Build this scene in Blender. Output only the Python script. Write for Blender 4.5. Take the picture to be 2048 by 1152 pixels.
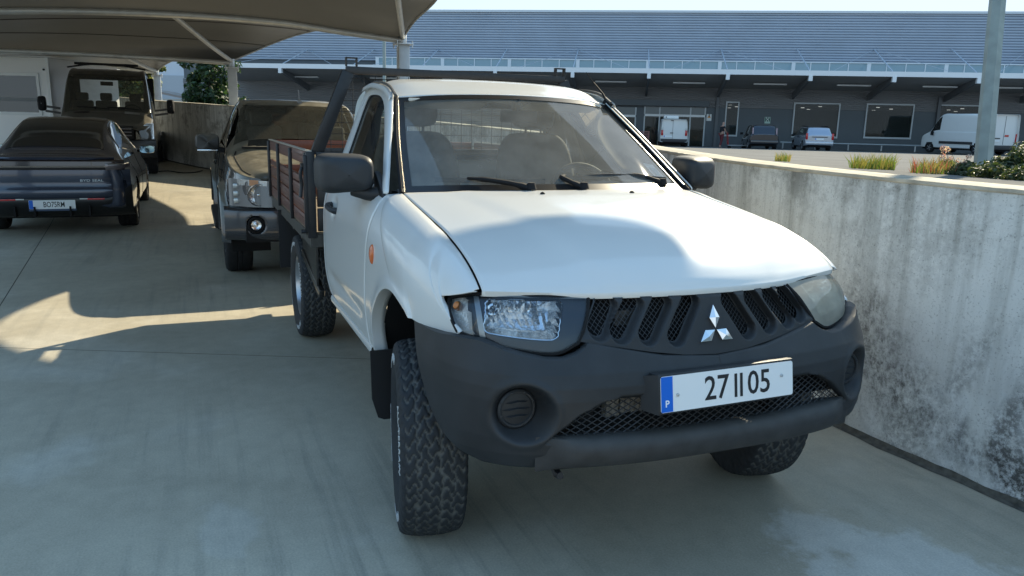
import bpy, bmesh, math, random
import numpy as np
from mathutils import Vector, Matrix, noise as mnoise

# ------------------------------------------------------------------ scene, camera, light
for o in list(bpy.data.objects): bpy.data.objects.remove(o)
SC = bpy.context.scene
COL = SC.collection
R = math.radians
random.seed(7); RNG = np.random.default_rng(7)

CAM = np.array([2.694855, -1.545689, 1.567190])
YAW, PITCH, ROLL, FPX = 2.7528869, 0.2097345, -0.0229962, 1550.0
def cam_axes():
    ca, sa, cb, sb = math.cos(YAW), math.sin(YAW), math.cos(PITCH), math.sin(PITCH)
    fwd = np.array([ca*cb, sa*cb, -sb]); right = np.array([sa, -ca, 0.0]); down = np.cross(fwd, right)
    cr, sr = math.cos(ROLL), math.sin(ROLL)
    return cr*right + sr*down, -sr*right + cr*down, fwd
_r, _d, _f = cam_axes()
cd = bpy.data.cameras.new('camera'); co = bpy.data.objects.new('camera', cd); COL.objects.link(co)
m = Matrix(((_r[0], -_d[0], -_f[0], CAM[0]), (_r[1], -_d[1], -_f[1], CAM[1]), (_r[2], -_d[2], -_f[2], CAM[2]), (0, 0, 0, 1)))
co.matrix_world = m
cd.sensor_fit = 'HORIZONTAL'; cd.sensor_width = 36.0; cd.lens = 36.0*FPX/2048.0
cd.clip_start = 0.05; cd.clip_end = 3000
SC.camera = co
HF = np.array([math.cos(YAW), math.sin(YAW), 0.0])      # horizontal viewing direction
HR = np.array([math.sin(YAW), -math.cos(YAW), 0.0])     # to the right of it
def at(px, py, depth):
    """point seen at a photo pixel, at a known distance along the viewing direction"""
    return CAM + depth*(_f + _r*(px-1024)/FPX + _d*(py-576)/FPX)
def gr(px, depth, z):
    """ground point in the viewing column px at horizontal distance depth"""
    p = CAM + depth*HF + HR*((px-1024)/FPX*depth/math.cos(PITCH)*1.0)
    return (p[0], p[1], z)

SUN = np.array([-0.90, 1.25, 1.0]); SUN = SUN/np.linalg.norm(SUN)
sl = bpy.data.lights.new('sun', 'SUN'); so = bpy.data.objects.new('sun', sl); COL.objects.link(so)
sl.energy = 2.75; sl.angle = R(0.6); sl.color = (1.0, 0.89, 0.66)
so.rotation_euler = Vector(-SUN).to_track_quat('-Z', 'Y').to_euler(); so.location = (-9, 12, 20)

W = bpy.data.worlds.new('World'); SC.world = W; W.use_nodes = True
nt = W.node_tree; nt.nodes.clear()
sky = nt.nodes.new('ShaderNodeTexSky'); sky.sky_type = 'NISHITA'; sky.sun_disc = False
sky.sun_elevation = math.asin(SUN[2]); sky.sun_rotation = math.atan2(SUN[0], SUN[1])
sky.air_density = 1.0; sky.dust_density = .4; sky.ozone_density = 4.0
bg = nt.nodes.new('ShaderNodeBackground'); bg.inputs['Strength'].default_value = 0.15
ow = nt.nodes.new('ShaderNodeOutputWorld')
# thin streaks of cloud over the sky
tc = nt.nodes.new('ShaderNodeTexCoord'); mp = nt.nodes.new('ShaderNodeMapping'); mp.inputs['Scale'].default_value = (1.6, 1.6, 7.0)
nz = nt.nodes.new('ShaderNodeTexNoise'); nz.inputs['Scale'].default_value = 2.2; nz.inputs['Detail'].default_value = 7; nz.inputs['Roughness'].default_value = .6
rp = nt.nodes.new('ShaderNodeValToRGB'); rp.color_ramp.elements[0].position = .5; rp.color_ramp.elements[1].position = .8
mx = nt.nodes.new('ShaderNodeMixRGB'); mx.blend_type = 'MIX'; mx.inputs['Color2'].default_value = (2.0, 2.3, 2.6, 1)
ml = nt.nodes.new('ShaderNodeMath'); ml.operation = 'MULTIPLY'; ml.inputs[1].default_value = .4
nt.links.new(tc.outputs['Generated'], mp.inputs['Vector']); nt.links.new(mp.outputs[0], nz.inputs['Vector'])
nt.links.new(nz.outputs['Fac'], rp.inputs[0]); nt.links.new(rp.outputs[0], ml.inputs[0]); nt.links.new(ml.outputs[0], mx.inputs[0])
# soften the glare towards the sun evenly over the dome and balance it for warm sunlight
k0 = nt.nodes.new('ShaderNodeVectorMath'); k0.operation = 'MULTIPLY'
k1 = nt.nodes.new('ShaderNodeVectorMath'); k1.operation = 'MULTIPLY_ADD'; k1.inputs[1].default_value = (1/1.8**2,)*3; k1.inputs[2].default_value = (1, 1, 1)
kg = nt.nodes.new('ShaderNodeGamma'); kg.inputs['Gamma'].default_value = .5
k2 = nt.nodes.new('ShaderNodeVectorMath'); k2.operation = 'DIVIDE'
k3 = nt.nodes.new('ShaderNodeVectorMath'); k3.operation = 'MULTIPLY'; k3.inputs[1].default_value = (1.10, 1.32, 1.54)
nt.links.new(sky.outputs[0], k0.inputs[0]); nt.links.new(sky.outputs[0], k0.inputs[1]); nt.links.new(k0.outputs[0], k1.inputs[0]); nt.links.new(k1.outputs[0], kg.inputs[0])
nt.links.new(sky.outputs[0], k2.inputs[0]); nt.links.new(kg.outputs[0], k2.inputs[1]); nt.links.new(k2.outputs[0], k3.inputs[0])
nt.links.new(k3.outputs[0], mx.inputs['Color1']); nt.links.new(mx.outputs[0], bg.inputs['Color']); nt.links.new(bg.outputs[0], ow.inputs[0])

SC.view_settings.view_transform = 'Standard'; SC.view_settings.look = 'None'
SC.view_settings.exposure = 1.62; SC.view_settings.gamma = 1.0
SC.view_settings.use_curve_mapping = False
SC.render.engine = 'CYCLES'
SC.cycles.max_bounces = 8; SC.cycles.transparent_max_bounces = 16; SC.cycles.caustics_reflective = False; SC.cycles.caustics_refractive = False
SC.cycles.use_denoising = True

# ------------------------------------------------------------------ materials
MATS = {}
def mat(name, col=(.5, .5, .5), rough=.5, metal=0.0, coat=0.0, spec=.5, var=0.0, scale=8.0, bump=0.0, bscale=40.0, emit=0.0, dust=0.0, dustcol=(.35, .31, .25)):
    if name in MATS: return MATS[name]
    m = bpy.data.materials.new(name); m.use_nodes = True; n = m.node_tree.nodes; l = m.node_tree.links
    b = n['Principled BSDF']
    b.inputs['Base Color'].default_value = (*col, 1); b.inputs['Roughness'].default_value = rough; b.inputs['Metallic'].default_value = metal
    b.inputs['Coat Weight'].default_value = coat; b.inputs['Coat Roughness'].default_value = .11 if name == 'white_paint' else .04; b.inputs['Specular IOR Level'].default_value = spec
    if emit: b.inputs['Emission Color'].default_value = (*col, 1); b.inputs['Emission Strength'].default_value = emit
    last = None
    if var or bump or dust:
        tcn = n.new('ShaderNodeTexCoord')
    if var:
        t = n.new('ShaderNodeTexNoise'); t.inputs['Scale'].default_value = scale; t.inputs['Detail'].default_value = 6
        l.new(tcn.outputs['Object'], t.inputs['Vector'])
        r = n.new('ShaderNodeValToRGB'); r.color_ramp.elements[0].position = .3; r.color_ramp.elements[1].position = .7
        r.color_ramp.elements[0].color = (*[max(0, c*(1-var)) for c in col], 1); r.color_ramp.elements[1].color = (*[min(1, c*(1+var)) for c in col], 1)
        l.new(t.outputs['Fac'], r.inputs[0]); last = r.outputs[0]
    if dust:
        t = n.new('ShaderNodeTexNoise'); t.inputs['Scale'].default_value = 5; t.inputs['Detail'].default_value = 8; t.inputs['Roughness'].default_value = .7
        l.new(tcn.outputs['Object'], t.inputs['Vector'])
        g = n.new('ShaderNodeNewGeometry'); sx = n.new('ShaderNodeSeparateXYZ'); l.new(g.outputs['Normal'], sx.inputs[0])
        mr = n.new('ShaderNodeMapRange'); mr.inputs[1].default_value = .1; mr.inputs[2].default_value = .9; mr.inputs[3].default_value = .03; mr.inputs[4].default_value = 1.0; l.new(sx.outputs['Z'], mr.inputs[0])
        mm = n.new('ShaderNodeMath'); mm.operation = 'MULTIPLY'; l.new(mr.outputs[0], mm.inputs[0]); l.new(t.outputs['Fac'], mm.inputs[1])
        m2 = n.new('ShaderNodeMath'); m2.operation = 'MULTIPLY'; m2.inputs[1].default_value = dust*1.6; m2.use_clamp = True; l.new(mm.outputs[0], m2.inputs[0])
        x = n.new('ShaderNodeMixRGB'); x.inputs['Color1'].default_value = (*col, 1); x.inputs['Color2'].default_value = (*dustcol, 1)
        if last: l.new(last, x.inputs['Color1'])
        l.new(m2.outputs[0], x.inputs[0]); last = x.outputs[0]
        rr = n.new('ShaderNodeMapRange'); rr.inputs[3].default_value = rough; rr.inputs[4].default_value = .8; l.new(m2.outputs[0], rr.inputs[0]); l.new(rr.outputs[0], b.inputs['Roughness'])
        if coat:
            cc = n.new('ShaderNodeMapRange'); cc.inputs[3].default_value = coat; cc.inputs[4].default_value = 0; l.new(m2.outputs[0], cc.inputs[0]); l.new(cc.outputs[0], b.inputs['Coat Weight'])
    if last: l.new(last, b.inputs['Base Color'])
    if bump:
        t = n.new('ShaderNodeTexNoise'); t.inputs['Scale'].default_value = bscale; t.inputs['Detail'].default_value = 5
        l.new(tcn.outputs['Object'], t.inputs['Vector'])
        bp_ = n.new('ShaderNodeBump'); bp_.inputs['Strength'].default_value = bump; bp_.inputs['Distance'].default_value = .01
        l.new(t.outputs['Fac'], bp_.inputs['Height']); l.new(bp_.outputs[0], b.inputs['Normal'])
    MATS[name] = m
    return m

def glass(name, tint=(.8, .85, .84), haze=0.05, hazecol=(.5, .5, .47), refl=1.0, scratch=0.0):
    if name in MATS: return MATS[name]
    m = bpy.data.materials.new(name); m.use_nodes = True; n = m.node_tree.nodes; l = m.node_tree.links; n.clear()
    o = n.new('ShaderNodeOutputMaterial'); t = n.new('ShaderNodeBsdfTransparent'); t.inputs[0].default_value = (*tint, 1)
    g = n.new('ShaderNodeBsdfGlossy'); g.inputs['Roughness'].default_value = .02
    f = n.new('ShaderNodeFresnel'); f.inputs[0].default_value = 1.5
    mf = n.new('ShaderNodeMath'); mf.operation = 'MULTIPLY'; mf.inputs[1].default_value = refl; l.new(f.outputs[0], mf.inputs[0])
    d = n.new('ShaderNodeBsdfDiffuse'); d.inputs[0].default_value = (*hazecol, 1)
    tr = n.new('ShaderNodeBsdfTranslucent'); tr.inputs[0].default_value = (*hazecol, 1)
    dd = n.new('ShaderNodeMixShader'); dd.inputs[0].default_value = .5; l.new(d.outputs[0], dd.inputs[1]); l.new(tr.outputs[0], dd.inputs[2])
    m1 = n.new('ShaderNodeMixShader'); l.new(t.outputs[0], m1.inputs[1]); l.new(dd.outputs[0], m1.inputs[2])
    tcn = n.new('ShaderNodeTexCoord'); nz = n.new('ShaderNodeTexNoise'); nz.inputs['Scale'].default_value = 9; nz.inputs['Detail'].default_value = 8
    l.new(tcn.outputs['Object'], nz.inputs['Vector'])
    mr = n.new('ShaderNodeMapRange'); mr.inputs[3].default_value = haze*.5; mr.inputs[4].default_value = haze*1.5; l.new(nz.outputs['Fac'], mr.inputs[0]); l.new(mr.outputs[0], m1.inputs[0])
    m2 = n.new('ShaderNodeMixShader'); l.new(mf.outputs[0], m2.inputs[0]); l.new(m1.outputs[0], m2.inputs[1]); l.new(g.outputs[0], m2.inputs[2])
    l.new(m2.outputs[0], o.inputs[0]); MATS[name] = m
    return m

# ------------------------------------------------------------------ mesh helpers
class MB:
    def __init__(s): s.v = []; s.f = []; s.mi = []
    def add(s, vs, fs, mi=0):
        o = len(s.v); s.v += [tuple(map(float, p)) for p in vs]
        s.f += [tuple(i+o for i in f) for f in fs]; s.mi += [mi]*len(fs); return s
    def box(s, c, d, rot=None, mi=0):
        hx, hy, hz = d[0]/2, d[1]/2, d[2]/2
        vs = [(-hx, -hy, -hz), (hx, -hy, -hz), (hx, hy, -hz), (-hx, hy, -hz), (-hx, -hy, hz), (hx, -hy, hz), (hx, hy, hz), (-hx, hy, hz)]
        if rot is not None: vs = [tuple(rot @ Vector(p)) for p in vs]
        vs = [(p[0]+c[0], p[1]+c[1], p[2]+c[2]) for p in vs]
        return s.add(vs, [(3, 2, 1, 0), (4, 5, 6, 7), (0, 1, 5, 4), (1, 2, 6, 5), (2, 3, 7, 6), (3, 0, 4, 7)], mi)
    def bar(s, a, b, w, h=None, up=(0, 0, 1), mi=0):
        """rectangular bar from a to b"""
        h = h or w; a = np.array(a, float); b = np.array(b, float); d = b-a; L = np.linalg.norm(d); d = d/L
        u = np.array(up, float); x = np.cross(d, u)
        if np.linalg.norm(x) < 1e-4: x = np.cross(d, (1, 0, 0))
        x /= np.linalg.norm(x); u = np.cross(x, d)
        vs = []
        for p in (a, b):
            for i, j in ((-1, -1), (1, -1), (1, 1), (-1, 1)): vs.append(p + x*i*w/2 + u*j*h/2)
        return s.add(vs, [(0, 1, 2, 3), (7, 6, 5, 4), (0, 4, 5, 1), (1, 5, 6, 2), (2, 6, 7, 3), (3, 7, 4, 0)], mi)
    def tube(s, path, r, n=8, cap=True, mi=0):
        P = np.array(path, float); k = len(P); rr = np.broadcast_to(np.array(r, float), (k,))
        T = np.gradient(P, axis=0); T /= np.linalg.norm(T, axis=1)[:, None]+1e-12
        ref = np.array([0, 0, 1.0]) if abs(T[0][2]) < .9 else np.array([1.0, 0, 0])
        x = np.cross(T[0], ref); x /= np.linalg.norm(x); vs = []
        for i in range(k):
            x = x - T[i]*np.dot(x, T[i]); x /= np.linalg.norm(x); y = np.cross(T[i], x)
            for j in range(n):
                a = 2*math.pi*j/n; vs.append(P[i]+rr[i]*(math.cos(a)*x+math.sin(a)*y))
        fs = [(i*n+j, i*n+(j+1) % n, (i+1)*n+(j+1) % n, (i+1)*n+j) for i in range(k-1) for j in range(n)]
        if cap: fs += [tuple(range(n-1, -1, -1)), tuple((k-1)*n+j for j in range(n))]
        return s.add(vs, fs, mi)
    def grid(s, G, mask=None, closed_u=False, flip=False, mi=0):
        G = np.asarray(G); a, b = G.shape[:2]; fs = []
        for i in range(a if closed_u else a-1):
            i2 = (i+1) % a
            for j in range(b-1):
                if mask is not None and not mask[i, j]: continue
                q = (i*b+j, i2*b+j, i2*b+j+1, i*b+j+1)
                fs.append(q[::-1] if flip else q)
        return s.add(G.reshape(-1, 3), fs, mi)
    def lathe(s, prof, n=48, axis='y', c=(0, 0, 0), mi=0, flip=False):
        """prof: (radius, along axis)"""
        G = []
        for i in range(n):
            a = 2*math.pi*i/n; row = []
            for r, h in prof:
                u, v = r*math.cos(a), r*math.sin(a)
                p = {'y': (u, h, v), 'x': (h, u, v), 'z': (u, v, h)}[axis]
                row.append((p[0]+c[0], p[1]+c[1], p[2]+c[2]))
            G.append(row)
        return s.grid(np.array(G), closed_u=True, flip=flip, mi=mi)
    def prism(s, poly, a, b, axis='y', mi=0):
        """poly: 2-D outline in the other two axes, extruded from a to b along axis"""
        n = len(poly); vs = []
        for h in (a, b):
            for u, v in poly: vs.append({'y': (u, h, v), 'x': (h, u, v), 'z': (u, v, h)}[axis])
        fs = [tuple(range(n)), tuple(range(2*n-1, n-1, -1))] + [(i, i+n, (i+1) % n+n, (i+1) % n) for i in range(n)]
        return s.add(vs, fs, mi)
    def build(s, name, mats, parent=None, smooth=True, bevel=0.0, solid=0.0, loc=None, auto=40, mirror=False, seg=2):
        me = bpy.data.meshes.new(name)
        v = s.v if not mirror else [(p[0], -p[1], p[2]) for p in s.v]
        f = s.f if not mirror else [q[::-1] for q in s.f]
        me.from_pydata(v, [], f)
        ms = mats if isinstance(mats, (list, tuple)) else [mats]
        for m in ms: me.materials.append(m)
        if len(ms) > 1: me.polygons.foreach_set('material_index', s.mi)
        bm = bmesh.new(); bm.from_mesh(me)
        bmesh.ops.remove_doubles(bm, verts=bm.verts, dist=1e-5)
        bmesh.ops.recalc_face_normals(bm, faces=bm.faces) if not solid else None
        if bevel:
            ed = [e for e in bm.edges if len(e.link_faces) == 2 and e.calc_face_angle(0) > R(35)]
            bmesh.ops.bevel(bm, geom=ed, offset=bevel, segments=seg, affect='EDGES', profile=.5, clamp_overlap=True)
        for fc in bm.faces: fc.smooth = smooth
        if smooth:
            for e in bm.edges:
                if len(e.link_faces) == 2 and e.calc_face_angle(0) > R(auto): e.smooth = False
        bm.to_mesh(me); bm.free()
        o = bpy.data.objects.new(name, me); COL.objects.link(o)
        if parent is not None: o.parent = parent
        if loc is not None: o.location = loc
        if solid:
            md = o.modifiers.new('thickness', 'SOLIDIFY'); md.thickness = abs(solid); md.offset = -1 if solid > 0 else 1
        return o

def tag(o, label=None, cat=None, group=None, kind=None):
    if label: o['label'] = label
    if cat: o['category'] = cat
    if group: o['group'] = group
    if kind: o['kind'] = kind
    return o
def empty(name, loc=(0, 0, 0), rz=0.0, label=None, cat=None, group=None):
    o = bpy.data.objects.new(name, None); COL.objects.link(o); o.location = loc; o.rotation_euler = (0, 0, rz); o.empty_display_size = .2
    return tag(o, label, cat, group)
def copy_tree(o, parent=None):
    c = o.copy(); COL.objects.link(c); c.parent = parent
    for ch in o.children: copy_tree(ch, c)
    return c
def cr(pts, n, closed=False):
    """Catmull-Rom curve through points, n samples"""
    P = np.array(pts, float); k = len(P)
    if closed: t = np.linspace(0, k, n, endpoint=False)
    else: t = np.linspace(0, k-1, n)
    i = np.floor(t).astype(int)
    if not closed: i = np.minimum(i, k-2)
    u = (t-i)[:, None]
    def g(j): return P[j % k] if closed else P[np.clip(j, 0, k-1)]
    p0, p1, p2, p3 = g(i-1), g(i), g(i+1), g(i+2)
    if not closed:
        p0 = np.where((i == 0)[:, None], 2*p1-p2, p0); p3 = np.where((i == k-2)[:, None], 2*p2-p1, p3)
    return .5*((2*p1)+(-p0+p2)*u+(2*p0-5*p1+4*p2-p3)*u*u+(-p0+3*p1-3*p2+p3)*u**3)
def net(rows, nu, nv):
    """smooth surface through a net of control points: nu samples down the rows, nv along each row"""
    a = np.array([cr(r, nv) for r in rows])
    return np.stack([cr(a[:, j], nu) for j in range(nv)], 1)
def lin(x, xs, ys): return np.interp(x, xs, ys)
def sst(t):
    t = np.clip(t, 0, 1); return t*t*(3-2*t)
def offset_grid(G, d):
    """push a grid along its normals"""
    du = np.gradient(G, axis=0); dv = np.gradient(G, axis=1); n = np.cross(du, dv); n /= np.linalg.norm(n, axis=2)[..., None]+1e-9
    return G+n*d
def rrect(w, h, r, n=5):
    out = []
    for cx, cy, a0 in ((w/2-r, h/2-r, 0), (-w/2+r, h/2-r, 90), (-w/2+r, -h/2+r, 180), (w/2-r, -h/2+r, 270)):
        for i in range(n+1):
            a = R(a0+90*i/n); out.append((cx+r*math.cos(a), cy+r*math.sin(a)))
    return out
def text_mesh(name, body, size, mats, parent, M, extrude=.001, sx=1.0, align='CENTER', off=0.0):
    """flat lettering as a mesh: text in its local x-y plane, then moved by matrix M"""
    cu = bpy.data.curves.new(name, 'FONT'); cu.body = body; cu.size = size; cu.extrude = extrude; cu.align_x = align; cu.align_y = 'CENTER'; cu.offset = off; cu.resolution_u = 3
    t = bpy.data.objects.new(name, cu); COL.objects.link(t)
    dg = bpy.context.evaluated_depsgraph_get(); me = bpy.data.meshes.new_from_object(t.evaluated_get(dg)); bpy.data.objects.remove(t)
    me.name = name
    for v in me.vertices: v.co.x *= sx
    me.transform(M); me.materials.clear(); me.materials.append(mats)
    o = bpy.data.objects.new(name, me); COL.objects.link(o); o.parent = parent
    return o

# common finishes
WHITE = mat('white_paint', (.68, .68, .655), .38, coat=.75, var=.015, scale=3, dust=.07, dustcol=(.6, .57, .5))
PLAST = mat('grained_black_plastic', (.017, .019, .022), .5, spec=.45, var=.3, scale=7, bump=.12, bscale=420, dust=.11, dustcol=(.20, .19, .17))
PLDUST = mat('dusty_black_plastic', (.03, .03, .031), .6, var=.3, scale=18, bump=.1, bscale=300, dust=.28, dustcol=(.16, .15, .13))
BLACK = mat('matt_black', (.008, .008, .009), .75, spec=.3)
BLKMET = mat('black_painted_steel', (.012, .012, .014), .38, spec=.5, var=.3, scale=25, bump=.05, bscale=90)
RUBBER = mat('rubber', (.018, .018, .019), .75, spec=.3, var=.25, scale=20, bump=.05, bscale=120)
CHROME = mat('chrome', (.82, .83, .85), .06, 1.0)
SILVER = mat('silver_paint', (.5, .51, .53), .3, .8)
GALV = mat('galvanised_steel', (.52, .54, .55), .45, .75, var=.12, scale=30)
AMBER = mat('amber_lens', (.65, .13, .015), .2, coat=.8)
REDL = mat('red_lens', (.5, .01, .012), .2, coat=.8)
REFL = mat('reflector', (.88, .89, .90), .13, .92, bump=.25, bscale=60)
DARKIN = mat('dark_trim', (.02, .021, .022), .7)
# ------------------------------------------------------------------ ground, wall, upper car park
def gz(x):
    t = np.maximum(-9.5-np.asarray(x, float), 0); return .037*t*t/(t+1.5)
def concrete_mat():
    m = bpy.data.materials.new('worn_concrete_floor'); m.use_nodes = True; n = m.node_tree.nodes; l = m.node_tree.links; b = n['Principled BSDF']
    tcn = n.new('ShaderNodeTexCoord'); 
    def nse(sc, det=6, rough=.55, vec=None, dist=0):
        t = n.new('ShaderNodeTexNoise'); t.inputs['Scale'].default_value = sc; t.inputs['Detail'].default_value = det; t.inputs['Roughness'].default_value = rough; t.inputs['Distortion'].default_value = dist
        l.new(vec or tcn.outputs['Object'], t.inputs['Vector']); return t.outputs['Fac']
    def ramp(f, p0, p1, c0, c1):
        r = n.new('ShaderNodeValToRGB'); r.color_ramp.elements[0].position = p0; r.color_ramp.elements[1].position = p1
        r.color_ramp.elements[0].color = (*c0, 1); r.color_ramp.elements[1].color = (*c1, 1); l.new(f, r.inputs[0]); return r.outputs[0]
    def mix(fac, a, c, mode='MIX', fv=None):
        x = n.new('ShaderNodeMixRGB'); x.blend_type = mode
        if fac is not None: l.new(fac, x.inputs[0])
        else: x.inputs[0].default_value = fv
        for i, q in ((1, a), (2, c)):
            if isinstance(q, tuple): x.inputs[i].default_value = (*q, 1)
            else: l.new(q, x.inputs[i])
        return x.outputs[0]
    base = ramp(nse(.55, 5, .6, dist=.6), .32, .68, (.40, .355, .27), (.55, .495, .385))
    pale = ramp(nse(1.0, 6, .6, dist=.35), .54, .70, (0, 0, 0), (.5, .5, .5))
    c = mix(pale, base, (.64, .60, .51))
    dark = ramp(nse(.35, 6, .6, dist=.4), .58, .74, (0, 0, 0), (.6, .6, .6))
    c = mix(dark, c, (.20, .188, .155))
    # pale worn patches; the large first one paints in light bounced off the wall
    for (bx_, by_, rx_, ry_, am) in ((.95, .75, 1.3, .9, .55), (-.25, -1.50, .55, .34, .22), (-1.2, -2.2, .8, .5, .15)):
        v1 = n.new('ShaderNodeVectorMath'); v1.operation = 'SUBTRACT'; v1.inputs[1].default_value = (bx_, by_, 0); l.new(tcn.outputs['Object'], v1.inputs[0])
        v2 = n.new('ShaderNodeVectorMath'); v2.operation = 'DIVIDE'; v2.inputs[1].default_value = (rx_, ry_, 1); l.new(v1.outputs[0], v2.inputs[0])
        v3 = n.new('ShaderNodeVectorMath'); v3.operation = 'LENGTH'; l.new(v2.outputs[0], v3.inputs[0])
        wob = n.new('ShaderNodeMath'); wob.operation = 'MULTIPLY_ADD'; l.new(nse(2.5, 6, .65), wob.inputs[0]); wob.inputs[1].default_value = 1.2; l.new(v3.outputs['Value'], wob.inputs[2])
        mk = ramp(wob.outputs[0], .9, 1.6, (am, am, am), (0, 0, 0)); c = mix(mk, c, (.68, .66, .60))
    # tyre tracks along the lot
    mp = n.new('ShaderNodeMapping'); mp.inputs['Rotation'].default_value = (0, 0, R(-14)); mp.inputs['Scale'].default_value = (.30, 7.0, 1); l.new(tcn.outputs['Object'], mp.inputs['Vector'])
    st = ramp(nse(1.8, 6, .65, mp.outputs[0]), .50, .72, (0, 0, 0), (.75, .75, .75)); stm = ramp(nse(.45, 3, .5), .42, .60, (0, 0, 0), (1, 1, 1)); st = mix(None, st, stm, 'MULTIPLY', 1.0)
    c = mix(st, c, (.25, .238, .20))
    fine = ramp(nse(120, 6, .7), .3, .7, (.80, .80, .80), (1.16, 1.16, 1.16)); c = mix(None, c, fine, 'MULTIPLY', 1.0)
    spk = n.new('ShaderNodeTexVoronoi'); spk.inputs['Scale'].default_value = 26; l.new(tcn.outputs['Object'], spk.inputs['Vector'])
    sp = ramp(spk.outputs['Distance'], .015, .03, (1, 1, 1), (0, 0, 0)); sp2 = mix(None, sp, ramp(nse(3.0), .55, .62, (0, 0, 0), (1, 1, 1)), 'MULTIPLY', 1.0); c = mix(sp2, c, (.08, .08, .07))
    mot = ramp(nse(9, 6, .65), .3, .7, (.90, .90, .90), (1.08, 1.08, 1.08)); c = mix(None, c, mot, 'MULTIPLY', 1.0)
    l.new(c, b.inputs['Base Color'])
    rr = n.new('ShaderNodeMapRange'); rr.inputs[3].default_value = .42; rr.inputs[4].default_value = .62; l.new(nse(1.1, 6), rr.inputs[0]); l.new(rr.outputs[0], b.inputs['Roughness'])
    bp_ = n.new('ShaderNodeBump'); bp_.inputs['Strength'].default_value = .12; bp_.inputs['Distance'].default_value = .004; l.new(nse(220, 5), bp_.inputs['Height']); l.new(bp_.outputs[0], b.inputs['Normal'])
    return m
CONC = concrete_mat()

# curved retaining wall: (x, y, ground z, top z)
WALLP = [(9, 2.9, 0, 1.30), (5, 2.15, 0, 1.31), (2.2, 1.80, 0, 1.325), (.7, 1.665, 0, 1.33), (-.35, 1.615, 0, 1.338), (-1.45, 1.74, 0, 1.345), (-2.4, 1.98, 0, 1.352), (-3.6, 2.33, 0, 1.365), (-6, 2.95, 0, 1.40), (-9.4, 3.2, .0, 1.46), (-12.6, 2.55, .07, 1.57), (-15.4, .85, .17, 1.70), (-18.0, -1.15, .27, 1.84), (-21.5, -2.55, .39, 1.95), (-26, -4.0, .55, 2.1), (-36, -8, .9, 2.4), (-55, -18, 1.6, 3.1)]
WC = cr(WALLP, 220)
def yw(x): return float(np.interp(-x, -WC[:, 0], WC[:, 1]))
lot = MB(); xs = np.concatenate([np.linspace(-70, -9.5, 30), [-5, 0, 8, 30]])
xs = np.concatenate([np.linspace(-54, -9.5, 40), np.linspace(-9, 9, 24)])
lot.grid(np.array([[(x, -60, gz(x)-.03), (x, yw(x)+.15, gz(x)-.03)] for x in xs]))
LOT = tag(lot.build('concrete_lot', mat('joint_filler', (.05, .05, .045), .9)), kind='structure')
def yA(x): return -3.1+.075*(x+4.66)
def xB(k, y): return -3.15+.343*(y+2.61)+k*6.2
g_ = .0035
for k in range(-7, 3):
    for side in (0, 1):
        # corners between joint k and k+1 on one side of the long joint
        G = []
        for t in np.linspace(0, 1, 13):
            row = []
            for w in (0, 1):
                if side == 0: ya, yb = None, 30.0
                else: ya, yb = -60.0, None
                # solve x on the slanted cross joint for the far edge y and for the long joint
                y = yb if (side == 0 and w == 1) else (ya if (side == 1 and w == 0) else None)
                if y is None:
                    x0, x1 = xB(k, -3.2), xB(k+1, -3.2); x = x0+g_+(x1-x0-2*g_)*t; yy = min(yA(x)+(g_ if side == 0 else -g_), yw(x)+.1)
                else:
                    yc = 3.0 if side == 0 else -12.0
                    x0, x1 = xB(k, yc), xB(k+1, yc); x = x0+g_+(x1-x0-2*g_)*t; yy = yw(x)+.12 if side == 0 else y
                row.append((x, yy, float(gz(x))))
            G.append(row)
        s_ = MB(); s_.grid(np.array(G)); s_.build('slab', CONC, LOT, smooth=False)

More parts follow.
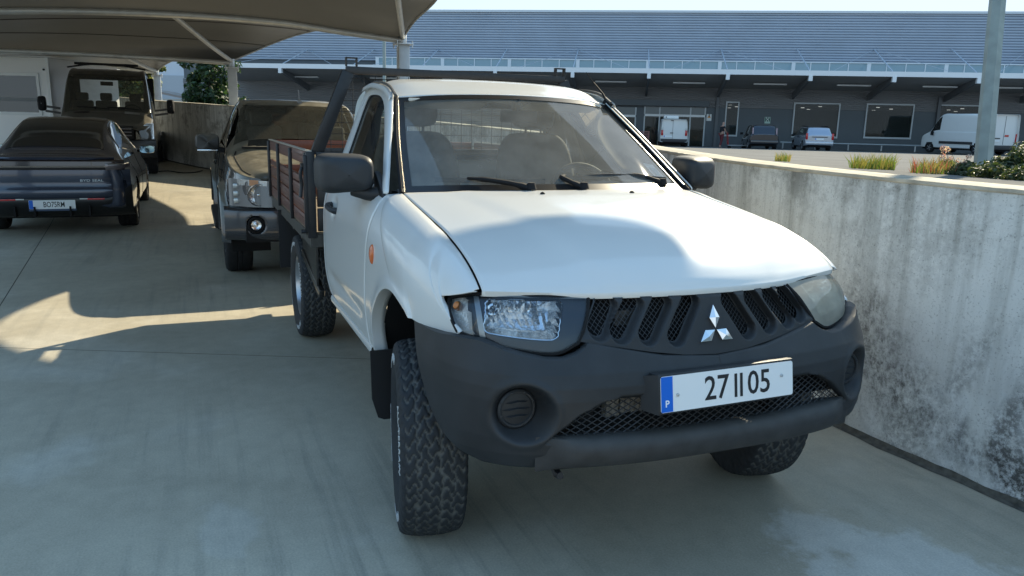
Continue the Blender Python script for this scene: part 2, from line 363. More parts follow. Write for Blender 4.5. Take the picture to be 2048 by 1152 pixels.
def wall_mat():
    m = bpy.data.materials.new('stained_render_wall'); m.use_nodes = True; n = m.node_tree.nodes; l = m.node_tree.links; b = n['Principled BSDF']
    tcn = n.new('ShaderNodeTexCoord'); sx = n.new('ShaderNodeSeparateXYZ'); l.new(tcn.outputs['Object'], sx.inputs[0])
    def mapped(s):
        mp = n.new('ShaderNodeMapping'); mp.inputs['Scale'].default_value = s; l.new(tcn.outputs['Object'], mp.inputs['Vector']); return mp.outputs[0]
    def nse(sc, det=6, rough=.55, vec=None, dist=0):
        t = n.new('ShaderNodeTexNoise'); t.inputs['Scale'].default_value = sc; t.inputs['Detail'].default_value = det; t.inputs['Roughness'].default_value = rough; t.inputs['Distortion'].default_value = dist
        l.new(vec or tcn.outputs['Object'], t.inputs['Vector']); return t.outputs['Fac']
    def rng(f, a, c, lo, hi):
        r = n.new('ShaderNodeMapRange'); r.inputs[1].default_value = a; r.inputs[2].default_value = c; r.inputs[3].default_value = lo; r.inputs[4].default_value = hi; l.new(f, r.inputs[0]); return r.outputs[0]
    def mth(op, a, c):
        q = n.new('ShaderNodeMath'); q.operation = op; q.use_clamp = True
        for i, w in ((0, a), (1, c)):
            if isinstance(w, float): q.inputs[i].default_value = w
            else: l.new(w, q.inputs[i])
        return q.outputs[0]
    def mix(fac, a, c):
        x = n.new('ShaderNodeMixRGB'); l.new(fac, x.inputs[0])
        for i, q in ((1, a), (2, c)):
            if isinstance(q, tuple): x.inputs[i].default_value = (*q, 1)
            else: l.new(q, x.inputs[i])
        return x.outputs[0]
    c = mix(rng(nse(1.6, 7, .6), .3, .7, 0, 1), (.60, .605, .57), (.75, .755, .72))
    # whitewash surviving on the lower right stretch
    lowz = rng(sx.outputs['Z'], .1, 1.0, 1, 0)
    whitearea = mth('MULTIPLY', mth('MULTIPLY', rng(sx.outputs['X'], -2.0, .6, 0, 1), lowz), rng(nse(2.3, 8, .65, dist=.8), .38, .6, 0, 1))
    c = mix(whitearea, c, (.66, .68, .68))
    # rain streaks of dirt running down from the coping
    st = rng(nse(11.0, 7, .65, mapped((1, 1, .06))), .46, .70, 0, .8)
    st = mth('MULTIPLY', st, rng(sx.outputs['Z'], .15, 1.35, .15, 1))
    c = mix(st, c, (.24, .24, .21))
    # black mould: speckled patches near the foot and under the coping
    pt = mth('MULTIPLY', rng(nse(1.5, 5, .6, mapped((1.2, 1.2, .8)), 1.0), .45, .60, 0, 1), rng(nse(30, 8, .75), .40, .56, 0, 1))
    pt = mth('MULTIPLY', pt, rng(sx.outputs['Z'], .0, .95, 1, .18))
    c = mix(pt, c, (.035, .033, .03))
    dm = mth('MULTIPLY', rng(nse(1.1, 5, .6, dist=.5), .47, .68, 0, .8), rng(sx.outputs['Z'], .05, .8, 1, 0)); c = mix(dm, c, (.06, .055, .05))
    # two blooms of mould that follow no light: fixed spots on the wall
    for (bx_, bz_, rx_, rz_, am) in ((-.10, .42, .30, .42, .95), (-.22, .60, .16, .30, .8), (.12, .30, .30, .22, .9), (.45, .16, .5, .14, .85), (-.30, .95, .4, .5, .35), (1.2, .3, .5, .3, .8)):
        cx_ = n.new('ShaderNodeMath'); cx_.operation = 'SUBTRACT'; l.new(sx.outputs['X'], cx_.inputs[0]); cx_.inputs[1].default_value = bx_
        cx2 = n.new('ShaderNodeMath'); cx2.operation = 'DIVIDE'; l.new(cx_.outputs[0], cx2.inputs[0]); cx2.inputs[1].default_value = rx_
        cz_ = n.new('ShaderNodeMath'); cz_.operation = 'SUBTRACT'; l.new(sx.outputs['Z'], cz_.inputs[0]); cz_.inputs[1].default_value = bz_
        cz2 = n.new('ShaderNodeMath'); cz2.operation = 'DIVIDE'; l.new(cz_.outputs[0], cz2.inputs[0]); cz2.inputs[1].default_value = rz_
        vv = n.new('ShaderNodeCombineXYZ'); l.new(cx2.outputs[0], vv.inputs[0]); l.new(cz2.outputs[0], vv.inputs[1])
        ln = n.new('ShaderNodeVectorMath'); ln.operation = 'LENGTH'; l.new(vv.outputs[0], ln.inputs[0])
        bl = rng(ln.outputs['Value'], .15, 1.05, 1, 0); nn = rng(nse(14, 9, .78), .36, .60, 0, 1); n2 = rng(nse(45, 8, .75, mapped((1, 1, .6))), .34, .6, 0, 1)
        mk = mth('MULTIPLY', mth('MULTIPLY', bl, am), mth('MULTIPLY', nn, n2)); c = mix(mk, c, (.035, .032, .028))
    fs = rng(nse(95, 6, .7), .56, .68, 0, .6); c = mix(fs, c, (.10, .10, .09))
    cp = rng(nse(3.2, 8, .7), .5, .62, 0, .65); cpz = mth('MULTIPLY', cp, rng(sx.outputs['Z'], .95, 1.3, 0, 1)); c = mix(cpz, c, (.13, .125, .105))
    l.new(c, b.inputs['Base Color']); b.inputs['Roughness'].default_value = .9; b.inputs['Specular IOR Level'].default_value = .2
    bp_ = n.new('ShaderNodeBump'); bp_.inputs['Strength'].default_value = .5; bp_.inputs['Distance'].default_value = .006
    l.new(nse(60, 8, .7), bp_.inputs['Height']); l.new(bp_.outputs[0], b.inputs['Normal'])
    return m
T = np.gradient(WC[:, :2], axis=0); T /= np.linalg.norm(T, axis=1)[:, None]
NRM = np.stack([T[:, 1], -T[:, 0]], 1)                 # away from the lot
if NRM[40][1] < 0: NRM = -NRM
th = .26; b_ = .012
G = []
for i in range(len(WC)):
    x, y, z0, z1 = WC[i]; nx_, ny_ = NRM[i]
    pr = [(0, z0-.25), (0, z1-b_), (b_, z1), (th-b_, z1+.004), (th, z1-b_), (th, z0-.25)]
    G.append([(x+nx_*d, y+ny_*d, z) for d, z in pr])
wl = MB(); wl.grid(np.array(G)); WALL = wl.build('retaining_wall', wall_mat(), auto=50)
tag(WALL, 'curved grey concrete retaining wall with black mould stains and streaks', 'wall')
# rough coping edge of mortar along the top, thin foot bead of dirt at the bottom
cpg = []
for i in range(len(WC)):
    x, y, z0, z1 = WC[i]; nx_, ny_ = NRM[i]; w = .02+.012*mnoise.noise((i*.7, 3, 0)); e = .003*mnoise.noise((i*.9, 0, 5))
    cpg.append([(x+nx_*d, y+ny_*d, z) for d, z in ((-.002, z1-.016+w*.3), (-.005, z1-.004), (0, z1+.010+e), (.10, z1+.013), (th-.02, z1+.012), (th+.004, z1-.004))])
cb = MB(); cb.grid(np.array(cpg)); cb.build('coping', mat('weathered_mortar', (.42, .38, .30), .9, var=.25, scale=9, bump=.4, bscale=60), WALL)
ft = []
for i in range(len(WC)):
    x, y, z0, z1 = WC[i]; nx_, ny_ = NRM[i]; w = .035+.02*mnoise.noise((i*.35, 8, 2)); zz = float(gz(x))
    ft.append([(x-nx_*w, y-ny_*w, zz+.0015), (x-nx_*.012, y-ny_*.012, zz+.010), (x-nx_*.002, y-ny_*.002, zz+.03+.01*mnoise.noise((i*.5, 1, 1)))])
fb = MB(); fb.grid(np.array(ft)); fb.build('foot_joint', mat('dirt_line', (.09, .085, .07), .95, var=.4, scale=30, bump=.5), WALL)

# upper car park, sloping gently down to the shop; one sheet out to the horizon
def upz(d, d0, ztop):
    """ground height at distance d from the camera; d0 where the wall stands"""
    return np.interp(d, [d0, d0+1.5, 50, 66, 2500], [ztop-.05, ztop-.07, .22, .15, .15])
G = []
for i in range(0, len(WC), 2):
    x, y, z0, z1 = WC[i]; p = np.array([x, y])+NRM[i]*.2; dv = p-CAM[:2]; d0 = np.linalg.norm(dv); dv /= d0
    row = []
    for d in np.concatenate([[d0], d0+np.array([.5, 1.5, 4, 8, 14, 22, 30]), [58, 66, 90, 150, 400, 2500]]):
        d = max(d, d0); q = CAM[:2]+dv*d; dd = abs(np.dot(q-CAM[:2], HF[:2])); zz = float(upz(dd, abs(np.dot(p-CAM[:2], HF[:2])), z1)) if dd > 0 else z1
        if x < -15: zz = max(zz, z1-.1) if d < d0+8 else zz
        row.append((q[0], q[1], zz))
    G.append(row)
ug = MB(); ug.grid(np.array(G))
def asph():
    m = mat('pale_asphalt', (.17, .165, .155), 1.0, spec=.1, var=.18, scale=1.2, bump=.3, bscale=120); return m
tag(ug.build('upper_car_park', asph()), kind='structure')
# ------------------------------------------------------------------ the white pickup (front axle at the origin, nose towards +x)
TR = empty('pickup_truck', (0, 0, 0), 0, 'white single cab pickup truck with wooden drop side bed parked by the wall', 'pickup truck')
GAP = np.array([(-.60, 1.256), (-.278, 1.216), (.03, 1.174), (.215, 1.132), (.335, 1.091), (.40, 1.058), (.43, 1.040)])
def zgap(x): return np.interp(x, GAP[:, 0], GAP[:, 1])
def yside(x, z, ztop=None):
    """half width of the lower body at x, z"""
    x = np.asarray(x, float); z = np.asarray(z, float)
    ymax = .872-.085*sst((x+.05)/.62)**1.4
    yt = np.where(x > -.6, .727, .727+.035*sst((-.6-x)/.25))
    zt = np.where(x > -.6, zgap(x)+.004, 1.262)
    if ztop is not None: zt = np.where(ztop > 0, ztop, zt)
    t = np.clip((zt-z)/.26, 0, 1)
    y = yt+(ymax-yt)*(1-(1-t)**2.3)**(1/2.1)
    return y-.022*np.clip((.80-z)/.25, 0, 1)**2
# --- hood
hood_rows = [
 [(-.588, .720, 1.258), (-.278, .720, 1.2175), (.03, .720, 1.176), (.215, .720, 1.134), (.335, .720, 1.093), (.40, .720, 1.060), (.428, .720, 1.041)],
 [(-.50, .58, 1.268), (-.24, .575, 1.240), (.06, .57, 1.203), (.26, .565, 1.157), (.395, .56, 1.106), (.462, .56, 1.064), (.49, .56, 1.040)],
 [(-.42, .40, 1.274), (-.20, .40, 1.258), (.10, .40, 1.222), (.30, .395, 1.176), (.45, .39, 1.116), (.522, .39, 1.066), (.548, .39, 1.038)],
 [(-.375, .20, 1.277), (-.14, .20, 1.266), (.16, .20, 1.232), (.36, .195, 1.186), (.505, .19, 1.126), (.585, .19, 1.074), (.612, .19, 1.046)],
 [(-.36, 0, 1.278), (-.12, 0, 1.268), (.18, 0, 1.235), (.38, 0, 1.190), (.525, 0, 1.131), (.605, 0, 1.079), (.633, 0, 1.050)]]
full = hood_rows[:4]+[hood_rows[4]]+[[(a, -b, c) for a, b, c in r] for r in hood_rows[3::-1]]
G = net(full, 97, 70)
s_ = np.linspace(0, 1, 70)[None, :]; ya = np.abs(G[..., 1]); crease = .52-.20*s_
G[..., 2] += .013*(1-sst((ya-crease+.05)/.10))*sst((1-s_)/.35)*(.35+.65*s_)
lipr = G[:, -1:, :].copy(); lipr[..., 2] -= .014; lipr[..., 0] -= .004; lip2 = lipr.copy(); lip2[..., 2] -= .004; lip2[..., 0] -= .03
G = np.concatenate([G, lipr, lip2], 1)
h = MB(); h.grid(G, flip=True); h.build('hood', WHITE, TR, solid=.004, auto=60)
# --- front fenders
lower = [(-.490, .572), (-.502, .678), (-.468, .768), (-.396, .843), (-.310, .897), (-.21, .930), (-.11, .938), (-.017, .927), (.066, .908), (.115, .888), (.22, .889), (.34, .898), (.438, .9135), (.392, .942), (.343, .973), (.300, 1.003), (.345, 1.017), (.39, 1.030), (.418, 1.0405)]
upper = [(-.632, .572), (-.655, .68), (-.660, .80), (-.645, .93), (-.605, 1.07), (-.588, 1.18), (-.602, 1.2565), (-.40, 1.234), (-.16, 1.202), (-.06, 1.187), (.01, 1.1775), (.06, 1.169), (.11, 1.157), (.15, 1.148), (.19, 1.138), (.235, 1.126), (.31, 1.1), (.375, 1.071), (.418, 1.0455)]
NL = 145; Lc = cr(lower, NL); Uc = cr(upper, NL)
KC = np.arange(NL)/(NL-1)*(len(lower)-1); BOW = -.075*np.exp(-((KC-12.6)/1.1)**2)
def fender(s):
    tt = np.concatenate([[0, .01, .03, .06], np.linspace(.1, 1, 26)])
    G = np.zeros((NL, len(tt), 3))
    for j, t in enumerate(tt):
        P = Uc*(1-t)+Lc*t; P[:, 0] += BOW*4*t*(1-t)*(.35+.65*t)
        if True:
            x, z = P[:, 0], P[:, 1]
        gapcol = np.where(KC >= 6.0, Uc[:, 1], 0.0)
        y = yside(x, z, gapcol)
        dist = np.linalg.norm(P-Lc, axis=1); arch = KC < 9.0
        y = y+np.where(arch, .012*np.exp(-(dist/.05)**2), 0)
        if t == 1: pass
        G[:, j] = np.stack([x, -y, z], 1)
    ret = G[:, -1:, :].copy(); ret[..., 1] += .035*np.where(KC < 9.6, 1, .15)[:, None]; ret2 = ret.copy(); ret2[..., 1] += .02*np.where(KC < 9.6, 1, .3)[:, None]
    G = np.concatenate([G, ret, ret2], 1)
    # the front edge follows the headlight, so close it with a small return as well
    q = MB(); q.grid(G, flip=False); return q.build('fender', WHITE, TR, solid=.003, mirror=(s > 0), auto=50)
fender(-1); fender(1)
# wheel housings
for s in (-1, 1):
    q = MB(); a = np.linspace(.12, math.pi+.1, 24)
    q.grid(np.array([[(-.05+.50*math.cos(t), yy, .50+.46*math.sin(t)) for yy in (-.83, -.42)] for t in a]))
    q.grid(np.array([[(-.05+r_*math.cos(t), -.42, .50+r_*.92*math.sin(t)) for r_ in (.0, .50)] for t in a]))
    q.build('wheel_housing', BLACK, TR, mirror=(s > 0))
# --- doors and rear cab corners (lower body)
dfront = [(-.640, .572), (-.663, .68), (-.668, .80), (-.653, .93), (-.613, 1.07), (-.596, 1.18), (-.61, 1.252)]
drear = [(-1.64, .585), (-1.75, .66), (-1.80, .76), (-1.815, .88), (-1.805, 1.0), (-1.79, 1.12), (-1.785, 1.252)]
def door(s):
    A = cr(dfront, 40); B = cr(drear, 40); tt = np.linspace(0, 1, 40); G = np.zeros((40, 40, 3))
    for j, t in enumerate(tt):
        P = A*(1-t)+B*t; y = yside(P[:, 0], P[:, 1])
        y = y-.010*np.exp(-((P[:, 1]-.70)/.035)**2)*np.clip(np.sin(math.pi*t)*2, 0, 1)      # pressed line low on the door
        hx, hz = -1.50, 1.10
        y = y-.022*np.exp(-(((P[:, 0]-hx)/.065)**2+((P[:, 1]-hz)/.045)**2)**2)              # scooped pocket behind the handle
        G[:, j] = np.stack([P[:, 0], -y, P[:, 1]], 1)
    q = MB(); q.grid(G, flip=True); d = q.build('door', WHITE, TR, solid=.003, mirror=(s > 0), auto=50)
    # handle
    hh = MB(); yy = -float(yside(-1.5, 1.10))
    path = [(-1.425, yy+.004, 1.092), (-1.44, yy-.022, 1.096), (-1.50, yy-.030, 1.103), (-1.56, yy-.026, 1.108), (-1.585, yy+.004, 1.110)]
    hh.tube(cr(path, 14), [.018]*3+[.015]*8+[.018]*3, 8); hh.build('handle', PLAST, d, mirror=(s > 0))
    return d
DOORS = {s: door(s) for s in (-1, 1)}
for s in (-1, 1):
    A = cr([(x-.008, z) for x, z in drear], 30); q = MB(); G = np.zeros((30, 10, 3))
    for j, t in enumerate(np.linspace(0, 1, 10)):
        x = A[:, 0]*(1-t)+(-1.90)*t; z = A[:, 1]; y = yside(x, z)-.05*t**4; G[:, j] = np.stack([x, -y, z], 1)
    G2 = G[:, -1:, :].copy(); G2[..., 1] *= .55; G = np.concatenate([G, G2], 1)
    q.grid(G, flip=True); q.build('cab_corner', WHITE, TR, solid=.003, mirror=(s > 0), auto=50)
    # door sill with a step
    q = MB(); prof = [(-.80, .60), (-.842, .592), (-.862, .578), (-.866, .562), (-.862, .545), (-.842, .532), (-.79, .525)]
    q.grid(np.array([[(x, y, z+.0) for y, z in prof] for x in np.linspace(-.60, -1.70, 12)])); q.build('sill', WHITE, TR, mirror=(s > 0))
    # side repeater lamp
    q = MB(); yy = -float(yside(-.505, 1.016)); q.add([], [])
    pts = [(-.505+.030*math.cos(a)*(1+.15*math.sin(a)), 1.014+.042*math.sin(a)) for a in np.linspace(0, 2*math.pi, 20, endpoint=False)]
    G = np.array([[(-.505+(px-(-.505))*k, -float(yside(px, pz))-dz, 1.014+(pz-1.014)*k) for k, dz in ((1.0, -.004), (1.0, .006), (.8, .012), (.4, .015), (0.01, .016))] for px, pz in pts])
    q.grid(G, closed_u=True); q.build('side_repeater', AMBER, TR, mirror=(s > 0))
    # sealing gap behind door edges reads dark: inner jamb
    q = MB(); q.grid(np.array([[(x, -float(yside(x, z))+.03, z) for x in np.linspace(-.60, -1.88, 20)] for z in np.linspace(.56, 1.25, 14)])); q.build('door_jamb', BLACK, TR, mirror=(s > 0))
# --- upper cab: sides with window openings
def yg(z): return .795-.395*(np.asarray(z)-1.25)
sideo = [(-.615, 1.255), (-.68, 1.318), (-.80, 1.405), (-.95, 1.515), (-1.09, 1.612), (-1.20, 1.682), (-1.29, 1.722), (-1.42, 1.748), (-1.60, 1.760), (-1.78, 1.752), (-1.86, 1.725), (-1.895, 1.67), (-1.905, 1.58), (-1.905, 1.47), (-1.905, 1.36), (-1.905, 1.255), (-1.72, 1.255), (-1.5, 1.255), (-1.25, 1.255), (-1.0, 1.255), (-.8, 1.255)]
wino = [(-.745, 1.275), (-.775, 1.325), (-.885, 1.40), (-1.02, 1.49), (-1.14, 1.565), (-1.245, 1.625), (-1.34, 1.665), (-1.45, 1.690), (-1.585, 1.700), (-1.715, 1.698), (-1.765, 1.672), (-1.775, 1.62), (-1.765, 1.54), (-1.755, 1.45), (-1.745, 1.36), (-1.735, 1.285), (-1.62, 1.275), (-1.45, 1.275), (-1.25, 1.275), (-1.05, 1.275), (-.88, 1.275)]
NS = 126
So = cr(sideo, NS, True); Wo = cr(wino, NS, True)
for s in (-1, 1):
    G = []
    for t in (0, .12, .3, .5, .7, .88, 1):
        P = So*(1-t)+Wo*t; y = yg(P[:, 1])+.012*math.sin(math.pi*min(1, t*1.0))*.6
        if t == 0: y = y-.012
        G.append(np.stack([P[:, 0], -y, P[:, 1]], 1))
    inn = G[-1].copy(); inn[:, 1] += .03; G.append(inn)
    q = MB(); q.grid(np.stack(G, 1), closed_u=True); cs = q.build('cab_side', WHITE, TR, solid=.003, mirror=(s > 0), auto=50)
    # rubber run channel, then the glass
    q = MB(); P = Wo; c = P.mean(0); Pin = P+(c-P)/np.linalg.norm(c-P, axis=1)[:, None]*.016
    q.grid(np.stack([np.stack([P[:, 0], -(yg(P[:, 1])-.006), P[:, 1]], 1), np.stack([Pin[:, 0], -(yg(Pin[:, 1])-.012), Pin[:, 1]], 1)], 1), closed_u=True); q.build('window_seal', BLACK, TR, mirror=(s > 0))
    q = MB(); q.grid(np.stack([np.stack([Pin[:, 0]*(1-k)+c[0]*k, -(yg(Pin[:, 1]*(1-k)+c[1]*k)-.013), Pin[:, 1]*(1-k)+c[1]*k], 1) for k in (0, .5, .999)], 1), closed_u=True)
    q.build('side_window', glass('side_glass', (.84, .90, .88), .05), TR, mirror=(s > 0))
    # door-top frame pressing
    q = MB(); P = Wo+(Wo-c)/np.linalg.norm(Wo-c, axis=1)[:, None]*.030; P = P[8:66]
    q.tube([(p[0], -(yg(p[1])+.001), p[1]) for p in P], .0045, 6); q.build('door_seam', BLACK if False else mat('seam', (.05, .055, .06), .6), TR, mirror=(s > 0))
# --- windscreen
wb = [(-.600, .705, 1.272), (-.50, .50, 1.283), (-.43, .25, 1.289), (-.405, 0, 1.291)]
wm = [(-.915, .648, 1.478), (-.845, .45, 1.497), (-.80, .22, 1.505), (-.785, 0, 1.508)]
wt = [(-1.212, .580, 1.672), (-1.165, .40, 1.688), (-1.135, .2, 1.697), (-1.125, 0, 1.700)]
mir = lambda r: r+[(a, -b, c) for a, b, c in r[-2::-1]]
WS = net([mir(wb), mir(wm), mir(wt)], 30, 61)
q = MB(); q.grid(WS); q.build('windscreen', glass('dusty_windscreen', (.97, .98, .96), .24, (.92, .90, .82)), TR)
# dark edge band printed on the glass, rubber moulding and bright trim
def wsp(u, v):  # u along bottom 0..1, v up 0..1
    i = v*29; j = u*60; i0 = int(min(28, max(0, math.floor(i)))); j0 = int(min(59, max(0, math.floor(j)))); a = i-i0; b2 = j-j0
    return (WS[i0, j0]*(1-a)*(1-b2)+WS[i0+1, j0]*a*(1-b2)+WS[i0, j0+1]*(1-a)*b2+WS[i0+1, j0+1]*a*b2)
q = MB()
for (u0, u1, v0, v1) in ((-.012, .022, -.02, 1.01), (.978, 1.012, -.02, 1.01), (0, 1, .955, 1.012), (0, 1, -.04, .03)):
    q.grid(offset_grid(np.array([[wsp(u, v) for u in np.linspace(u0, u1, 30 if u1-u0 > .5 else 3)] for v in np.linspace(v0, v1, 30 if v1-v0 > .5 else 3)]), .004))
q.build('windscreen_border', mat('ceramic_band', (.012, .012, .013), .3), TR, auto=60)
for s in (0, 1):
    q = MB(); e = -.014 if s == 0 else 1.014
    P = np.array([wsp(e, v) for v in np.linspace(-.05, 1.0, 24)]); sgn = (1 if s == 0 else -1)
    q.tube(P+np.array([.004, 0, .010]), .011, 8); mo = q.build('windscreen_moulding', BLACK, TR)
    q = MB(); q.tube(P[1:]+np.array([.012, -sgn*.006, .014]), .0045, 6); q.build('bright_strip', mat('worn_steel_strip', (.55, .5, .42), .22, .9), mo)
# --- roof
def roofpt(x, y):
    a = abs(y)/.625
    zc = np.interp(x, [-1.93, -1.88, -1.78, -1.6, -1.4, -1.25, -1.125], [1.735, 1.762, 1.785, 1.797, 1.783, 1.748, 1.703])
    return zc-.020*a**2-.045*max(0, (a-.72)/.28)**2.2
G = []
for y in np.linspace(-.618, .618, 61):
    a = abs(y)/.58; xf = -1.128-.088*min(1, a)**2-.03*max(0, a-1)*10*.1
    xs_ = np.linspace(xf, -1.90, 36); row = []
    for k, x in enumerate(xs_):
        z = roofpt(x, y)
        zf = np.interp(abs(y), [0, .2, .4, .58, .62], [1.704, 1.701, 1.692, 1.677, 1.670])
        w = math.exp(-((xf-x)/.10)); z = z*(1-w)+(zf)*w
        row.append((x, y, z))
    row.append((-1.915, y, row[-1][2]-.05))
    G.append(row)
q = MB(); q.grid(np.array(G)); q.build('roof', WHITE, TR, solid=-.004, auto=60)
for s in (-1, 1):      # drip channel
    q = MB(); P = cr([(-1.18, s*.604, 1.688), (-1.30, s*.604, 1.734), (-1.45, s*.602, 1.757), (-1.65, s*.600, 1.768), (-1.85, s*.60, 1.752)], 24)
    q.tube(P, .008, 6); q.build('drip_channel', mat('channel_grey', (.09, .085, .08), .5), TR)
    # filler skin between roof edge and side
    q = MB(); q.grid(np.array([[(p[0], s*.612, roofpt(p[0], .612)+.0), (p[0], s*.628, p[2]-.006), (p[0], s*.640, p[2]-.03)] for p in P])); q.build('roof_rail', WHITE, TR, solid=.002)
# A-pillar outer skin between windscreen and side window sits on cab_side; back of the cab
def backwall():
    q = MB(); ou = rrect(1.46, .54, .12, 6); inn = rrect(1.12, .30, .07, 6)
    G = [[(-1.905, u*(1-.12*(v+.27)/.54), 1.49+v) for (u, v) in ring] for ring in (ou, [(a*.9+b*.1, c*.9+d*.1) for (a, c), (b, d) in zip(ou, inn)], [(u, v+.02) for u, v in inn])]
    q.grid(np.stack([np.array(g) for g in G], 1), closed_u=True)
    q.box((-1.90, 0, .92), (.02, 1.66, .66)); return q.build('cab_back', mat('cab_inner_paint', (.68, .70, .66), .5), TR)
backwall()
q = MB(); q.prism([(u, v+1.51) for u, v in rrect(1.14, .32, .07)], -1.912, -1.908, 'x'); q.build('rear_window', glass('rear_glass', (.95, .97, .95), .04), TR)
q = MB(); inn = rrect(1.13, .31, .07, 6); P = [(-1.9, u, v+1.51) for u, v in inn]; q.tube(P+P[:1], .014, 6); q.build('rear_window_seal', BLACK, TR)
# --- cowl, wipers, washer nozzles
G = []
for t in np.linspace(-1, 1, 41):
    y = t*.735; a = abs(t)
    xh = -.355-.235*a**1.9; zh = 1.266-.012*a**2; xw = -.40-.205*a**2.1; zw = 1.286-.015*a**2
    G.append([(xh+.01, y, zh-.012), (xh*.5+xw*.5+.0, y, zh-.018), (xw+.005, y, zw-.018), (xw-.02, y, zw+.004)])
q = MB(); q.grid(np.array(G)); q.build('cowl_panel', PLDUST, TR)
def wiper(name, pts_blade, arm):
    q = MB(); q.tube(cr(arm, 12), [.016]*3+[.011]*5+[.007]*4, 8); w = q.build('wiper', BLACK, TR)
    q = MB(); B = cr(pts_blade, 14)
    for i in range(13): q.bar(B[i], B[i+1], .012, .022)
    q.build('wiper_blade', mat('wiper_rubber', (.014, .014, .015), .5), w)
    q = MB(); q.tube([arm[0], (arm[0][0], arm[0][1], arm[0][2]+.028)], [.024, .016], 10); q.build('wiper_pivot', BLACK, w)
wiper('wiper', [(-.640, -.56, 1.315), (-.535, -.33, 1.312), (-.475, -.10, 1.316)], [(-.385, -.205, 1.290), (-.42, -.28, 1.312), (-.50, -.40, 1.326), (-.545, -.44, 1.326)])
wiper('wiper', [(-.500, -.02, 1.322), (-.515, .22, 1.335), (-.575, .44, 1.325)], [(-.385, .05, 1.290), (-.42, -.0, 1.318), (-.475, -.02, 1.336), (-.52, .05, 1.338)])
wiper('wiper', [(-.60, .25, 1.345), (-.55, .42, 1.328), (-.585, .60, 1.312)], [(-.545, .56, 1.292), (-.55, .50, 1.318), (-.565, .42, 1.336), (-.585, .36, 1.345)])
for s in (-1, 1):
    q = MB(); q.lathe([(.012, -.004), (.011, .004), (.007, .010), (.001, .012)], 12, 'z', (-.248, s*.213, 1.279)); q.build('washer_nozzle', BLACK, TR)
# --- grille
def nosex(y, z):
    k = np.maximum(.26, .243+.337*(z-.906)/.131); return .632+.33*(1.05-z)-k*y*y
gy = np.linspace(-1, 1, 301); gt = np.linspace(0, 1, 81)
YT, YB = .386, .466
zt_ = np.interp(np.abs(gy), [0, .5, 1], [1.036, 1.033, 1.024])
zb_ = np.interp(np.abs(gy), [0, .25, .5, .75, 1], [.846, .852, .867, .887, .906])
Gg = np.zeros((301, 81, 3))
for j, t in enumerate(gt):
    z = zt_*(1-t)+zb_*t; y = gy*(YT*(1-t)+YB*t); Gg[:, j] = np.stack([nosex(y, z), y, z], 1)
SLOTS = [((.352, 1.006), (.396, .937)), ((.268, 1.008), (.328, .926)), ((.176, 1.009), (.238, .918)), ((.076, 1.009), (.140, .910))]
def segd(y, z, a, b):
    d = np.array(b)-np.array(a); t = np.clip(((y-a[0])*d[0]+(z-a[1])*d[1])/(d@d), 0, 1)
    return np.hypot(y-a[0]-t*d[0], z-a[1]-t*d[1])
Y_, Z_ = np.abs(Gg[..., 1]), Gg[..., 2]
D = np.min([segd(Y_, Z_, a, b) for a, b in SLOTS], 0)
ro, ri = .0355, .0255
Gg[..., 0] -= .034*sst((ro-D)/(ro-ri))
Gg[..., 0] -= .006*sst((Z_-(zt_[:, None]-.012))/.010)           # recessed step under the hood lip
fm = (D[:-1, :-1]+D[1:, 1:])/2 > ri*.93
q = MB(); q.grid(Gg, fm); GRILLE = q.build('grille', PLAST, TR, auto=60)
WIRE = mat('grille_wire', (.05, .05, .052), .45, .3)
def diamond_mesh(name, parent, yr, zr, surf, pitch=.022, r=.0011, inside=None, slope=.62):
    q = MB(); n = int((yr[1]-yr[0]+(zr[1]-zr[0])/slope)/pitch)+2
    for sgn in (1, -1):
        for i in range(n):
            y0 = yr[0]-(zr[1]-zr[0])/slope+i*pitch if sgn > 0 else yr[0]+i*pitch
            seg = []
            for t in np.linspace(0, 1, 15):
                z = zr[0]+(zr[1]-zr[0])*t; y = y0+sgn*(zr[1]-zr[0])/slope*t
                ok = yr[0] <= y <= yr[1] and (inside is None or inside(y, z))
                if ok: seg.append((surf(y, z), y, z))
                if (not ok or t == 1) and len(seg) > 0:
                    if len(seg) > 1: q.tube(seg, r, 4, cap=False)
                    seg = []
    return q.build(name, WIRE, parent)
for s in (-1, 1):
    for a, b in SLOTS:
        zlo, zhi = b[1]-.024, a[1]+.024; ylo, yhi = sorted((s*a[0], s*b[0])); ylo -= .026; yhi += .026
        diamond_mesh('slot_mesh', GRILLE, (ylo, yhi), (zlo, zhi), lambda y, z: float(nosex(y, z))-.036, .017, .0010, lambda y, z: float(segd(abs(y), z, a, b)) < .027, 1.1)
q = MB(); q.grid(np.array([[(float(nosex(y, z))-.10, y, z) for z in (.85, 1.02)] for y in np.linspace(-.45, .45, 15)])); q.build('grille_backing', BLACK, TR)
q = MB(); q.grid(np.array([[(.50-.30*abs(y), y, z) for z in (.86, 1.03)] for y in np.linspace(-.45, .45, 15)]))
q.box((.555, -.26, .955), (.02, .10, .05)); q.build('radiator_core', mat('dusty_radiator', (.05, .048, .045), .7, var=.5, scale=40), TR)
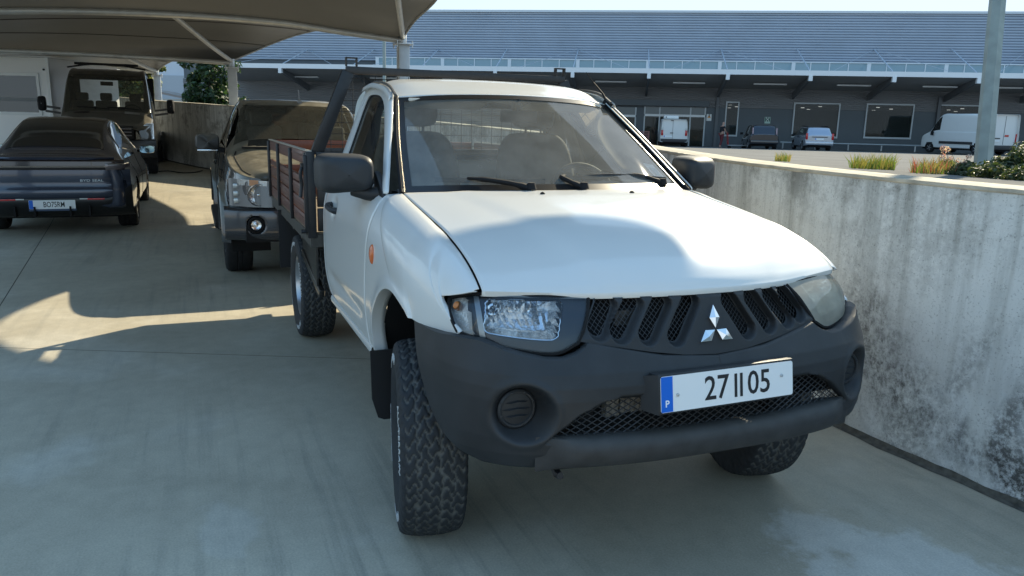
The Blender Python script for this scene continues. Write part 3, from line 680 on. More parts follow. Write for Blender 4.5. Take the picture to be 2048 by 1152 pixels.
# three-diamond emblem
q = MB()
for ang in (90, 210, 330):
    d = np.array([math.cos(R(ang)), math.sin(R(ang))]); n_ = np.array([-d[1], d[0]]); L = .068
    o2 = np.array([0, .9255]); a = o2+d*.004; bq = o2+d*L/2+n_*L*.285+d*.002; c2 = o2+d*L+d*.004; e = o2+d*L/2-n_*L*.285+d*.002; mid = (a+c2)/2
    if ang == 90: c2 = c2+d*.004
    vs = [(float(nosex(p[0], p[1]))+h_, p[0], p[1]) for p, h_ in ((a, .010), (bq, .010), (c2, .010), (e, .010), (mid, .017), (a, -.002), (bq, -.002), (c2, -.002), (e, -.002))]
    q.add(vs, [(0, 1, 4), (1, 2, 4), (2, 3, 4), (3, 0, 4), (0, 5, 6, 1), (1, 6, 7, 2), (2, 7, 8, 3), (3, 8, 5, 0)])
q.build('emblem', CHROME, GRILLE, smooth=False)
# --- headlights
HLN = [[(.540, .396, 1.026), (.585, .421, .985), (.612, .447, .938), (.624, .470, .900)],
       [(.498, .54, 1.030), (.552, .545, .980), (.590, .546, .920), (.607, .550, .868)],
       [(.43, .685, 1.030), (.49, .69, .980), (.524, .69, .928), (.540, .69, .884)],
       [(.375, .753, 1.020), (.425, .765, .980), (.455, .768, .938), (.470, .762, .902)],
       [(.315, .790, 1.000), (.345, .802, .972), (.393, .806, .943), (.432, .802, .917)]]
def headlight(s):
    m_ = (s > 0); HG = net(HLN, 60, 34); HG[..., 1] *= -1
    root = None
    lensm = glass('clear_headlight_lens', (.93, .94, .94), .02, (.7, .7, .68)) if s < 0 else glass('yellowed_headlight_lens', (.92, .88, .76), .50, (.86, .80, .64))
    def sub(u0, u1, v0, v1, nu=24, nv=16, off=0.0):
        uu = np.linspace(u0, u1, nu)*59; vv = np.linspace(v0, v1, nv)*33; out = np.zeros((nu, nv, 3))
        for i, a in enumerate(uu):
            i0 = min(58, int(a)); fa = a-i0
            for j, b in enumerate(vv):
                j0 = min(32, int(b)); fb = b-j0
                out[i, j] = HG[i0, j0]*(1-fa)*(1-fb)+HG[i0+1, j0]*fa*(1-fb)+HG[i0, j0+1]*(1-fa)*fb+HG[i0+1, j0+1]*fa*fb
        return out
    # rubber-edged housing
    q = MB(); ed = np.concatenate([HG[:, 0], HG[-1, 1:], HG[-2::-1, -1], HG[0, -2:0:-1]])
    q.tube(np.concatenate([ed, ed[:1]])-np.array([.004, 0, 0]), .007, 6, cap=False); root = q.build('headlight', BLACK, TR, mirror=m_)
    q = MB(); q.grid(HG+np.array([.002, 0, 0])); q.build('lens', lensm, root, mirror=m_, auto=70)
    bz = mat('headlight_bezel', (.035, .045, .06), .35)
    # dark bezel with the lamp bowls sunk into it
    U, V = np.meshgrid(np.linspace(0, 1, 90), np.linspace(0, 1, 50), indexing='ij'); B = sub(0, 1, 0, 1, 90, 50)
    B[..., 0] -= .016
    def box_sdf(u0, u1, v0, v1, r, sk=0.0):
        cu, cv, hu, hv = (u0+u1)/2, (v0+v1)/2, (u1-u0)/2, (v1-v0)/2
        du = np.abs(U-cu-sk*(V-cv))*1.0; dv = np.abs(V-cv)*.42
        qx = du-(hu-r); qy = dv-(hv*.42-r); return np.hypot(np.maximum(qx, 0), np.maximum(qy, 0))+np.minimum(np.maximum(qx, qy), 0)-r
    d1 = box_sdf(.165, .585, .10, .76, .05, .10); d2 = box_sdf(.690, .975, .07, .94, .05, -.02)
    dep1 = .05*sst(-d1/.03)+.05*np.clip(-d1/.14, 0, 1); dep2 = .03*sst(-d2/.02)+.02*np.clip(-d2/.1, 0, 1)
    B[..., 0] -= dep1+dep2; B[..., 0] -= (.0035*np.sin(U*170)*(d1 < -.012)*(V < .62)+.0015*np.sin(V*160)*(d2 < -.01))
    fm = (d1 > -.004) & (d2 > -.004); f = fm[:-1, :-1]
    q = MB(); q.grid(B, f); q.build('bezel', bz, root, mirror=m_)
    q = MB(); q.grid(B, (d1 <= -.004)[:-1, :-1]); q.build('reflector', REFL, root, mirror=m_)
    q = MB(); q.grid(B, (d2 <= -.004)[:-1, :-1]); ts = q.build('turn_signal_bowl', mat('signal_reflector', (.85, .83, .80), .35, .45, bump=.5, bscale=70), root, mirror=m_)
    st = sub(.612, .664, .0, 1, 4, 24); st[..., 0] -= .009; q = MB(); q.grid(st); q.build('divider_strip', mat('satin_silver', (.45, .48, .5), .4, .5), root, mirror=m_)
    rim = MB(); pts = np.array([(U[i, j], V[i, j]) for i in range(90) for j in range(50) if abs(d1[i, j]) < .006]); 
    if len(pts):
        c = pts.mean(0); an = np.argsort(np.arctan2((pts[:, 1]-c[1])*.42, pts[:, 0]-c[0])); pts = pts[an][::3]
        P = np.array([sub(u, u, v, v, 1, 1)[0, 0] for u, v in pts]); P[:, 0] -= .016; rim.tube(np.concatenate([P, P[:1]]), .0024, 5, cap=False); rim.build('bright_rim', CHROME, root, mirror=m_)
    c = sub(.49, .49, .33, .33, 1, 1)[0, 0]-np.array([.085, 0, 0]); q = MB(); q.lathe([(.022, .012), (.020, .026), (.014, .030), (.010, .045), (.001, .047)], 16, 'x', c); q.build('bulb_shield', CHROME, root, mirror=m_)
    c = sub(.83, .83, .3, .3, 1, 1)[0, 0]-np.array([.038, 0, 0]); q = MB(); q.lathe([(.016, 0), (.014, .012), (.008, .018), (.001, .019)], 14, 'x', c); q.build('amber_bulb', mat('orange_bulb', (.5, .18, .05), .3), ts, mirror=m_)
    if s > 0: root['label'] = 'headlight with hazy yellowed lens'
    return root
headlight(-1); headlight(1)
# --- front bumper
PLAN = cr([(.745, 0), (.742, .2), (.725, .4), (.698, .55), (.652, .68), (.580, .772), (.488, .832), (.365, .864), (.225, .872), (.105, .872)], 240)
LEN = np.concatenate([[0], np.cumsum(np.linalg.norm(np.diff(PLAN, axis=0), axis=1))]); 
PLAN = np.stack([np.interp(np.linspace(0, LEN[-1], 240), LEN, PLAN[:, k]) for k in (0, 1)], 1)
PT = np.gradient(PLAN, axis=0); PT /= np.linalg.norm(PT, axis=1)[:, None]; PN = np.stack([PT[:, 1], -PT[:, 0]], 1)
px_, py_ = PLAN[:, 0], PLAN[:, 1]
ztop = np.where(py_ < .80, np.interp(py_, [0, .2, .4, .458, .474, .50, .545, .60, .69, .75, .80], [.842, .855, .892, .903, .888, .874, .862, .863, .879, .893, .909]), np.interp(px_, [.105, .22, .36, .44, .53], [.886, .887, .897, .908, .909]))
zbot = np.where(py_ < .77, np.interp(py_, [0, .5, .6, .77], [.545, .530, .518, .528]), np.interp(px_, [.105, .165, .225, .33, .42, .50, .58], [.882, .812, .742, .652, .590, .552, .528]))
NV = 90; vt = np.linspace(0, 1, NV); Bm = np.zeros((240, NV, 3))
for j, t in enumerate(vt):
    z = ztop*(1-t)+zbot*t
    off = np.interp(z, [.50, .53, .57, .62, .74, .78, .82, .86, .90, .93], [-.045, -.022, -.006, 0, 0, -.006, -.022, -.048, -.074, -.09])
    off = off*np.interp(py_, [0, .6, .80, .86], [1, 1, .55, .25])
    Bm[:, j] = np.stack([px_+PN[:, 0]*off, -(py_+PN[:, 1]*off), z], 1)
# fog lamp recess
d = np.hypot(Bm[..., 1]+.662, Bm[..., 2]-.700); XF = .588
t = sst((.098-d)/.040); Bm[..., 0] = Bm[..., 0]*(1-t)+XF*t
rimb = np.exp(-((d-.102)/.012)**2)*.004; Bm[..., 0] += rimb
# lower intake opening
yo, zo = np.abs(Bm[..., 1]), Bm[..., 2]
hw = np.interp(zo, [.60, .63, .66, .70, .735, .745], [.60, .575, .535, .487, .415, .36])
sd = np.maximum(yo-hw, np.maximum(zo-.742, .615-zo))
Bm[..., 0] -= .03*sst((.012-sd)/.024)
fm = sd[:-1, :-1] > -.006
q = MB()
fl = np.stack([Bm[:, 0, 0]-PN[:, 0]*.05, Bm[:, 0, 1]+PN[:, 1]*.05, Bm[:, 0, 2]-.004], 1)[:, None]; fl2 = (fl+Bm[:, :1])/2+np.array([0, 0, .004]); Bm = np.concatenate([fl, fl2, Bm], 1); fm = np.concatenate([np.ones((239, 2), bool), fm], 1)
q.grid(Bm, fm); q.grid(Bm*np.array([1, -1, 1]), fm, flip=True)
BUMP = q.build('front_bumper', PLAST, TR, auto=60)
BUMP.modifiers.new('thickness', 'SOLIDIFY').thickness = .004
for s in (-1, 1):
    q = MB(); q.lathe([(.064, -.004), (.064, .008), (.058, .013), (.053, .012), (.050, .006), (.001, .008)], 40, 'x', (XF+.004, -.662, .700))
    for dz, w in ((.022, .040), (0, .052), (-.023, .040)):
        q.add(*(lambda c: ([(c[0]+.010*k, c[1]+a*w, c[2]+b*.006) for k, a, b in ((0, -1, 0), (0, 0, 1), (0, 1, 0), (0, 0, -1), (1, -.55, 0), (1, 0, .35), (1, .55, 0), (1, 0, -.35))], [(0, 1, 5, 4), (1, 2, 6, 5), (2, 3, 7, 6), (3, 0, 4, 7), (4, 5, 6, 7)]))((XF+.010, -.662, .700+dz)))
    for a in range(0, 360, 45): q.lathe([(.006, 0), (.005, .004), (.001, .005)], 8, 'x', (XF+.013, -.662+.056*math.cos(R(a+20)), .700+.056*math.sin(R(a+20))))
    q.build('fog_lamp_cover', PLAST, BUMP, mirror=(s > 0))
def bsurf(y, z): return float(np.interp(abs(y), py_[:150], px_[:150]))-.035
diamond_mesh('intake_mesh', BUMP, (-.60, .60), (.608, .75), bsurf, .034, .0020, lambda y, z: abs(y) < np.interp(z, [.60, .63, .66, .70, .735, .755], [.61, .585, .545, .50, .43, .38]), .62)
q = MB(); q.grid(np.array([[(.56-.35*abs(y)**2, y, z) for z in (.5, .80)] for y in np.linspace(-.65, .65, 15)])); q.build('intake_backing', BLACK, BUMP)
q = MB(); q.box((.60, -.33, .69), (.03, .05, .10)); q.box((.605, -.16, .685), (.02, .30, .075))
for k in range(16): q.box((.617, -.30+.0185*k, .685), (.004, .008, .075))
q.build('oil_cooler', mat('bare_alloy', (.30, .27, .23), .55, .4, var=.4, scale=60), BUMP, smooth=False)
# lip below the intake
G = []
prof = [(-.06, .612), (-.015, .620), (.012, .616), (.028, .602), (.034, .578), (.030, .550), (.016, .526), (-.015, .511), (-.07, .506)]
for t in np.linspace(-1, 1, 90):
    y = .625*t; x0 = float(np.interp(abs(y), py_, px_)); e = 1-1.0*sst((abs(t)-.78)/.22); row = []
    for dx, z in prof: row.append((x0-.01+dx*e, y, z*(1)+(.008*abs(t)**3)))
    G.append(row)
q = MB(); q.grid(np.array(G)); q.add([G[0][i] for i in range(9)], [tuple(range(9))]); q.add([G[-1][i] for i in range(9)], [tuple(range(8, -1, -1))]); q.build('bumper_lip', PLDUST, BUMP)
q = MB(); q.tube([(.60, -.545, .53), (.66, -.545, .492), (.685, -.545, .496)], [.012, .014, .012], 8); q.build('tow_hook', BLKMET, TR)
q = MB(); q.box((.28, 0, .72), (.10, 1.36, .40)); q.box((.27, 0, .98), (.10, 1.30, .10)); q.build('front_light_block', BLACK, TR);  # hidden black boxes added to stop light leaking through the nose
for s in (-1, 1):
    q = MB(); q.grid(np.array([[(x, -y, float(zgap(x))-.03) for y in (.66, .715, .735)] for x in np.linspace(-.62, .36, 24)])); q.build('hood_gap_light_block', BLACK, TR, mirror=(s > 0))  # hidden strips added under the hood gaps to keep sunlight from passing
q = MB(); q.box((-.10, 0, .40), (.70, 1.04, .03)); q.build('underside_light_block', BLACK, TR)  # hidden plate added to block a sliver of sun on the ground below
# --- number plate
PR_ = empty('number_plate'); PR_.parent = TR; PR_.location = (.779, 0.0, .7605); PR_.rotation_euler = (0, R(-8.5), R(1.2))
q = MB(); q.box((-.035, 0, .0), (.055, .535, .128)); q.build('plate_bracket', PLAST, PR_, bevel=.006, smooth=True)
q = MB(); G = [[(-.062, -.29, .055), (-.06, -.30, -.05)], [(-.008, -.266, .063), (-.008, -.266, -.064)]]; q.grid(np.array(G)); q.build('bracket_cheek', PLAST, PR_)
q = MB(); q.prism(rrect(.520, .113, .008), 0, .0012, 'x'); q.build('plate', mat('plate_white', (.80, .82, .82), .3), PR_, loc=(-.006, 0, 0), smooth=False)
q = MB(); q.box((-.0040, -.2375, 0), (.0014, .042, .110)); q.build('plate_band', mat('plate_blue', (.0, .13, .62), .35), PR_, bevel=.0)
MT = Matrix(((0, 0, 1, -.0044), (1, 0, 0, 0), (0, 1, 0, 0), (0, 0, 0, 1)))
PBLK = mat('plate_black', (.012, .012, .014), .5)
for tx, yy in (('27', -.0495), ('05', .120)): text_mesh('plate_digits', tx, .108, PBLK, PR_, Matrix.Translation((0, yy, -.002)) @ MT, .0006, .90, off=.0008)
q = MB(); q.box((-.0040, .0255, 0), (.0016, .0098, .076)); q.build('plate_letter', PBLK, PR_); q = MB(); q.box((-.0040, .0475, 0), (.0016, .0098, .076)); q.build('plate_letter', PBLK, PR_)
text_mesh('country_letter', 'P', .030, mat('plate_lettering', (.85, .87, .88), .4), PR_, Matrix.Translation((.0012, -.2375, -.030)) @ MT, .0004, 1.0, off=.0006)
for yy, zz in ((-.198, -.005), (.212, .012)):
    q = MB(); q.lathe([(.0055, -.001), (.005, .002), (.001, .003)], 10, 'x', (-.0035, yy, zz)); q.build('plate_screw', GALV, PR_)
# --- mirrors
def mirror(s):
    root = None
    # housing: superellipse sections from glass side (rear, -x) to nose (+x)
    G = []
    secs = [(-.905, .96, 1.0), (-.885, 1.0, 1.0), (-.85, 1.0, 1.0), (-.80, .985, .985), (-.755, .93, .94), (-.725, .80, .84), (-.71, .55, .62), (-.705, .02, .02)]
    yc, zc, hw_, hh = .928, 1.328, .118, .088
    for x, a, b in secs:
        row = []
        for k in range(40):
            t = 2*math.pi*k/40; c, sn = math.cos(t), math.sin(t); e = .42
            u = math.copysign(abs(c)**e, c)*hw_*a; v = math.copysign(abs(sn)**e, sn)*hh*b
            # lower inner corner is cut away
            v += (.028*max(0, -v/hh)*max(0, .5-u/hw_)*.5)
            row.append((x+.10*(.0 if True else 0)-(u/hw_)*.045, -(yc+u), zc+v-.010*(u/hw_)*0))
        G.append(row)
    q = MB(); q.grid(np.array(G).transpose(1, 0, 2), closed_u=True); root = q.build('wing_mirror', PLAST, TR, mirror=(s > 0), auto=60)
    q = MB(); q.add([(G[0][k][0]+.004, G[0][k][1], G[0][k][2]) for k in range(40)], [tuple(range(40))]); q.build('mirror_glass', CHROME, root, mirror=(s > 0))
    q = MB(); q.prism([(-.62, 1.235), (-.64, 1.262), (-.745, 1.325), (-.80, 1.345), (-.80, 1.21), (-.70, 1.19), (-.66, 1.185)], -.80, -.772, 'y'); q.build('mirror_base', PLAST, root, mirror=(s > 0), bevel=.006)
    q = MB(); q.tube(cr([(-.73, -.775, 1.245), (-.745, -.83, 1.245), (-.78, -.90, 1.262)], 8), [.042, .036, .034, .032, .032, .030, .03, .028], 10); q.build('mirror_arm', PLAST, root, mirror=(s > 0))
mirror(-1); mirror(1)
# --- wheels
def tread_field(n_u, n_v, seed):
    """block pattern: relaxed staggered cells, distance to the nearest cell border"""
    rg = np.random.default_rng(seed); cells = []
    nu = 46; rows_ = [.10, .30, .50, .70, .90]
    for r_, v in enumerate(rows_):
        for k in range(nu):
            cells.append(((k+.5*(r_ % 2)+rg.uniform(-.16, .16))/nu, v+rg.uniform(-.035, .035)))
    C = np.array(cells); C = np.concatenate([C, C+[1, 0], C-[1, 0]])
    u = np.linspace(0, 1, n_u, endpoint=False); v = np.linspace(0, 1, n_v); out = np.zeros((n_u, n_v))
    asp = np.array([2.35, .27])           # metres round, metres across
    Cm = C*asp
    for i in range(n_u):
        uu = u[i]; sel = Cm[np.abs(C[:, 0]-uu) < .06]
        for j in range(n_v):
            # zigzag warp gives interlocking edges
            p = np.array([uu+.006*math.sin(v[j]*34), v[j]+.028*math.sin(uu*2*math.pi*nu*1.0+v[j]*5)])*asp
            dd = np.sort(np.hypot(*(sel-p).T))[:2]; out[i, j] = (dd[1]-dd[0])/2
    return out
TRW, TRR = .24, .378
_N, _V = 400, 44
TF = tread_field(_N, _V, 3)
def tyre_mesh():
    us = np.linspace(0, 2*math.pi, _N, endpoint=False); vs = np.linspace(-1, 1, _V); G = np.zeros((_N, _V+16, 3)); gv = np.zeros((_N, _V+16))
    blk = sst((TF-.0025)/.004)
    side = [(.215, .105), (.225, .118), (.255, .134), (.290, .141), (.322, .138), (.342, .132), (.355, .127), (.363, .122)]
    for i, a in enumerate(us):
        prof = [(r_, -w_, 0) for r_, w_ in side]
        lug = .004*(1 if (i*46/_N*1.0) % 1 < .55 else 0)
        prof[5] = (prof[5][0], prof[5][1]-lug, 0); prof[6] = (prof[6][0], prof[6][1]-lug*1.3, 0)
        for j, v in enumerate(vs):
            rad = TRR-.010*abs(v)**3-.003*v*v-(1-blk[i, j])*.0085
            prof.append((rad, v*.118, 1-blk[i, j]))
        for r_, w_ in reversed(side): prof.append((r_, w_+(lug if r_ in (.342, .355) else 0), 0))
        for j, (r_, w_, g0) in enumerate(prof): G[i, j] = (r_*math.cos(a), w_, r_*math.sin(a)); gv[i, j] = g0
    return G, gv
TG, TGV = tyre_mesh()
def tyre_mat():
    m = bpy.data.materials.new('worn_tread'); m.use_nodes = True; n = m.node_tree.nodes; l = m.node_tree.links; b = n['Principled BSDF']
    a = n.new('ShaderNodeAttribute'); a.attribute_name = 'groove'
    x = n.new('ShaderNodeMixRGB'); x.inputs[1].default_value = (.024, .026, .029, 1); x.inputs[2].default_value = (.12, .118, .108, 1); l.new(a.outputs['Fac'], x.inputs[0])
    t = n.new('ShaderNodeTexNoise'); t.inputs['Scale'].default_value = 35; t.inputs['Detail'].default_value = 6; tcn = n.new('ShaderNodeTexCoord'); l.new(tcn.outputs['Object'], t.inputs['Vector'])
    y = n.new('ShaderNodeMixRGB'); y.blend_type = 'MULTIPLY'; y.inputs[0].default_value = .6; l.new(x.outputs[0], y.inputs[1]); l.new(t.outputs['Fac'], y.inputs[2])
    z = n.new('ShaderNodeMixRGB'); z.blend_type = 'ADD'; z.inputs[0].default_value = .5; l.new(y.outputs[0], z.inputs[1]); l.new(y.outputs[0], z.inputs[2]); l.new(z.outputs[0], b.inputs['Base Color'])
    b.inputs['Roughness'].default_value = .72; b.inputs['Specular IOR Level'].default_value = .35
    bp_ = n.new('ShaderNodeBump'); bp_.inputs['Strength'].default_value = .25; bp_.inputs['Distance'].default_value = .004; l.new(t.outputs['Fac'], bp_.inputs['Height']); l.new(bp_.outputs[0], b.inputs['Normal'])
    return m
q = MB(); q.grid(TG, closed_u=True)
me_t = bpy.data.meshes.new('tyre'); me_t.from_pydata(q.v, [], q.f); me_t.materials.append(tyre_mat())
at_ = me_t.attributes.new('groove', 'FLOAT', 'POINT'); at_.data.foreach_set('value', TGV.reshape(-1).astype(np.float32))
me_t.polygons.foreach_set('use_smooth', [True]*len(me_t.polygons)); me_t.update()
def rim_build(parent):
    q = MB(); q.lathe([(.226, -.100), (.220, -.112), (.208, -.112), (.200, -.095), (.192, -.05), (.186, .06), (.2, .10), (.222, .112)], 48)
    q.build('rim_barrel', SILVER, parent)
    q = MB(); n = 64; G = []
    for i in range(n):
        a = 2*math.pi*i/n; hole = .5+.5*math.cos(a*8); G.append([(r_*math.cos(a), h_, r_*math.sin(a)) for r_, h_ in ((.196, -.060), (.180, -.072), (.160, -.078), (.135, -.075+.012*hole), (.105, -.062), (.080, -.080), (.055, -.088), (.05, -.096), (.034, -.100), (.001, -.101))])
    q.grid(np.array(G), closed_u=True); q.build('rim_disc', SILVER, parent)
    for k in range(8):
        q = MB(); a = 2*math.pi*(k+.5)/8; q.lathe([(.017, -.004), (.001, -.005)], 14, 'y', (.148*math.cos(a), -.076, .148*math.sin(a))); q.build('rim_hole', BLACK, parent)
    for k in range(6):
        a = 2*math.pi*k/6; q = MB(); q.lathe([(.010, 0), (.010, -.016), (.006, -.019), (.001, -.019)], 8, 'y', (.070*math.cos(a), -.078, .070*math.sin(a))); q.build('wheel_nut', GALV, parent)
def arc_text(parent, body, size, rad, mid_deg, yoff, m_):
    cu = bpy.data.curves.new('tyre_lettering', 'FONT'); cu.body = body; cu.size = size; cu.extrude = .0012; cu.align_x = 'CENTER'; cu.resolution_u = 2
    t = bpy.data.objects.new('t', cu); COL.objects.link(t); dg = bpy.context.evaluated_depsgraph_get(); me = bpy.data.meshes.new_from_object(t.evaluated_get(dg)); bpy.data.objects.remove(t)
    for v in me.vertices:
        a = R(mid_deg)-v.co.x/rad; r_ = rad+v.co.y; h_ = np.interp(r_, [.255, .29, .322, .342], [-.134, -.141, -.138, -.132])
        v.co = (r_*math.cos(a), h_-.0012-v.co.z, r_*math.sin(a))
    me.materials.clear(); me.materials.append(m_); o = bpy.data.objects.new('tyre_lettering', me); COL.objects.link(o); o.parent = parent
def wheel(x, y, steer, flip, yc=None):
    w = empty('wheel', (x, y, TRR-.006)); w.parent = TR; w.scale = (1, .86, 1); w.rotation_euler = (0, 0, R(steer)+(math.pi if flip else 0))
    t = bpy.data.objects.new('tyre', me_t); COL.objects.link(t); t.parent = w; t.rotation_euler = (0, random.uniform(0, 6), 0)
    rim_build(w)
    wl_ = mat('white_lettering', (.62, .63, .62), .6)
    for d_ in (0, 90, 180, 270): arc_text(w, 'ALL-TERRAIN', .040, .292, d_+20, 0, wl_)
    return w
wheel(-.055, -.768, -10.5, False); wheel(-.055, .77, -12, True); wheel(-3.02, -.79, 0, False); wheel(-3.02, .79, 0, True)
# axles, frame and the other black steelwork underneath
q = MB()
q.bar((-.35, -.40, .52), (-4.2, -.40, .60), .07, .13); q.bar((-.35, .40, .52), (-4.2, .40, .60), .07, .13); q.bar((.55, -.40, .60), (-.35, -.40, .52), .07, .12); q.bar((.55, .40, .60), (-.35, .40, .52), .07, .12)
q.tube([(-3, -.70, .38), (-3, .70, .38)], .045, 10); q.tube([(0, -.66, .38), (0, .66, .40)], .035, 8); q.box((-1.2, 0, .58), (2.2, .5, .12)); q.box((.20, 0, .60), (.35, .7, .05))
q.tube([(.12, -.62, .40), (.20, -.45, .42), (.25, -.2, .42)], .018, 6)
q.build('chassis', BLKMET, TR)
q = MB(); q.prism([(-.905, .615), (-.90, .40), (-.875, .315), (-.85, .303), (-.66, .300), (-.655, .615)], -.435, -.427, 'x'); q.build('mud_flap', mat('mud_flap_rubber', (.012, .012, .013), .6), TR, smooth=False)
q = MB(); q.prism([(.66, .60), (.66, .30), (.90, .30), (.905, .60)], -.435, -.427, 'x'); q.build('mud_flap', MATS['mud_flap_rubber'], TR, smooth=False)
for s in (-1, 1):
    q = MB(); q.prism([(-.96, .86), (-.96, .40), (-.66, .40), (-.66, .86)], -3.62, -3.61, 'x'); q.build('mud_flap', MATS['mud_flap_rubber'], TR, mirror=(s > 0), smooth=False)
# --- interior
SEAT = mat('dark_seat_fabric', (.13, .118, .098), .85, var=.2, scale=30, bump=.2, bscale=150)
def seat(y):
    se = empty('seat', (-1.35, y, .95)); se.parent = TR
    q = MB(); q.box((.02, 0, .0), (.5, .5, .16)); q.build('seat_cushion', SEAT, se, bevel=.05, seg=4)
    G = []
    for z, hw_, d_ in ((.05, .24, .07), (.15, .25, .075), (.35, .245, .07), (.48, .215, .06), (.545, .16, .05), (.56, .10, .03)):
        G.append([(-.24-.20*z+d_*math.copysign(abs(math.cos(a))**.5, math.cos(a)), hw_*math.copysign(abs(math.sin(a))**.5, math.sin(a)), z) for a in np.linspace(0, 2*math.pi, 28, endpoint=False)])
    q = MB(); q.grid(net(np.array(G), 24, 28).transpose(1, 0, 2), closed_u=True); q.add(G[-1], [tuple(range(28))]); q.build('seat_back', SEAT, se)
    G = []
    for z, hw_, d_ in ((.585, .06, .03), (.60, .115, .045), (.66, .135, .055), (.76, .125, .05), (.80, .10, .04), (.815, .05, .02)):
        G.append([(-.355-.05*(z-.6)+d_*math.copysign(abs(math.cos(a))**.6, math.cos(a)), hw_*math.copysign(abs(math.sin(a))**.6, math.sin(a)), z) for a in np.linspace(0, 2*math.pi, 24, endpoint=False)])
    q = MB(); q.grid(net(np.array(G), 20, 24).transpose(1, 0, 2), closed_u=True); q.add(G[-1], [tuple(range(24))]); q.add(G[0], [tuple(range(23, -1, -1))])
    for yy in (-.05, .05): q.tube([(-.35, yy, .52), (-.352, yy, .62)], .007, 6)
    q.build('headrest', SEAT, se)
seat(-.37); seat(.37)
q = MB(); G = []
for y in np.linspace(-.72, .72, 25): G.append([(-.46-.10*(y/.72)**2, y, 1.245), (-.62, y, 1.262+.012*math.exp(-((y-.37)/.2)**2)), (-.78, y, 1.255+.04*math.exp(-((y-.37)/.18)**2)), (-.84, y, 1.21), (-.86, y, 1.0), (-.80, y, .75)])
q.grid(np.array(G)); q.build('dashboard', mat('dash_grey', (.22, .225, .22), .65), TR)
q = MB(); a = np.linspace(0, 2*math.pi, 41); q.tube([(-1.0-.185*math.cos(t)*.45, .37+.185*math.sin(t), 1.19+.185*math.cos(t)*.89) for t in a], .014, 8, cap=False)
for t in (R(90), R(270), R(180)): q.bar((-1.0, .37, 1.19), (-1.0-.18*math.cos(t)*.45, .37+.18*math.sin(t), 1.19+.18*math.cos(t)*.89), .03, .018)
q.lathe([(.06, -.03), (.06, .01), (.04, .02), (.001, .022)], 16, 'x', (-1.01, .37, 1.19)); q.build('steering_wheel', DARKIN, TR)
q = MB(); q.box((-1.3, 0, .74), (1.1, 1.5, .04)); q.build('cab_floor', mat('cab_carpet', (.08, .08, .078), .9), TR)
q = MB(); q.box((-1.09, .02, 1.600), (.03, .20, .062)); q.bar((-1.085, .02, 1.63), (-1.10, .02, 1.69), .02); q.build('rear_view_mirror', DARKIN, TR, bevel=.008)
for s in (-1, 1):
    q = MB(); q.box((-1.24, s*.33, 1.655), (.15, .42, .018), Matrix.Rotation(R(-12), 3, 'Y')); q.build('sun_visor', mat('headliner', (.60, .57, .50), .9), TR, bevel=.006)
q = MB(); q.grid(np.array([[(x, y, roofpt(x, y)-.035) for y in np.linspace(-.56, .56, 15)] for x in np.linspace(-1.22, -1.88, 8)])); q.build('roof_lining', MATS['headliner'], TR)
# inspection sticker behind the glass
P = [wsp(u, v)-np.array([.012, 0, .012]) for u, v in ((.035, .09), (.098, .10), (.098, .275), (.035, .265))]
q = MB(); q.add(P, [(0, 1, 2, 3)]); ST = q.build('windscreen_sticker', mat('sticker_white', (.7, .75, .75), .5), TR, smooth=False)
P2 = [wsp(u, v)-np.array([.010, 0, .010]) for u, v in ((.044, .135), (.086, .14), (.086, .225), (.044, .22))]
q = MB(); q.add(P2, [(0, 1, 2, 3)]); q.build('sticker_print', mat('sticker_blue', (.18, .34, .42), .5), ST, smooth=False)
# antenna on the driver side pillar
q = MB(); q.tube([(-1.235, .600, 1.692), (-1.18, .612, 1.672)], [.020, .014], 8); q.tube([(-1.22, .602, 1.695), (-1.245, .59, 1.735), (-1.30, .555, 1.80)], [.007, .006, .004], 6); q.tube([(-1.30, .555, 1.80), (-1.345, .53, 1.855)], .0028, 5); q.build('antenna', BLACK, TR)

# --- wooden drop-side bed
WOOD = None
def wood_mat(name, c0, c1, rough=.45):
    m = bpy.data.materials.new(name); m.use_nodes = True; n = m.node_tree.nodes; l = m.node_tree.links; b = n['Principled BSDF']
    tcn = n.new('ShaderNodeTexCoord'); mp = n.new('ShaderNodeMapping'); mp.inputs['Scale'].default_value = (1.2, 14, 22); l.new(tcn.outputs['Object'], mp.inputs['Vector'])
    t = n.new('ShaderNodeTexNoise'); t.inputs['Scale'].default_value = 3; t.inputs['Detail'].default_value = 8; t.inputs['Roughness'].default_value = .7; t.inputs['Distortion'].default_value = .8; l.new(mp.outputs[0], t.inputs['Vector'])
    r = n.new('ShaderNodeValToRGB'); r.color_ramp.elements[0].position = .3; r.color_ramp.elements[1].position = .7; r.color_ramp.elements[0].color = (*c0, 1); r.color_ramp.elements[1].color = (*c1, 1); l.new(t.outputs['Fac'], r.inputs[0]); l.new(r.outputs[0], b.inputs['Base Color'])
    b.inputs['Roughness'].default_value = rough; b.inputs['Coat Weight'].default_value = .15
    bp_ = n.new('ShaderNodeBump'); bp_.inputs['Strength'].default_value = .2; bp_.inputs['Distance'].default_value = .004; l.new(t.outputs['Fac'], bp_.inputs['Height']); l.new(bp_.outputs[0], b.inputs['Normal']); return m
WOOD = wood_mat('varnished_wood', (.075, .028, .02), (.20, .085, .06))
XF_, XR_, YB_ = -1.945, -4.36, .94
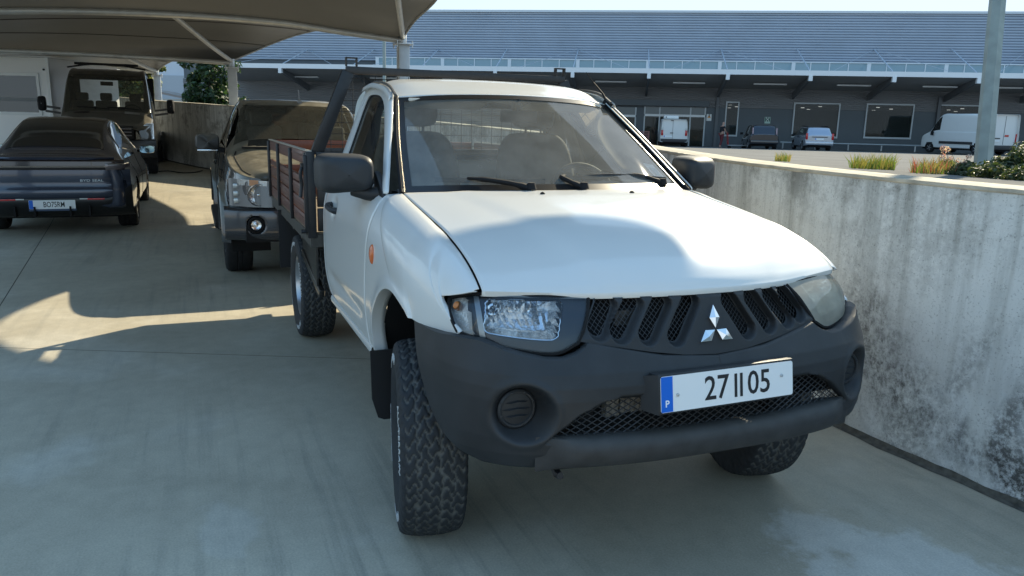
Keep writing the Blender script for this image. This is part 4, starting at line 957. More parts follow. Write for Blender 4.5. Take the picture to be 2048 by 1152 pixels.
def side_board(s):
    root = empty('side_board'); root.parent = TR
    zz = [.955, 1.040, 1.125, 1.305]
    q = MB()
    for z0, h_ in ((.912, .082), (.998, .082), (1.084, .082), (1.170, .050), (1.297, .082)):
        for k in range(1):
            q = MB(); q.box(((XF_+XR_)/2, s*(YB_-.014), z0+h_/2), (abs(XR_-XF_)-.03, .024, h_-.004))
            q.build('plank', WOOD, root, bevel=.006, seg=2)
            if h_ > .06:
                q = MB(); q.bar((XF_-.02, s*(YB_-.0015), z0+h_*.62), (XR_+.02, s*(YB_-.0015), z0+h_*.62), .004, .010); q.build('plank_bead', WOOD, root)
    for x in (XR_+.02, -3.58, -2.75, XF_-.02):
        q = MB(); q.box((x, s*(YB_+.008), 1.135), (.042 if x > -4 and x < -2 else .045, .022, .475)); q.build('stake', BLKMET, root, bevel=.004)
    q = MB(); q.bar((XF_, s*(YB_-.010), 1.383), (XR_, s*(YB_-.010), 1.383), .030, .006); q.build('top_trim', mat('bright_trim', (.62, .58, .5), .35, .5), root)
    return root
side_board(-1); side_board(1)
def end_board(x, name, z0s):
    root = empty(name); root.parent = TR
    for z0, h_ in z0s:
        q = MB(); q.box((x, 0, z0+h_/2), (.024, 2*YB_-.10, h_-.004)); q.build('plank', wood_mat('inner_red_wood', (.16, .045, .02), (.24, .07, .035)) if 'inner_red_wood' not in bpy.data.materials else bpy.data.materials['inner_red_wood'], root, bevel=.005)
    for y in (-.45, .0, .45):
        q = MB(); q.box((x-.016, y, 1.135), (.02, .05, .475)); q.build('stake', BLKMET, root, bevel=.003)
    if name == 'headboard':
        for c in list(root.children): c.data.materials.clear(); c.data.materials.append(BLKMET)
    return root
end_board(XR_+.012, 'tailgate', ((.912, .085), (1.0, .085), (1.088, .085), (1.296, .085)))
end_board(XF_-.012, 'headboard', ((.912, .14), (1.056, .14), (1.20, .14), (1.30, .08)))
q = MB(); q.box(((XF_+XR_)/2, 0, .895), (2.42, 1.86, .03)); q.build('bed_floor', mat('bed_plywood', (.20, .16, .11), .8, var=.25, scale=10), TR)
q = MB()
for s in (-1, 1): q.bar((XF_+.02, s*(YB_-.035), .862), (XR_, s*(YB_-.035), .862), .06, .075)
q.bar((XR_+.02, -.93, .862), (XR_+.02, .93, .862), .05, .075); q.bar((XF_, -.93, .862), (XF_, .93, .862), .05, .075)
for x in np.linspace(-2.2, -4.1, 5): q.bar((x, -.9, .80), (x, .9, .80), .06, .06)
q.build('bed_frame', mat('bed_rail_paint', (.05, .047, .04), .5, var=.3, scale=20), TR)
for s in (-1, 1):      # corner post with latch, skirt panel under the bed
    q = MB(); q.box((XF_+.012, s*(YB_-.012), 1.13), (.05, .05, .50)); q.box((XF_+.030, s*(YB_+.018), 1.14), (.025, .022, .44)); cp_ = q.build('corner_post', BLKMET, TR, bevel=.004)
    q = MB(); q.tube(cr([(XF_+.02, s*(YB_+.03), 1.30), (XF_+.03, s*(YB_+.045), 1.26), (XF_+.02, s*(YB_+.04), 1.19), (XF_+.03, s*(YB_+.05), 1.12)], 12), .010, 8); q.box((XF_+.01, s*(YB_+.03), 1.305), (.06, .02, .02)); q.build('latch_handle', BLKMET, cp_); q = MB(); q.tube([(XF_+.02, s*(YB_+.0), .92), (XF_+.02, s*(YB_+.05), .92)], .012, 8); q.build('hinge_pin', BLKMET, cp_)
    q = MB(); A = [(-1.96, .83), (-2.5, .83), (-2.62, .80), (-2.55, .72), (-2.40, .66), (-2.2, .61), (-1.96, .57)]
    q.prism(A, -.905, -.893, 'y'); q.build('skirt_panel', mat('satin_black_panel', (.014, .013, .012), .28, coat=.3), TR, mirror=(s > 0), smooth=False)
    q = MB(); q.bar((-1.90, -.885, .545), (-2.52, -.905, .70), .035, .05); q.build('skirt_rail', mat('satin_black_panel'), TR, mirror=(s > 0), bevel=.008)
# rack behind the cab with wire mesh
q = MB(); XK = -1.985
q.bar((XK, -.885, 1.36), (XK, -.690, 1.835), .07, .045, up=(1, 0, 0)); q.bar((XK, .885, 1.36), (XK, .690, 1.835), .07, .045, up=(1, 0, 0)); q.bar((XK, -.70, 1.846), (XK, .70, 1.846), .04, .042, up=(0, 0, 1))
q.bar((XK, -.86, 1.38), (XK, .86, 1.38), .04, .04); RK = q.build('cab_rack', BLKMET, TR, bevel=.003)
for s in (-1, 1):
    q = MB(); y0 = s*.668; w_ = .03
    for a, b in (((y0-w_, 1.868), (y0-w_, 1.915)), ((y0+w_, 1.868), (y0+w_, 1.915)), ((y0-w_-.004, 1.915), (y0+w_+.004, 1.915))): q.bar((XK, a[0], a[1]), (XK, b[0], b[1]), .035, .007, up=(0, 0, 1) if a[1] == b[1] else (0, 1, 0))
    q.build('stop_bracket', BLKMET, RK)
q = MB()
for y in np.linspace(-.80, .80, 25):
    zt2 = min(1.82, 1.36+(.885-abs(y))*2.44); q.tube([(XK+.02, y, 1.37), (XK+.02, y, max(1.40, zt2))], .0022, 4)
for z in np.linspace(1.42, 1.80, 7):
    w_ = .885-(z-1.36)*.41-.02; q.tube([(XK+.022, -w_, z), (XK+.022, w_, z)], .0022, 4)
q.build('rack_mesh', mat('mesh_wire', (.03, .03, .03), .5, .3), RK)
# ------------------------------------------------------------------ shade canopy over the lot
CAN = empty('shade_canopy', (-11.3, 2.0, 0), 0, 'grey membrane shade canopy on steel posts over the parked vehicles', 'canopy')
CL = np.array([-11.3, 2.0, 0])
def fabric():
    m = bpy.data.materials.new('canopy_membrane'); m.use_nodes = True; n = m.node_tree.nodes; l = m.node_tree.links; n.clear()
    o = n.new('ShaderNodeOutputMaterial'); d = n.new('ShaderNodeBsdfPrincipled'); t = n.new('ShaderNodeBsdfTranslucent')
    tcn = n.new('ShaderNodeTexCoord'); nz = n.new('ShaderNodeTexNoise'); nz.inputs['Scale'].default_value = 1.5; nz.inputs['Detail'].default_value = 6; l.new(tcn.outputs['Object'], nz.inputs['Vector'])
    r = n.new('ShaderNodeValToRGB'); r.color_ramp.elements[0].color = (.088, .086, .080, 1); r.color_ramp.elements[1].color = (.125, .122, .114, 1); l.new(nz.outputs['Fac'], r.inputs[0]); l.new(r.outputs[0], d.inputs['Base Color'])
    d.inputs['Roughness'].default_value = .45; t.inputs[0].default_value = (.35, .31, .24, 1)
    b = n.new('ShaderNodeBump'); b.inputs['Strength'].default_value = .25; b.inputs['Distance'].default_value = .05; nz2 = n.new('ShaderNodeTexNoise'); nz2.inputs['Scale'].default_value = .9; nz2.inputs['Detail'].default_value = 3; l.new(tcn.outputs['Object'], nz2.inputs['Vector']); l.new(nz2.outputs['Fac'], b.inputs['Height']); l.new(b.outputs[0], d.inputs['Normal'])
    mx = n.new('ShaderNodeMixShader'); mx.inputs[0].default_value = .03; l.new(d.outputs[0], mx.inputs[1]); l.new(t.outputs[0], mx.inputs[2]); l.new(mx.outputs[0], o.inputs[0]); return m
FAB = fabric()
H = {1: at(806, 76, 14.3), 2: at(463, 122, 18.5), 3: at(313, 142, 24.0), 0: np.array([-2.6, 1.2, 3.5])}
RX = {}
def rib(k, pts): RX[k] = cr(pts, 60); return RX[k]
x1 = H[1][0]; x2 = H[2][0]; x3 = H[3][0]
rib(1, [H[1], (x1, 1.07, 3.14), (x1, -.17, 3.235), (x1, -2.05, 3.24), (x1, -4.06, 3.14), (x1, -5.4, 2.98)])
rib(2, [H[2], (x2, -1.4, H[2][2]+.02), (x2, -2.8, 2.90), (x2, -5.15, 2.90), (x2, -7.5, 2.8), (x2, -9.5, 2.6)])
rib(3, [H[3], at(250, 133, 24.3), at(120, 126, 24.6), at(0, 121, 25.0), at(-120, 120, 25.5)])
rib(0, [H[0], (-2.6, .2, 3.62), (-2.6, -1.2, 3.72), (-2.6, -2.6, 3.66), (-2.6, -3.6, 3.45), (-2.6, -4.6, 3.1)])
def loc(P): return np.asarray(P)-CL
EDGE = {(1, 2): cr([H[1], at(775, 65, 16.0), at(718, 53, 17.9), at(660, 56, 19.0), at(600, 68, 19.4), at(550, 85, 19.4), at(508, 103, 19.1), H[2]], 60),
        (2, 3): cr([H[2], at(425, 116, 19.3), at(395, 112, 20.3), at(362, 116, 21.6), at(335, 126, 22.8), H[3]], 60),
        (0, 1): cr([H[0], (-3.4, 1.45, 3.58), (-4.5, 2.0, 3.55), (-5.5, 2.2, 3.50), (-6.2, 1.85, 3.58), (-7.0, 1.50, 3.62), (-7.9, 1.65, 3.62), (-8.7, 1.95, 3.58), at(872, 0, 12.7), at(829, 42, 13.5), H[1]], 60)}
def bay(a, b, rise):
    E = EDGE[(a, b)]; O = np.array([RX[a][-1]*(1-t)+RX[b][-1]*t for t in np.linspace(0, 1, 60)]); A, B = RX[a], RX[b]; G = np.zeros((60, 60, 3))
    for i in range(60):
        t = i/59
        for j in range(60):
            s = j/59
            G[i, j] = (1-s)*E[i]+s*O[i]+(1-t)*A[j]+t*B[j]-((1-t)*(1-s)*E[0]+t*(1-s)*E[-1]+(1-t)*s*O[0]+t*s*O[-1])
            G[i, j, 2] += rise*16*t*(1-t)*s*(1-s)*.5
            # puckers running in from the tensioned edge
            G[i, j, 2] += .010*math.sin(i*2.1)*math.exp(-s/.08)
    q = MB(); q.grid(loc(G)); q.build('membrane', FAB, CAN)
    for k in (15, 30, 45):
        q = MB(); q.tube(loc(G[k, 1:])-np.array([0, 0, .012]), .008, 4); q.build('seam', mat('membrane_seam', (.06, .058, .052), .6), CAN)
    q = MB(); q.tube(loc(E), .022, 6); q.build('edge_cable', mat('cable_sleeve', (.30, .29, .26), .5), CAN)
bay(0, 1, .35); bay(1, 2, .25); bay(2, 3, .15)
STEEL = mat('pale_steel_tube', (.52, .52, .50), .35, .35, var=.1, scale=5)
for k in (0, 1, 2, 3):
    q = MB(); q.tube(loc(RX[k])-np.array([0, 0, .05]), .055, 10); q.build('arched_rib', STEEL, CAN)
for a, b in ((H[2], (x1, -1.75, 3.20)), (H[1], (-5.0, .2, 3.9)), (H[3], (x2, -2.9, 2.86))):
    P = cr([a, np.array(a)*.6+np.array(b)*.4+np.array([0, 0, -.02]), b], 16); q = MB(); q.tube(loc(P), .048, 10); q.build('strut', STEEL, CAN)
POSTM = mat('grey_post_paint', (.50, .53, .55), .45, .1, var=.08, scale=6)
for k, drop in ((1, .12), (2, .16), (3, .13)):
    x, y, z = H[k]; zt = z-drop; zb = float(gz(x))
    q = MB(); q.box((x-CL[0], y-CL[1], (zt+zb)/2), (.20, .20, zt-zb)); p_ = q.build('post', POSTM, CAN, bevel=.008)
    q = MB(); q.box((x-CL[0], y-CL[1], zt+.008), (.32, .32, .02)); q.tube([(x-CL[0], y-CL[1], zt), (x-CL[0], y-CL[1], zt+drop+.05)], .07, 12)
    q.build('head_plate', GALV, p_, bevel=.003)
    for i, j in ((-1, -1), (1, -1), (1, 1), (-1, 1)):
        q = MB(); q.tube([(x-CL[0]+i*.14, y-CL[1]+j*.14, zt-.06), (x-CL[0]+i*.14, y-CL[1]+j*.14, zt+.06)], .012, 6); q.build('bolt', GALV, p_)
# outer row of posts, out of view to the left
for k in (0, 1, 2):
    x, y, z = RX[k][-1]; q = MB(); q.box((x-CL[0], y-CL[1], (z+float(gz(x)))/2), (.20, .20, z-float(gz(x)))); q.build('post', POSTM, CAN, bevel=.008)

# added unseen sail, outlined to cast the shade edge across the hood
ADDED_SAIL = empty('added_shade_sail', (1.3, -3.6, 0), 0, 'unseen grey sail added to shade the front of the hood', 'canopy'); SO_ = np.array([1.3, -3.6, 0])
rear = cr([(-1.15, 2.84, 3.35), (-1.48, 2.76, 3.36), (-1.74, 2.5, 3.38), (-2.0, 2.0, 3.42), (-2.45, 1.25, 3.47), (-2.75, .3, 3.5), (-2.75, -.6, 3.45)], 40); front = cr([(.1, 3.0, 3.3), (-.25, 2.2, 3.36), (-.35, 1.2, 3.4), (-.3, .3, 3.42), (-.1, -.6, 3.4)], 40)
G = np.array([[rear[i]*(1-t)+front[i]*t+np.array([0, -.10*math.sin(math.pi*t)*(1-i/39), .08*math.sin(math.pi*t)*math.sin(math.pi*i/39)]) for i in range(40)] for t in np.linspace(0, 1, 20)])
q = MB(); q.grid(G-SO_); q.build('membrane', FAB, ADDED_SAIL)
q = MB(); q.tube([(0, 0, 0), (0, 0, 3.8)], .08, 10); q.build('post', POSTM, ADDED_SAIL)
for e in ((-.1, -.6, 3.4), (-2.75, -.6, 3.45)):
    q = MB(); q.tube([(0, 0, 3.75), tuple(np.array(e)-SO_)], .02, 6); q.build('stay_cable', GALV, ADDED_SAIL)

# ------------------------------------------------------------------ the shop building
A_ = at(405, 134, 56.5); B_ = at(2048, 152, 49.0)
BU = (B_-A_); BU[2] = 0; BU /= np.linalg.norm(BU); BW = np.array([-BU[1], BU[0], 0.0])
if np.dot(BW, HF) < 0: BW = -BW
BO = A_.copy(); BO[2] = 0.0
BLD = empty('shop_building', tuple(BO), math.atan2(BU[1], BU[0]), 'long low shop building with blue grey ribbed cladding and white edged awning', 'building')
FLIPW = 1.0 if np.dot(np.cross((0, 0, 1), BU), BW) > 0 else -1.0
def fp(px, py, w):
    """photo pixel on the building plane w metres behind the awning edge -> local (u, z)"""
    d = _f + _r*(px-1024)/FPX + _d*(py-576)/FPX; o = BO+BW*w
    t = np.dot(o-CAM, BW)/np.dot(d, BW); P = CAM+t*d; return float(np.dot(P-BO, BU)), float(P[2])
def bq(mb, u0, u1, w0, w1, z0, z1): return mb.box(((u0+u1)/2, FLIPW*(w0+w1)/2, (z0+z1)/2), (abs(u1-u0), abs(w1-w0), abs(z1-z0)))
CLAD = mat('blue_grey_cladding', (.35, .405, .48), .42, .25, var=.05, scale=.6)
SLATE = mat('slate_grey_wall', (.09, .108, .122), .55, var=.06, scale=1)
SOFF = mat('grey_soffit', (.30, .30, .295), .5, var=.05, scale=1)
FASC = mat('white_fascia', (.78, .80, .81), .4)
WF = 5.2                                   # facade behind the awning edge
UL = fp(366, 150, WF)[0]; UR = 70.0
zR = fp(1300, 25, WF)[1]; zB = -0.3
zSoff = fp(1300, 178, WF)[1]; zEdge = fp(1300, 146, 0)[1]
# upper cladding, ribbed
prof = []; n_r = 20; zc0 = fp(1300, 134, WF)[1]+.2
for i in range(n_r*4+1):
    t = i/(n_r*4); z = zc0+(zR-zc0)*t; prof.append((z, 0.06 if (i % 4) == 0 else 0.0))
q = MB(); q.grid(np.array([[(u, FLIPW*(WF+d_), z) for z, d_ in prof] for u in (UL, UR)])); q.build('ribbed_cladding', CLAD, BLD, smooth=False)
q = MB(); bq(q, UL-.1, UR, WF-.12, WF+.3, zR-.02, zR+.14); q.build('roof_flashing', mat('flashing', (.50, .55, .60), .35, .4), BLD)
q = MB(); bq(q, UL, UR, WF+.15, WF+30, zB, zR-.05); q.build('building_core', SLATE, BLD)
# left end wall ribbed as well
q = MB(); q.grid(np.array([[(UL-d_*.8, FLIPW*w, z) for z, d_ in [(a, b) for a, b in prof]] for w in (WF, WF+30)])); q.build('end_cladding', CLAD, BLD, smooth=False)
# grey ribbed band under the awning
zb0 = fp(1300, 213, WF)[1]; prof2 = []; nb = 11
for i in range(nb*4+1):
    t = i/(nb*4); prof2.append((zb0+(zSoff+.25-zb0)*t, -.04 if (i % 4) in (1, 2) else 0.0))
q = MB(); q.grid(np.array([[(u, FLIPW*(WF-.02+d_), z) for z, d_ in prof2] for u in (UL, UR)])); q.build('ribbed_band', mat('grey_band_cladding', (.20, .205, .21), .5, .2), BLD, smooth=False)
uS = fp(1195, 250, WF)[0]                   # left of the entrance the ribbed skin runs to the ground
prof3 = []; nb = 26
for i in range(nb*4+1):
    t = i/(nb*4); prof3.append((zB+(zb0-zB)*t, -.04 if (i % 4) in (1, 2) else 0.0))
q = MB(); q.grid(np.array([[(u, FLIPW*(WF-.02+d_), z) for z, d_ in prof3] for u in (UL, uS)])); q.build('ribbed_skin', MATS['grey_band_cladding'], BLD, smooth=False)
# awning
q = MB(); bq(q, fp(405, 140, 0)[0], UR, 0, .18, zEdge-.02, zEdge+.30); q.build('awning_fascia', FASC, BLD)
q = MB(); G = []; n_s = 40
q.grid(np.array([[(u, FLIPW*w, zEdge-.02+(zSoff-zEdge+.12)*w/WF+(.02 if i % 2 else 0)) for i, w in enumerate(np.linspace(.15, WF, n_s))] for u in (fp(405, 140, 0)[0]+.1, UR)])); q.build('awning_soffit', SOFF, BLD, smooth=False)
q = MB(); q.grid(np.array([[(u, FLIPW*w, zEdge+.29+(.35)*w/WF) for w in (.0, WF)] for u in (fp(405, 140, 0)[0]+.05, UR)])); q.build('awning_roof', SOFF, BLD, smooth=False)
bx_px = [560, 703, 842, 990, 1145, 1298, 1456, 1622, 1790, 1960, 2130]
for i, px in enumerate(bx_px):
    u = fp(px, 150, 0)[0]; uu = fp(px, 150, WF)[0]
    q = MB(); q.bar((u, FLIPW*.3, zEdge-.12), (u, FLIPW*WF, zSoff-.35), .16, .42); q.build('awning_beam', mat('beam_grey', (.14, .15, .16), .5), BLD, smooth=False)
    q = MB(); bq(q, u-.12, u+.12, -.03, .25, zEdge-.36, zEdge-.01); q.build('beam_end', FASC, BLD)
    ztop_ = fp(px+6, 99, WF)[1]
    q = MB(); q.tube([(u, FLIPW*.5, zEdge+.32), (u, FLIPW*(WF-.05), ztop_)], .04, 5); q.build('tie_rod', mat('strut_grey', (.45, .50, .56), .5), BLD)
    if i % 2 == 0:
        for du in (-3.7, 3.7): q = MB(); q.tube([(u+du, FLIPW*.5, zEdge+.32), (u, FLIPW*(WF-.05), ztop_)], .014, 5); q.build('stay_cable', mat('strut_grey'), BLD)
for px in (610, 770, 915, 1070, 1222, 1378, 1540, 1708, 1880, 2010):
    u = fp(px, 160, 2.6)[0]; q = MB(); bq(q, u-1.1, u+1.1, 2.4, 2.6, (zEdge+zSoff)/2-.12, (zEdge+zSoff)/2-.02); q.build('awning_lamp', mat('lamp_cover', (.6, .62, .62), .5), BLD)
# clerestory strip
zc_t = fp(1300, 122, WF-.3)[1]; zc_b = fp(1300, 141, WF-.3)[1]-.3; uc0 = fp(752, 130, WF-.3)[0]
q = MB(); bq(q, uc0, UR, WF-.35, WF-.2, zc_b, zc_t); q.build('clerestory_glazing', mat('pale_glazing', (.22, .36, .42), .12, .0, coat=.5), BLD)
q = MB(); bq(q, uc0, UR, WF-.42, WF-.1, zc_t, zc_t+.07); q.build('clerestory_head', FASC, BLD)
k = 0; u = uc0
while u < UR:
    wid = .26 if k % 4 == 0 else .06
    q = MB(); bq(q, u, u+wid, WF-.40, WF-.16, zc_b, zc_t); q.build('clerestory_mullion', FASC, BLD); u += 1.28; k += 1
# ground floor openings
SHOPG = bpy.data.materials.new('shop_glass'); SHOPG.use_nodes = True
b = SHOPG.node_tree.nodes['Principled BSDF']; b.inputs['Base Color'].default_value = (.02, .026, .022, 1); b.inputs['Roughness'].default_value = .03; b.inputs['Alpha'].default_value = .55
WFR = mat('pale_window_frame', (.50, .54, .56), .4)
def shop_window(pl, pr_, pt, pb, mull=()):
    u0, zt = fp(pl, pt, WF); u1, _ = fp(pr_, pt, WF); _, zb = fp((pl+pr_)/2, pb, WF)
    w = MB(); fr = .09
    for a in ((u0, u1, zt-fr, zt), (u0, u1, zb, zb+fr*1.4), (u0, u0+fr, zb+fr*1.4, zt-fr), (u1-fr, u1, zb+fr*1.4, zt-fr)): bq(w, a[0], a[1], WF-.16, WF+.10, a[2], a[3])
    o = w.build('window', WFR, BLD, smooth=False)
    w = MB(); bq(w, u0+fr, u1-fr, WF-.08, WF-.06, zb+fr*1.4, zt-fr); w.build('pane', SHOPG, o)
    w = MB(); bq(w, u0+fr*.5, u1-fr*.5, WF-.03, WF-.01, zb+fr, zt-fr*.5); w.build('room_beyond', mat('dim_interior', (.020, .024, .018), .9, var=.9, scale=1.1), o)
    rg = random.Random(int(pl)); 
    for i in range(3):
        uu = u0+(u1-u0)*rg.uniform(.15, .85); w = MB(); bq(w, uu-.12, uu+.12, WF-.058, WF-.052, zt-.28-.1*i, zt-.24-.1*i); w.build('ceiling_light', mat('lit_ceiling_lamp', (.9, .95, .9), .5, emit=.8), o)
    return o, u0, u1, zb, zt
q = MB()
zl = zb0
bq(q, uS, UR, WF-.06, WF-.045+.1, zB, zb0)
q.build('slate_wall', SLATE, BLD)
shop_window(1452, 1479, 203, 273)
o2, u0, u1, zb, zt = shop_window(1588, 1681, 205, 276)
for (a, c, h_, m_) in ((.1, .42, 1.25, mat('cardboard', (.30, .13, .05), .8)), (.02, .1, 1.35, mat('pale_shelf', (.25, .32, .34), .6)), (.42, .6, 1.1, mat('grey_goods', (.16, .18, .19), .6)), (.62, .78, 1.2, mat('pale_shelf'))):
    w = MB(); bq(w, u0+(u1-u0)*a, u0+(u1-u0)*c, WF-.056, WF-.036, zb+.1, zb+h_); w.build('stacked_goods', m_, o2)
o3, u0, u1, zb, zt = shop_window(1733, 1829, 207, 278)
w = MB(); bq(w, u0+(u1-u0)*.10, u0+(u1-u0)*.30, WF-.056, WF-.036, zb+.35, zb+.75); w.build('stacked_goods', mat('pale_shelf'), o3)
shop_window(1878, 1967, 209, 279)
# entrance: header box, white transom, glazed doors
def ent(pl, pr_, name, mulls):
    u0, _ = fp(pl, 215, WF); u1, _ = fp(pr_, 215, WF); zt = fp((pl+pr_)/2, 214, WF)[1]; zh = fp((pl+pr_)/2, 229, WF)[1]; zh2 = fp((pl+pr_)/2, 233.5, WF)[1]; zb = fp((pl+pr_)/2, 292, WF)[1]
    w = MB(); bq(w, u0, u1, WF-.14, WF-.02, zh2, zh); o = w.build('entrance_transom', FASC, BLD)
    w = MB(); bq(w, u0, u1, WF-.09, WF-.07, zb, zh2); w.build('door_glass', SHOPG, o); w = MB(); bq(w, u0, u1, WF-.09, WF-.07, zh, zt); w.build('fanlight', mat('fanlight_glass', (.10, .13, .14), .1), o)
    for a in mulls:
        w = MB(); uu = u0+(u1-u0)*a; bq(w, uu-.05, uu+.05, WF-.12, WF-.06, zb, zh2); bq(w, uu-.05, uu+.05, WF-.12, WF-.06, zh, zt); w.build('door_stile', WFR, o)
    rg = random.Random(5+int(pl))
    for i in range(7):
        a = rg.uniform(.05, .9); hh = rg.uniform(.4, 1.6); w = MB(); bq(w, u0+(u1-u0)*a, u0+(u1-u0)*(a+.08), WF-.066, WF-.062, zb+.05, zb+hh); w.build('displayed_goods', [mat('goods_red', (.25, .04, .03), .7), mat('goods_green', (.04, .09, .04), .7), mat('grey_goods'), mat('pale_shelf')][i % 4], o)
ent(1290, 1411, 'e', (0.0, .25, .76, 1.0)); ent(1195, 1272, 'e', (.35, 1.0))
u0, zt = fp(1190, 198, WF-.5); u1, zb = fp(1418, 213.5, WF-.5)
q = MB(); bq(q, u0, u1, WF-.55, WF+.02, zb, zt); q.build('entrance_header', SLATE, BLD)
for px in (1432, 1873):
    u, _ = fp(px, 250, WF-.1); q = MB(); bq(q, u-.11, u+.11, WF-.25, WF-.03, zB, zSoff-.2); q.build('downpipe', mat('pipe_grey', (.11, .12, .13), .5), BLD)
# base rail
zr = fp(1700, 288, WF-.8)[1]; u0 = fp(1560, 288, WF-.8)[0]; u1 = fp(1905, 290, WF-.8)[0]
RAIL = empty('guard_rail', tuple(BO), math.atan2(BU[1], BU[0]), 'low grey tube guard rail along the slate wall', 'guard rail')
q = MB(); q.tube([(u0, FLIPW*(WF-.8), zr), (u1, FLIPW*(WF-.8), zr)], .06, 8); q.build('rail_tube', GALV, RAIL)
for u in np.linspace(u0+.2, u1-.2, 6): q = MB(); q.tube([(u, FLIPW*(WF-.8), zr), (u, FLIPW*(WF-.8), zr-.8)], .05, 8); q.build('rail_post', GALV, RAIL)
# signs on the wall
def wall_sign(px, py, w_, h_, name, label, build):
    u, z = fp(px, py, WF-.1); P = BO+BU*u+BW*(WF-.1); r_ = empty(name, (P[0], P[1], z), math.atan2(BU[1], BU[0]), label, 'sign'); build(r_, w_, h_)
def warn(r_, w_, h_):
    q = MB(); q.box((0, 0, 0), (w_, .03, h_)); q.build('sign_plate', mat('sign_white', (.75, .77, .76), .5), r_)
    q = MB(); q.prism([(-w_*.36, -.02), (w_*.36, -.02), (0, h_*.38)], -FLIPW*.021, -FLIPW*.017, 'y'); q.build('warning_triangle', mat('sign_orange', (.75, .28, .02), .5), r_, smooth=False)
    q = MB(); q.prism([(-.035, .06), (.035, .06), (.02, .24), (-.02, .24)], -FLIPW*.026, -FLIPW*.022, 'y'); q.build('exclamation_mark', PBLK, r_, smooth=False)
wall_sign(1418, 235, .36, .48, 'warning_sign', 'white wall sign with orange warning triangle beside the entrance doors', warn)
def green(r_, w_, h_):
    q = MB(); q.box((0, 0, 0), (w_, .03, h_)); q.build('sign_plate', mat('sign_pale', (.45, .62, .56), .5), r_)
    q = MB(); bqz = q.box((0, -FLIPW*.017, .06), (w_*.86, .008, h_*.66)); q.build('sign_field', mat('sign_green', (.0, .10, .06), .5), r_)
    for sx in (-1, 1):
        q = MB(); q.bar((-.11*sx, -FLIPW*.024, -.04), (.11*sx, -FLIPW*.024, .16), .035, .008, up=(0, 1, 0)); q.build('sign_arrow', mat('sign_white'), r_)
    for a, c in (((-.12, .19), (-.04, .19)), ((.12, .19), (.04, .19)), ((-.12, -.07), (-.04, -.07)), ((.12, -.07), (.04, -.07))):
        q = MB(); q.bar((a[0], -FLIPW*.024, a[1]), (c[0], -FLIPW*.024, c[1]), .008, .03, up=(0, 0, 1)); q.build('sign_arrow', mat('sign_white'), r_)
    q = MB(); q.tube([(0, -FLIPW*.022, .06), (0, -FLIPW*.026, .06)], .035, 10); q.build('sign_dot', mat('sign_white'), r_)
wall_sign(1535, 240.5, .40, .46, 'assembly_point_sign', 'green assembly point sign on the slate wall above the black hatchback', green)

# ------------------------------------------------------------------ lamp posts
def lamp_post(base, top, r0, r1, n, name, label):
    base = np.array(base); top = np.array(top); r_ = empty(name, tuple(base), 0, label, 'lamp post')
    q = MB(); P = [base*0+(top-base)*t for t in np.linspace(-.02, 1, 8)]; q.tube(P, np.linspace(r0, r1, 8), n); o = q.build('pole', mat('weathered_green_grey_steel', (.26, .30, .28), .55, .3, var=.15, scale=7), r_, auto=20)
    q = MB(); q.box((.5, .0, (top-base)[2]+.02), (1.1, .28, .12)); q.build('lamp_head', mat('lamp_head_grey', (.4, .42, .43), .5), r_, bevel=.03)
    return r_
bpz = at(1965, 338, 8.0); tp = at(1997, -20, 8.0); dv = (tp-bpz)/np.linalg.norm(tp-bpz)
lamp_post(bpz, bpz+dv*6.5, .088, .05, 6, 'lamp_post', 'thick faceted grey green lamp post rising from the shrubs behind the wall')
b2 = at(770, 300, 34); b2[2] = .6; t2 = at(768, 40, 34)
lamp_post(b2, (t2[0], t2[1], 7.5), .085, .06, 10, 'lamp_post', 'slender pale lamp post in front of the ribbed cladding, beside the tall canopy post')

# ------------------------------------------------------------------ plants
def leaf_cloud(name, centers, n_leaf, size, mats, parent, squash=.6, seed=1, up=.3):
    rg = np.random.default_rng(seed); V = []; F = []; MI = []
    for (c, rad, cnt) in centers:
        for _ in range(int(cnt)):
            d = rg.normal(size=3); d /= np.linalg.norm(d); rr = rad*rg.uniform(.35, 1)**.6
            p = np.array(c)+d*rr*np.array([1, 1, squash]); nrm = d*.6+rg.normal(size=3)*.6+np.array([0, 0, up]); nrm /= np.linalg.norm(nrm)
            a = np.cross(nrm, rg.normal(size=3)); a /= np.linalg.norm(a)+1e-9; b_ = np.cross(nrm, a); s = size*rg.uniform(.6, 1.3); k = len(V)
            V += [p-a*s, p+b_*s*.45+nrm*s*.1, p+a*s, p-b_*s*.45+nrm*s*.1]; F.append((k, k+1, k+2, k+3)); MI.append(int(rg.integers(0, len(mats))))
    me = bpy.data.meshes.new(name); me.from_pydata([tuple(p) for p in V], [], F)
    for m_ in mats: me.materials.append(m_)
    me.polygons.foreach_set('material_index', MI); me.update()
    o = bpy.data.objects.new(name, me); COL.objects.link(o); o.parent = parent; return o
def leafm(name, c, tr=.35):
    if name in MATS: return MATS[name]
    m = bpy.data.materials.new(name); m.use_nodes = True; n = m.node_tree.nodes; l = m.node_tree.links; b = n['Principled BSDF']; b.inputs['Base Color'].default_value = (*c, 1); b.inputs['Roughness'].default_value = .5
    t = n.new('ShaderNodeBsdfTranslucent'); t.inputs[0].default_value = (c[0]*1.6, c[1]*1.5, c[2]*.8, 1); mx = n.new('ShaderNodeMixShader'); mx.inputs[0].default_value = tr
    l.new(b.outputs[0], mx.inputs[1]); l.new(t.outputs[0], mx.inputs[2]); l.new(mx.outputs[0], n['Material Output'].inputs[0]); MATS[name] = m; return m
LG = [leafm('leaf_dark', (.022, .05, .018)), leafm('leaf_mid', (.035, .075, .025)), leafm('leaf_deep', (.015, .035, .014))]
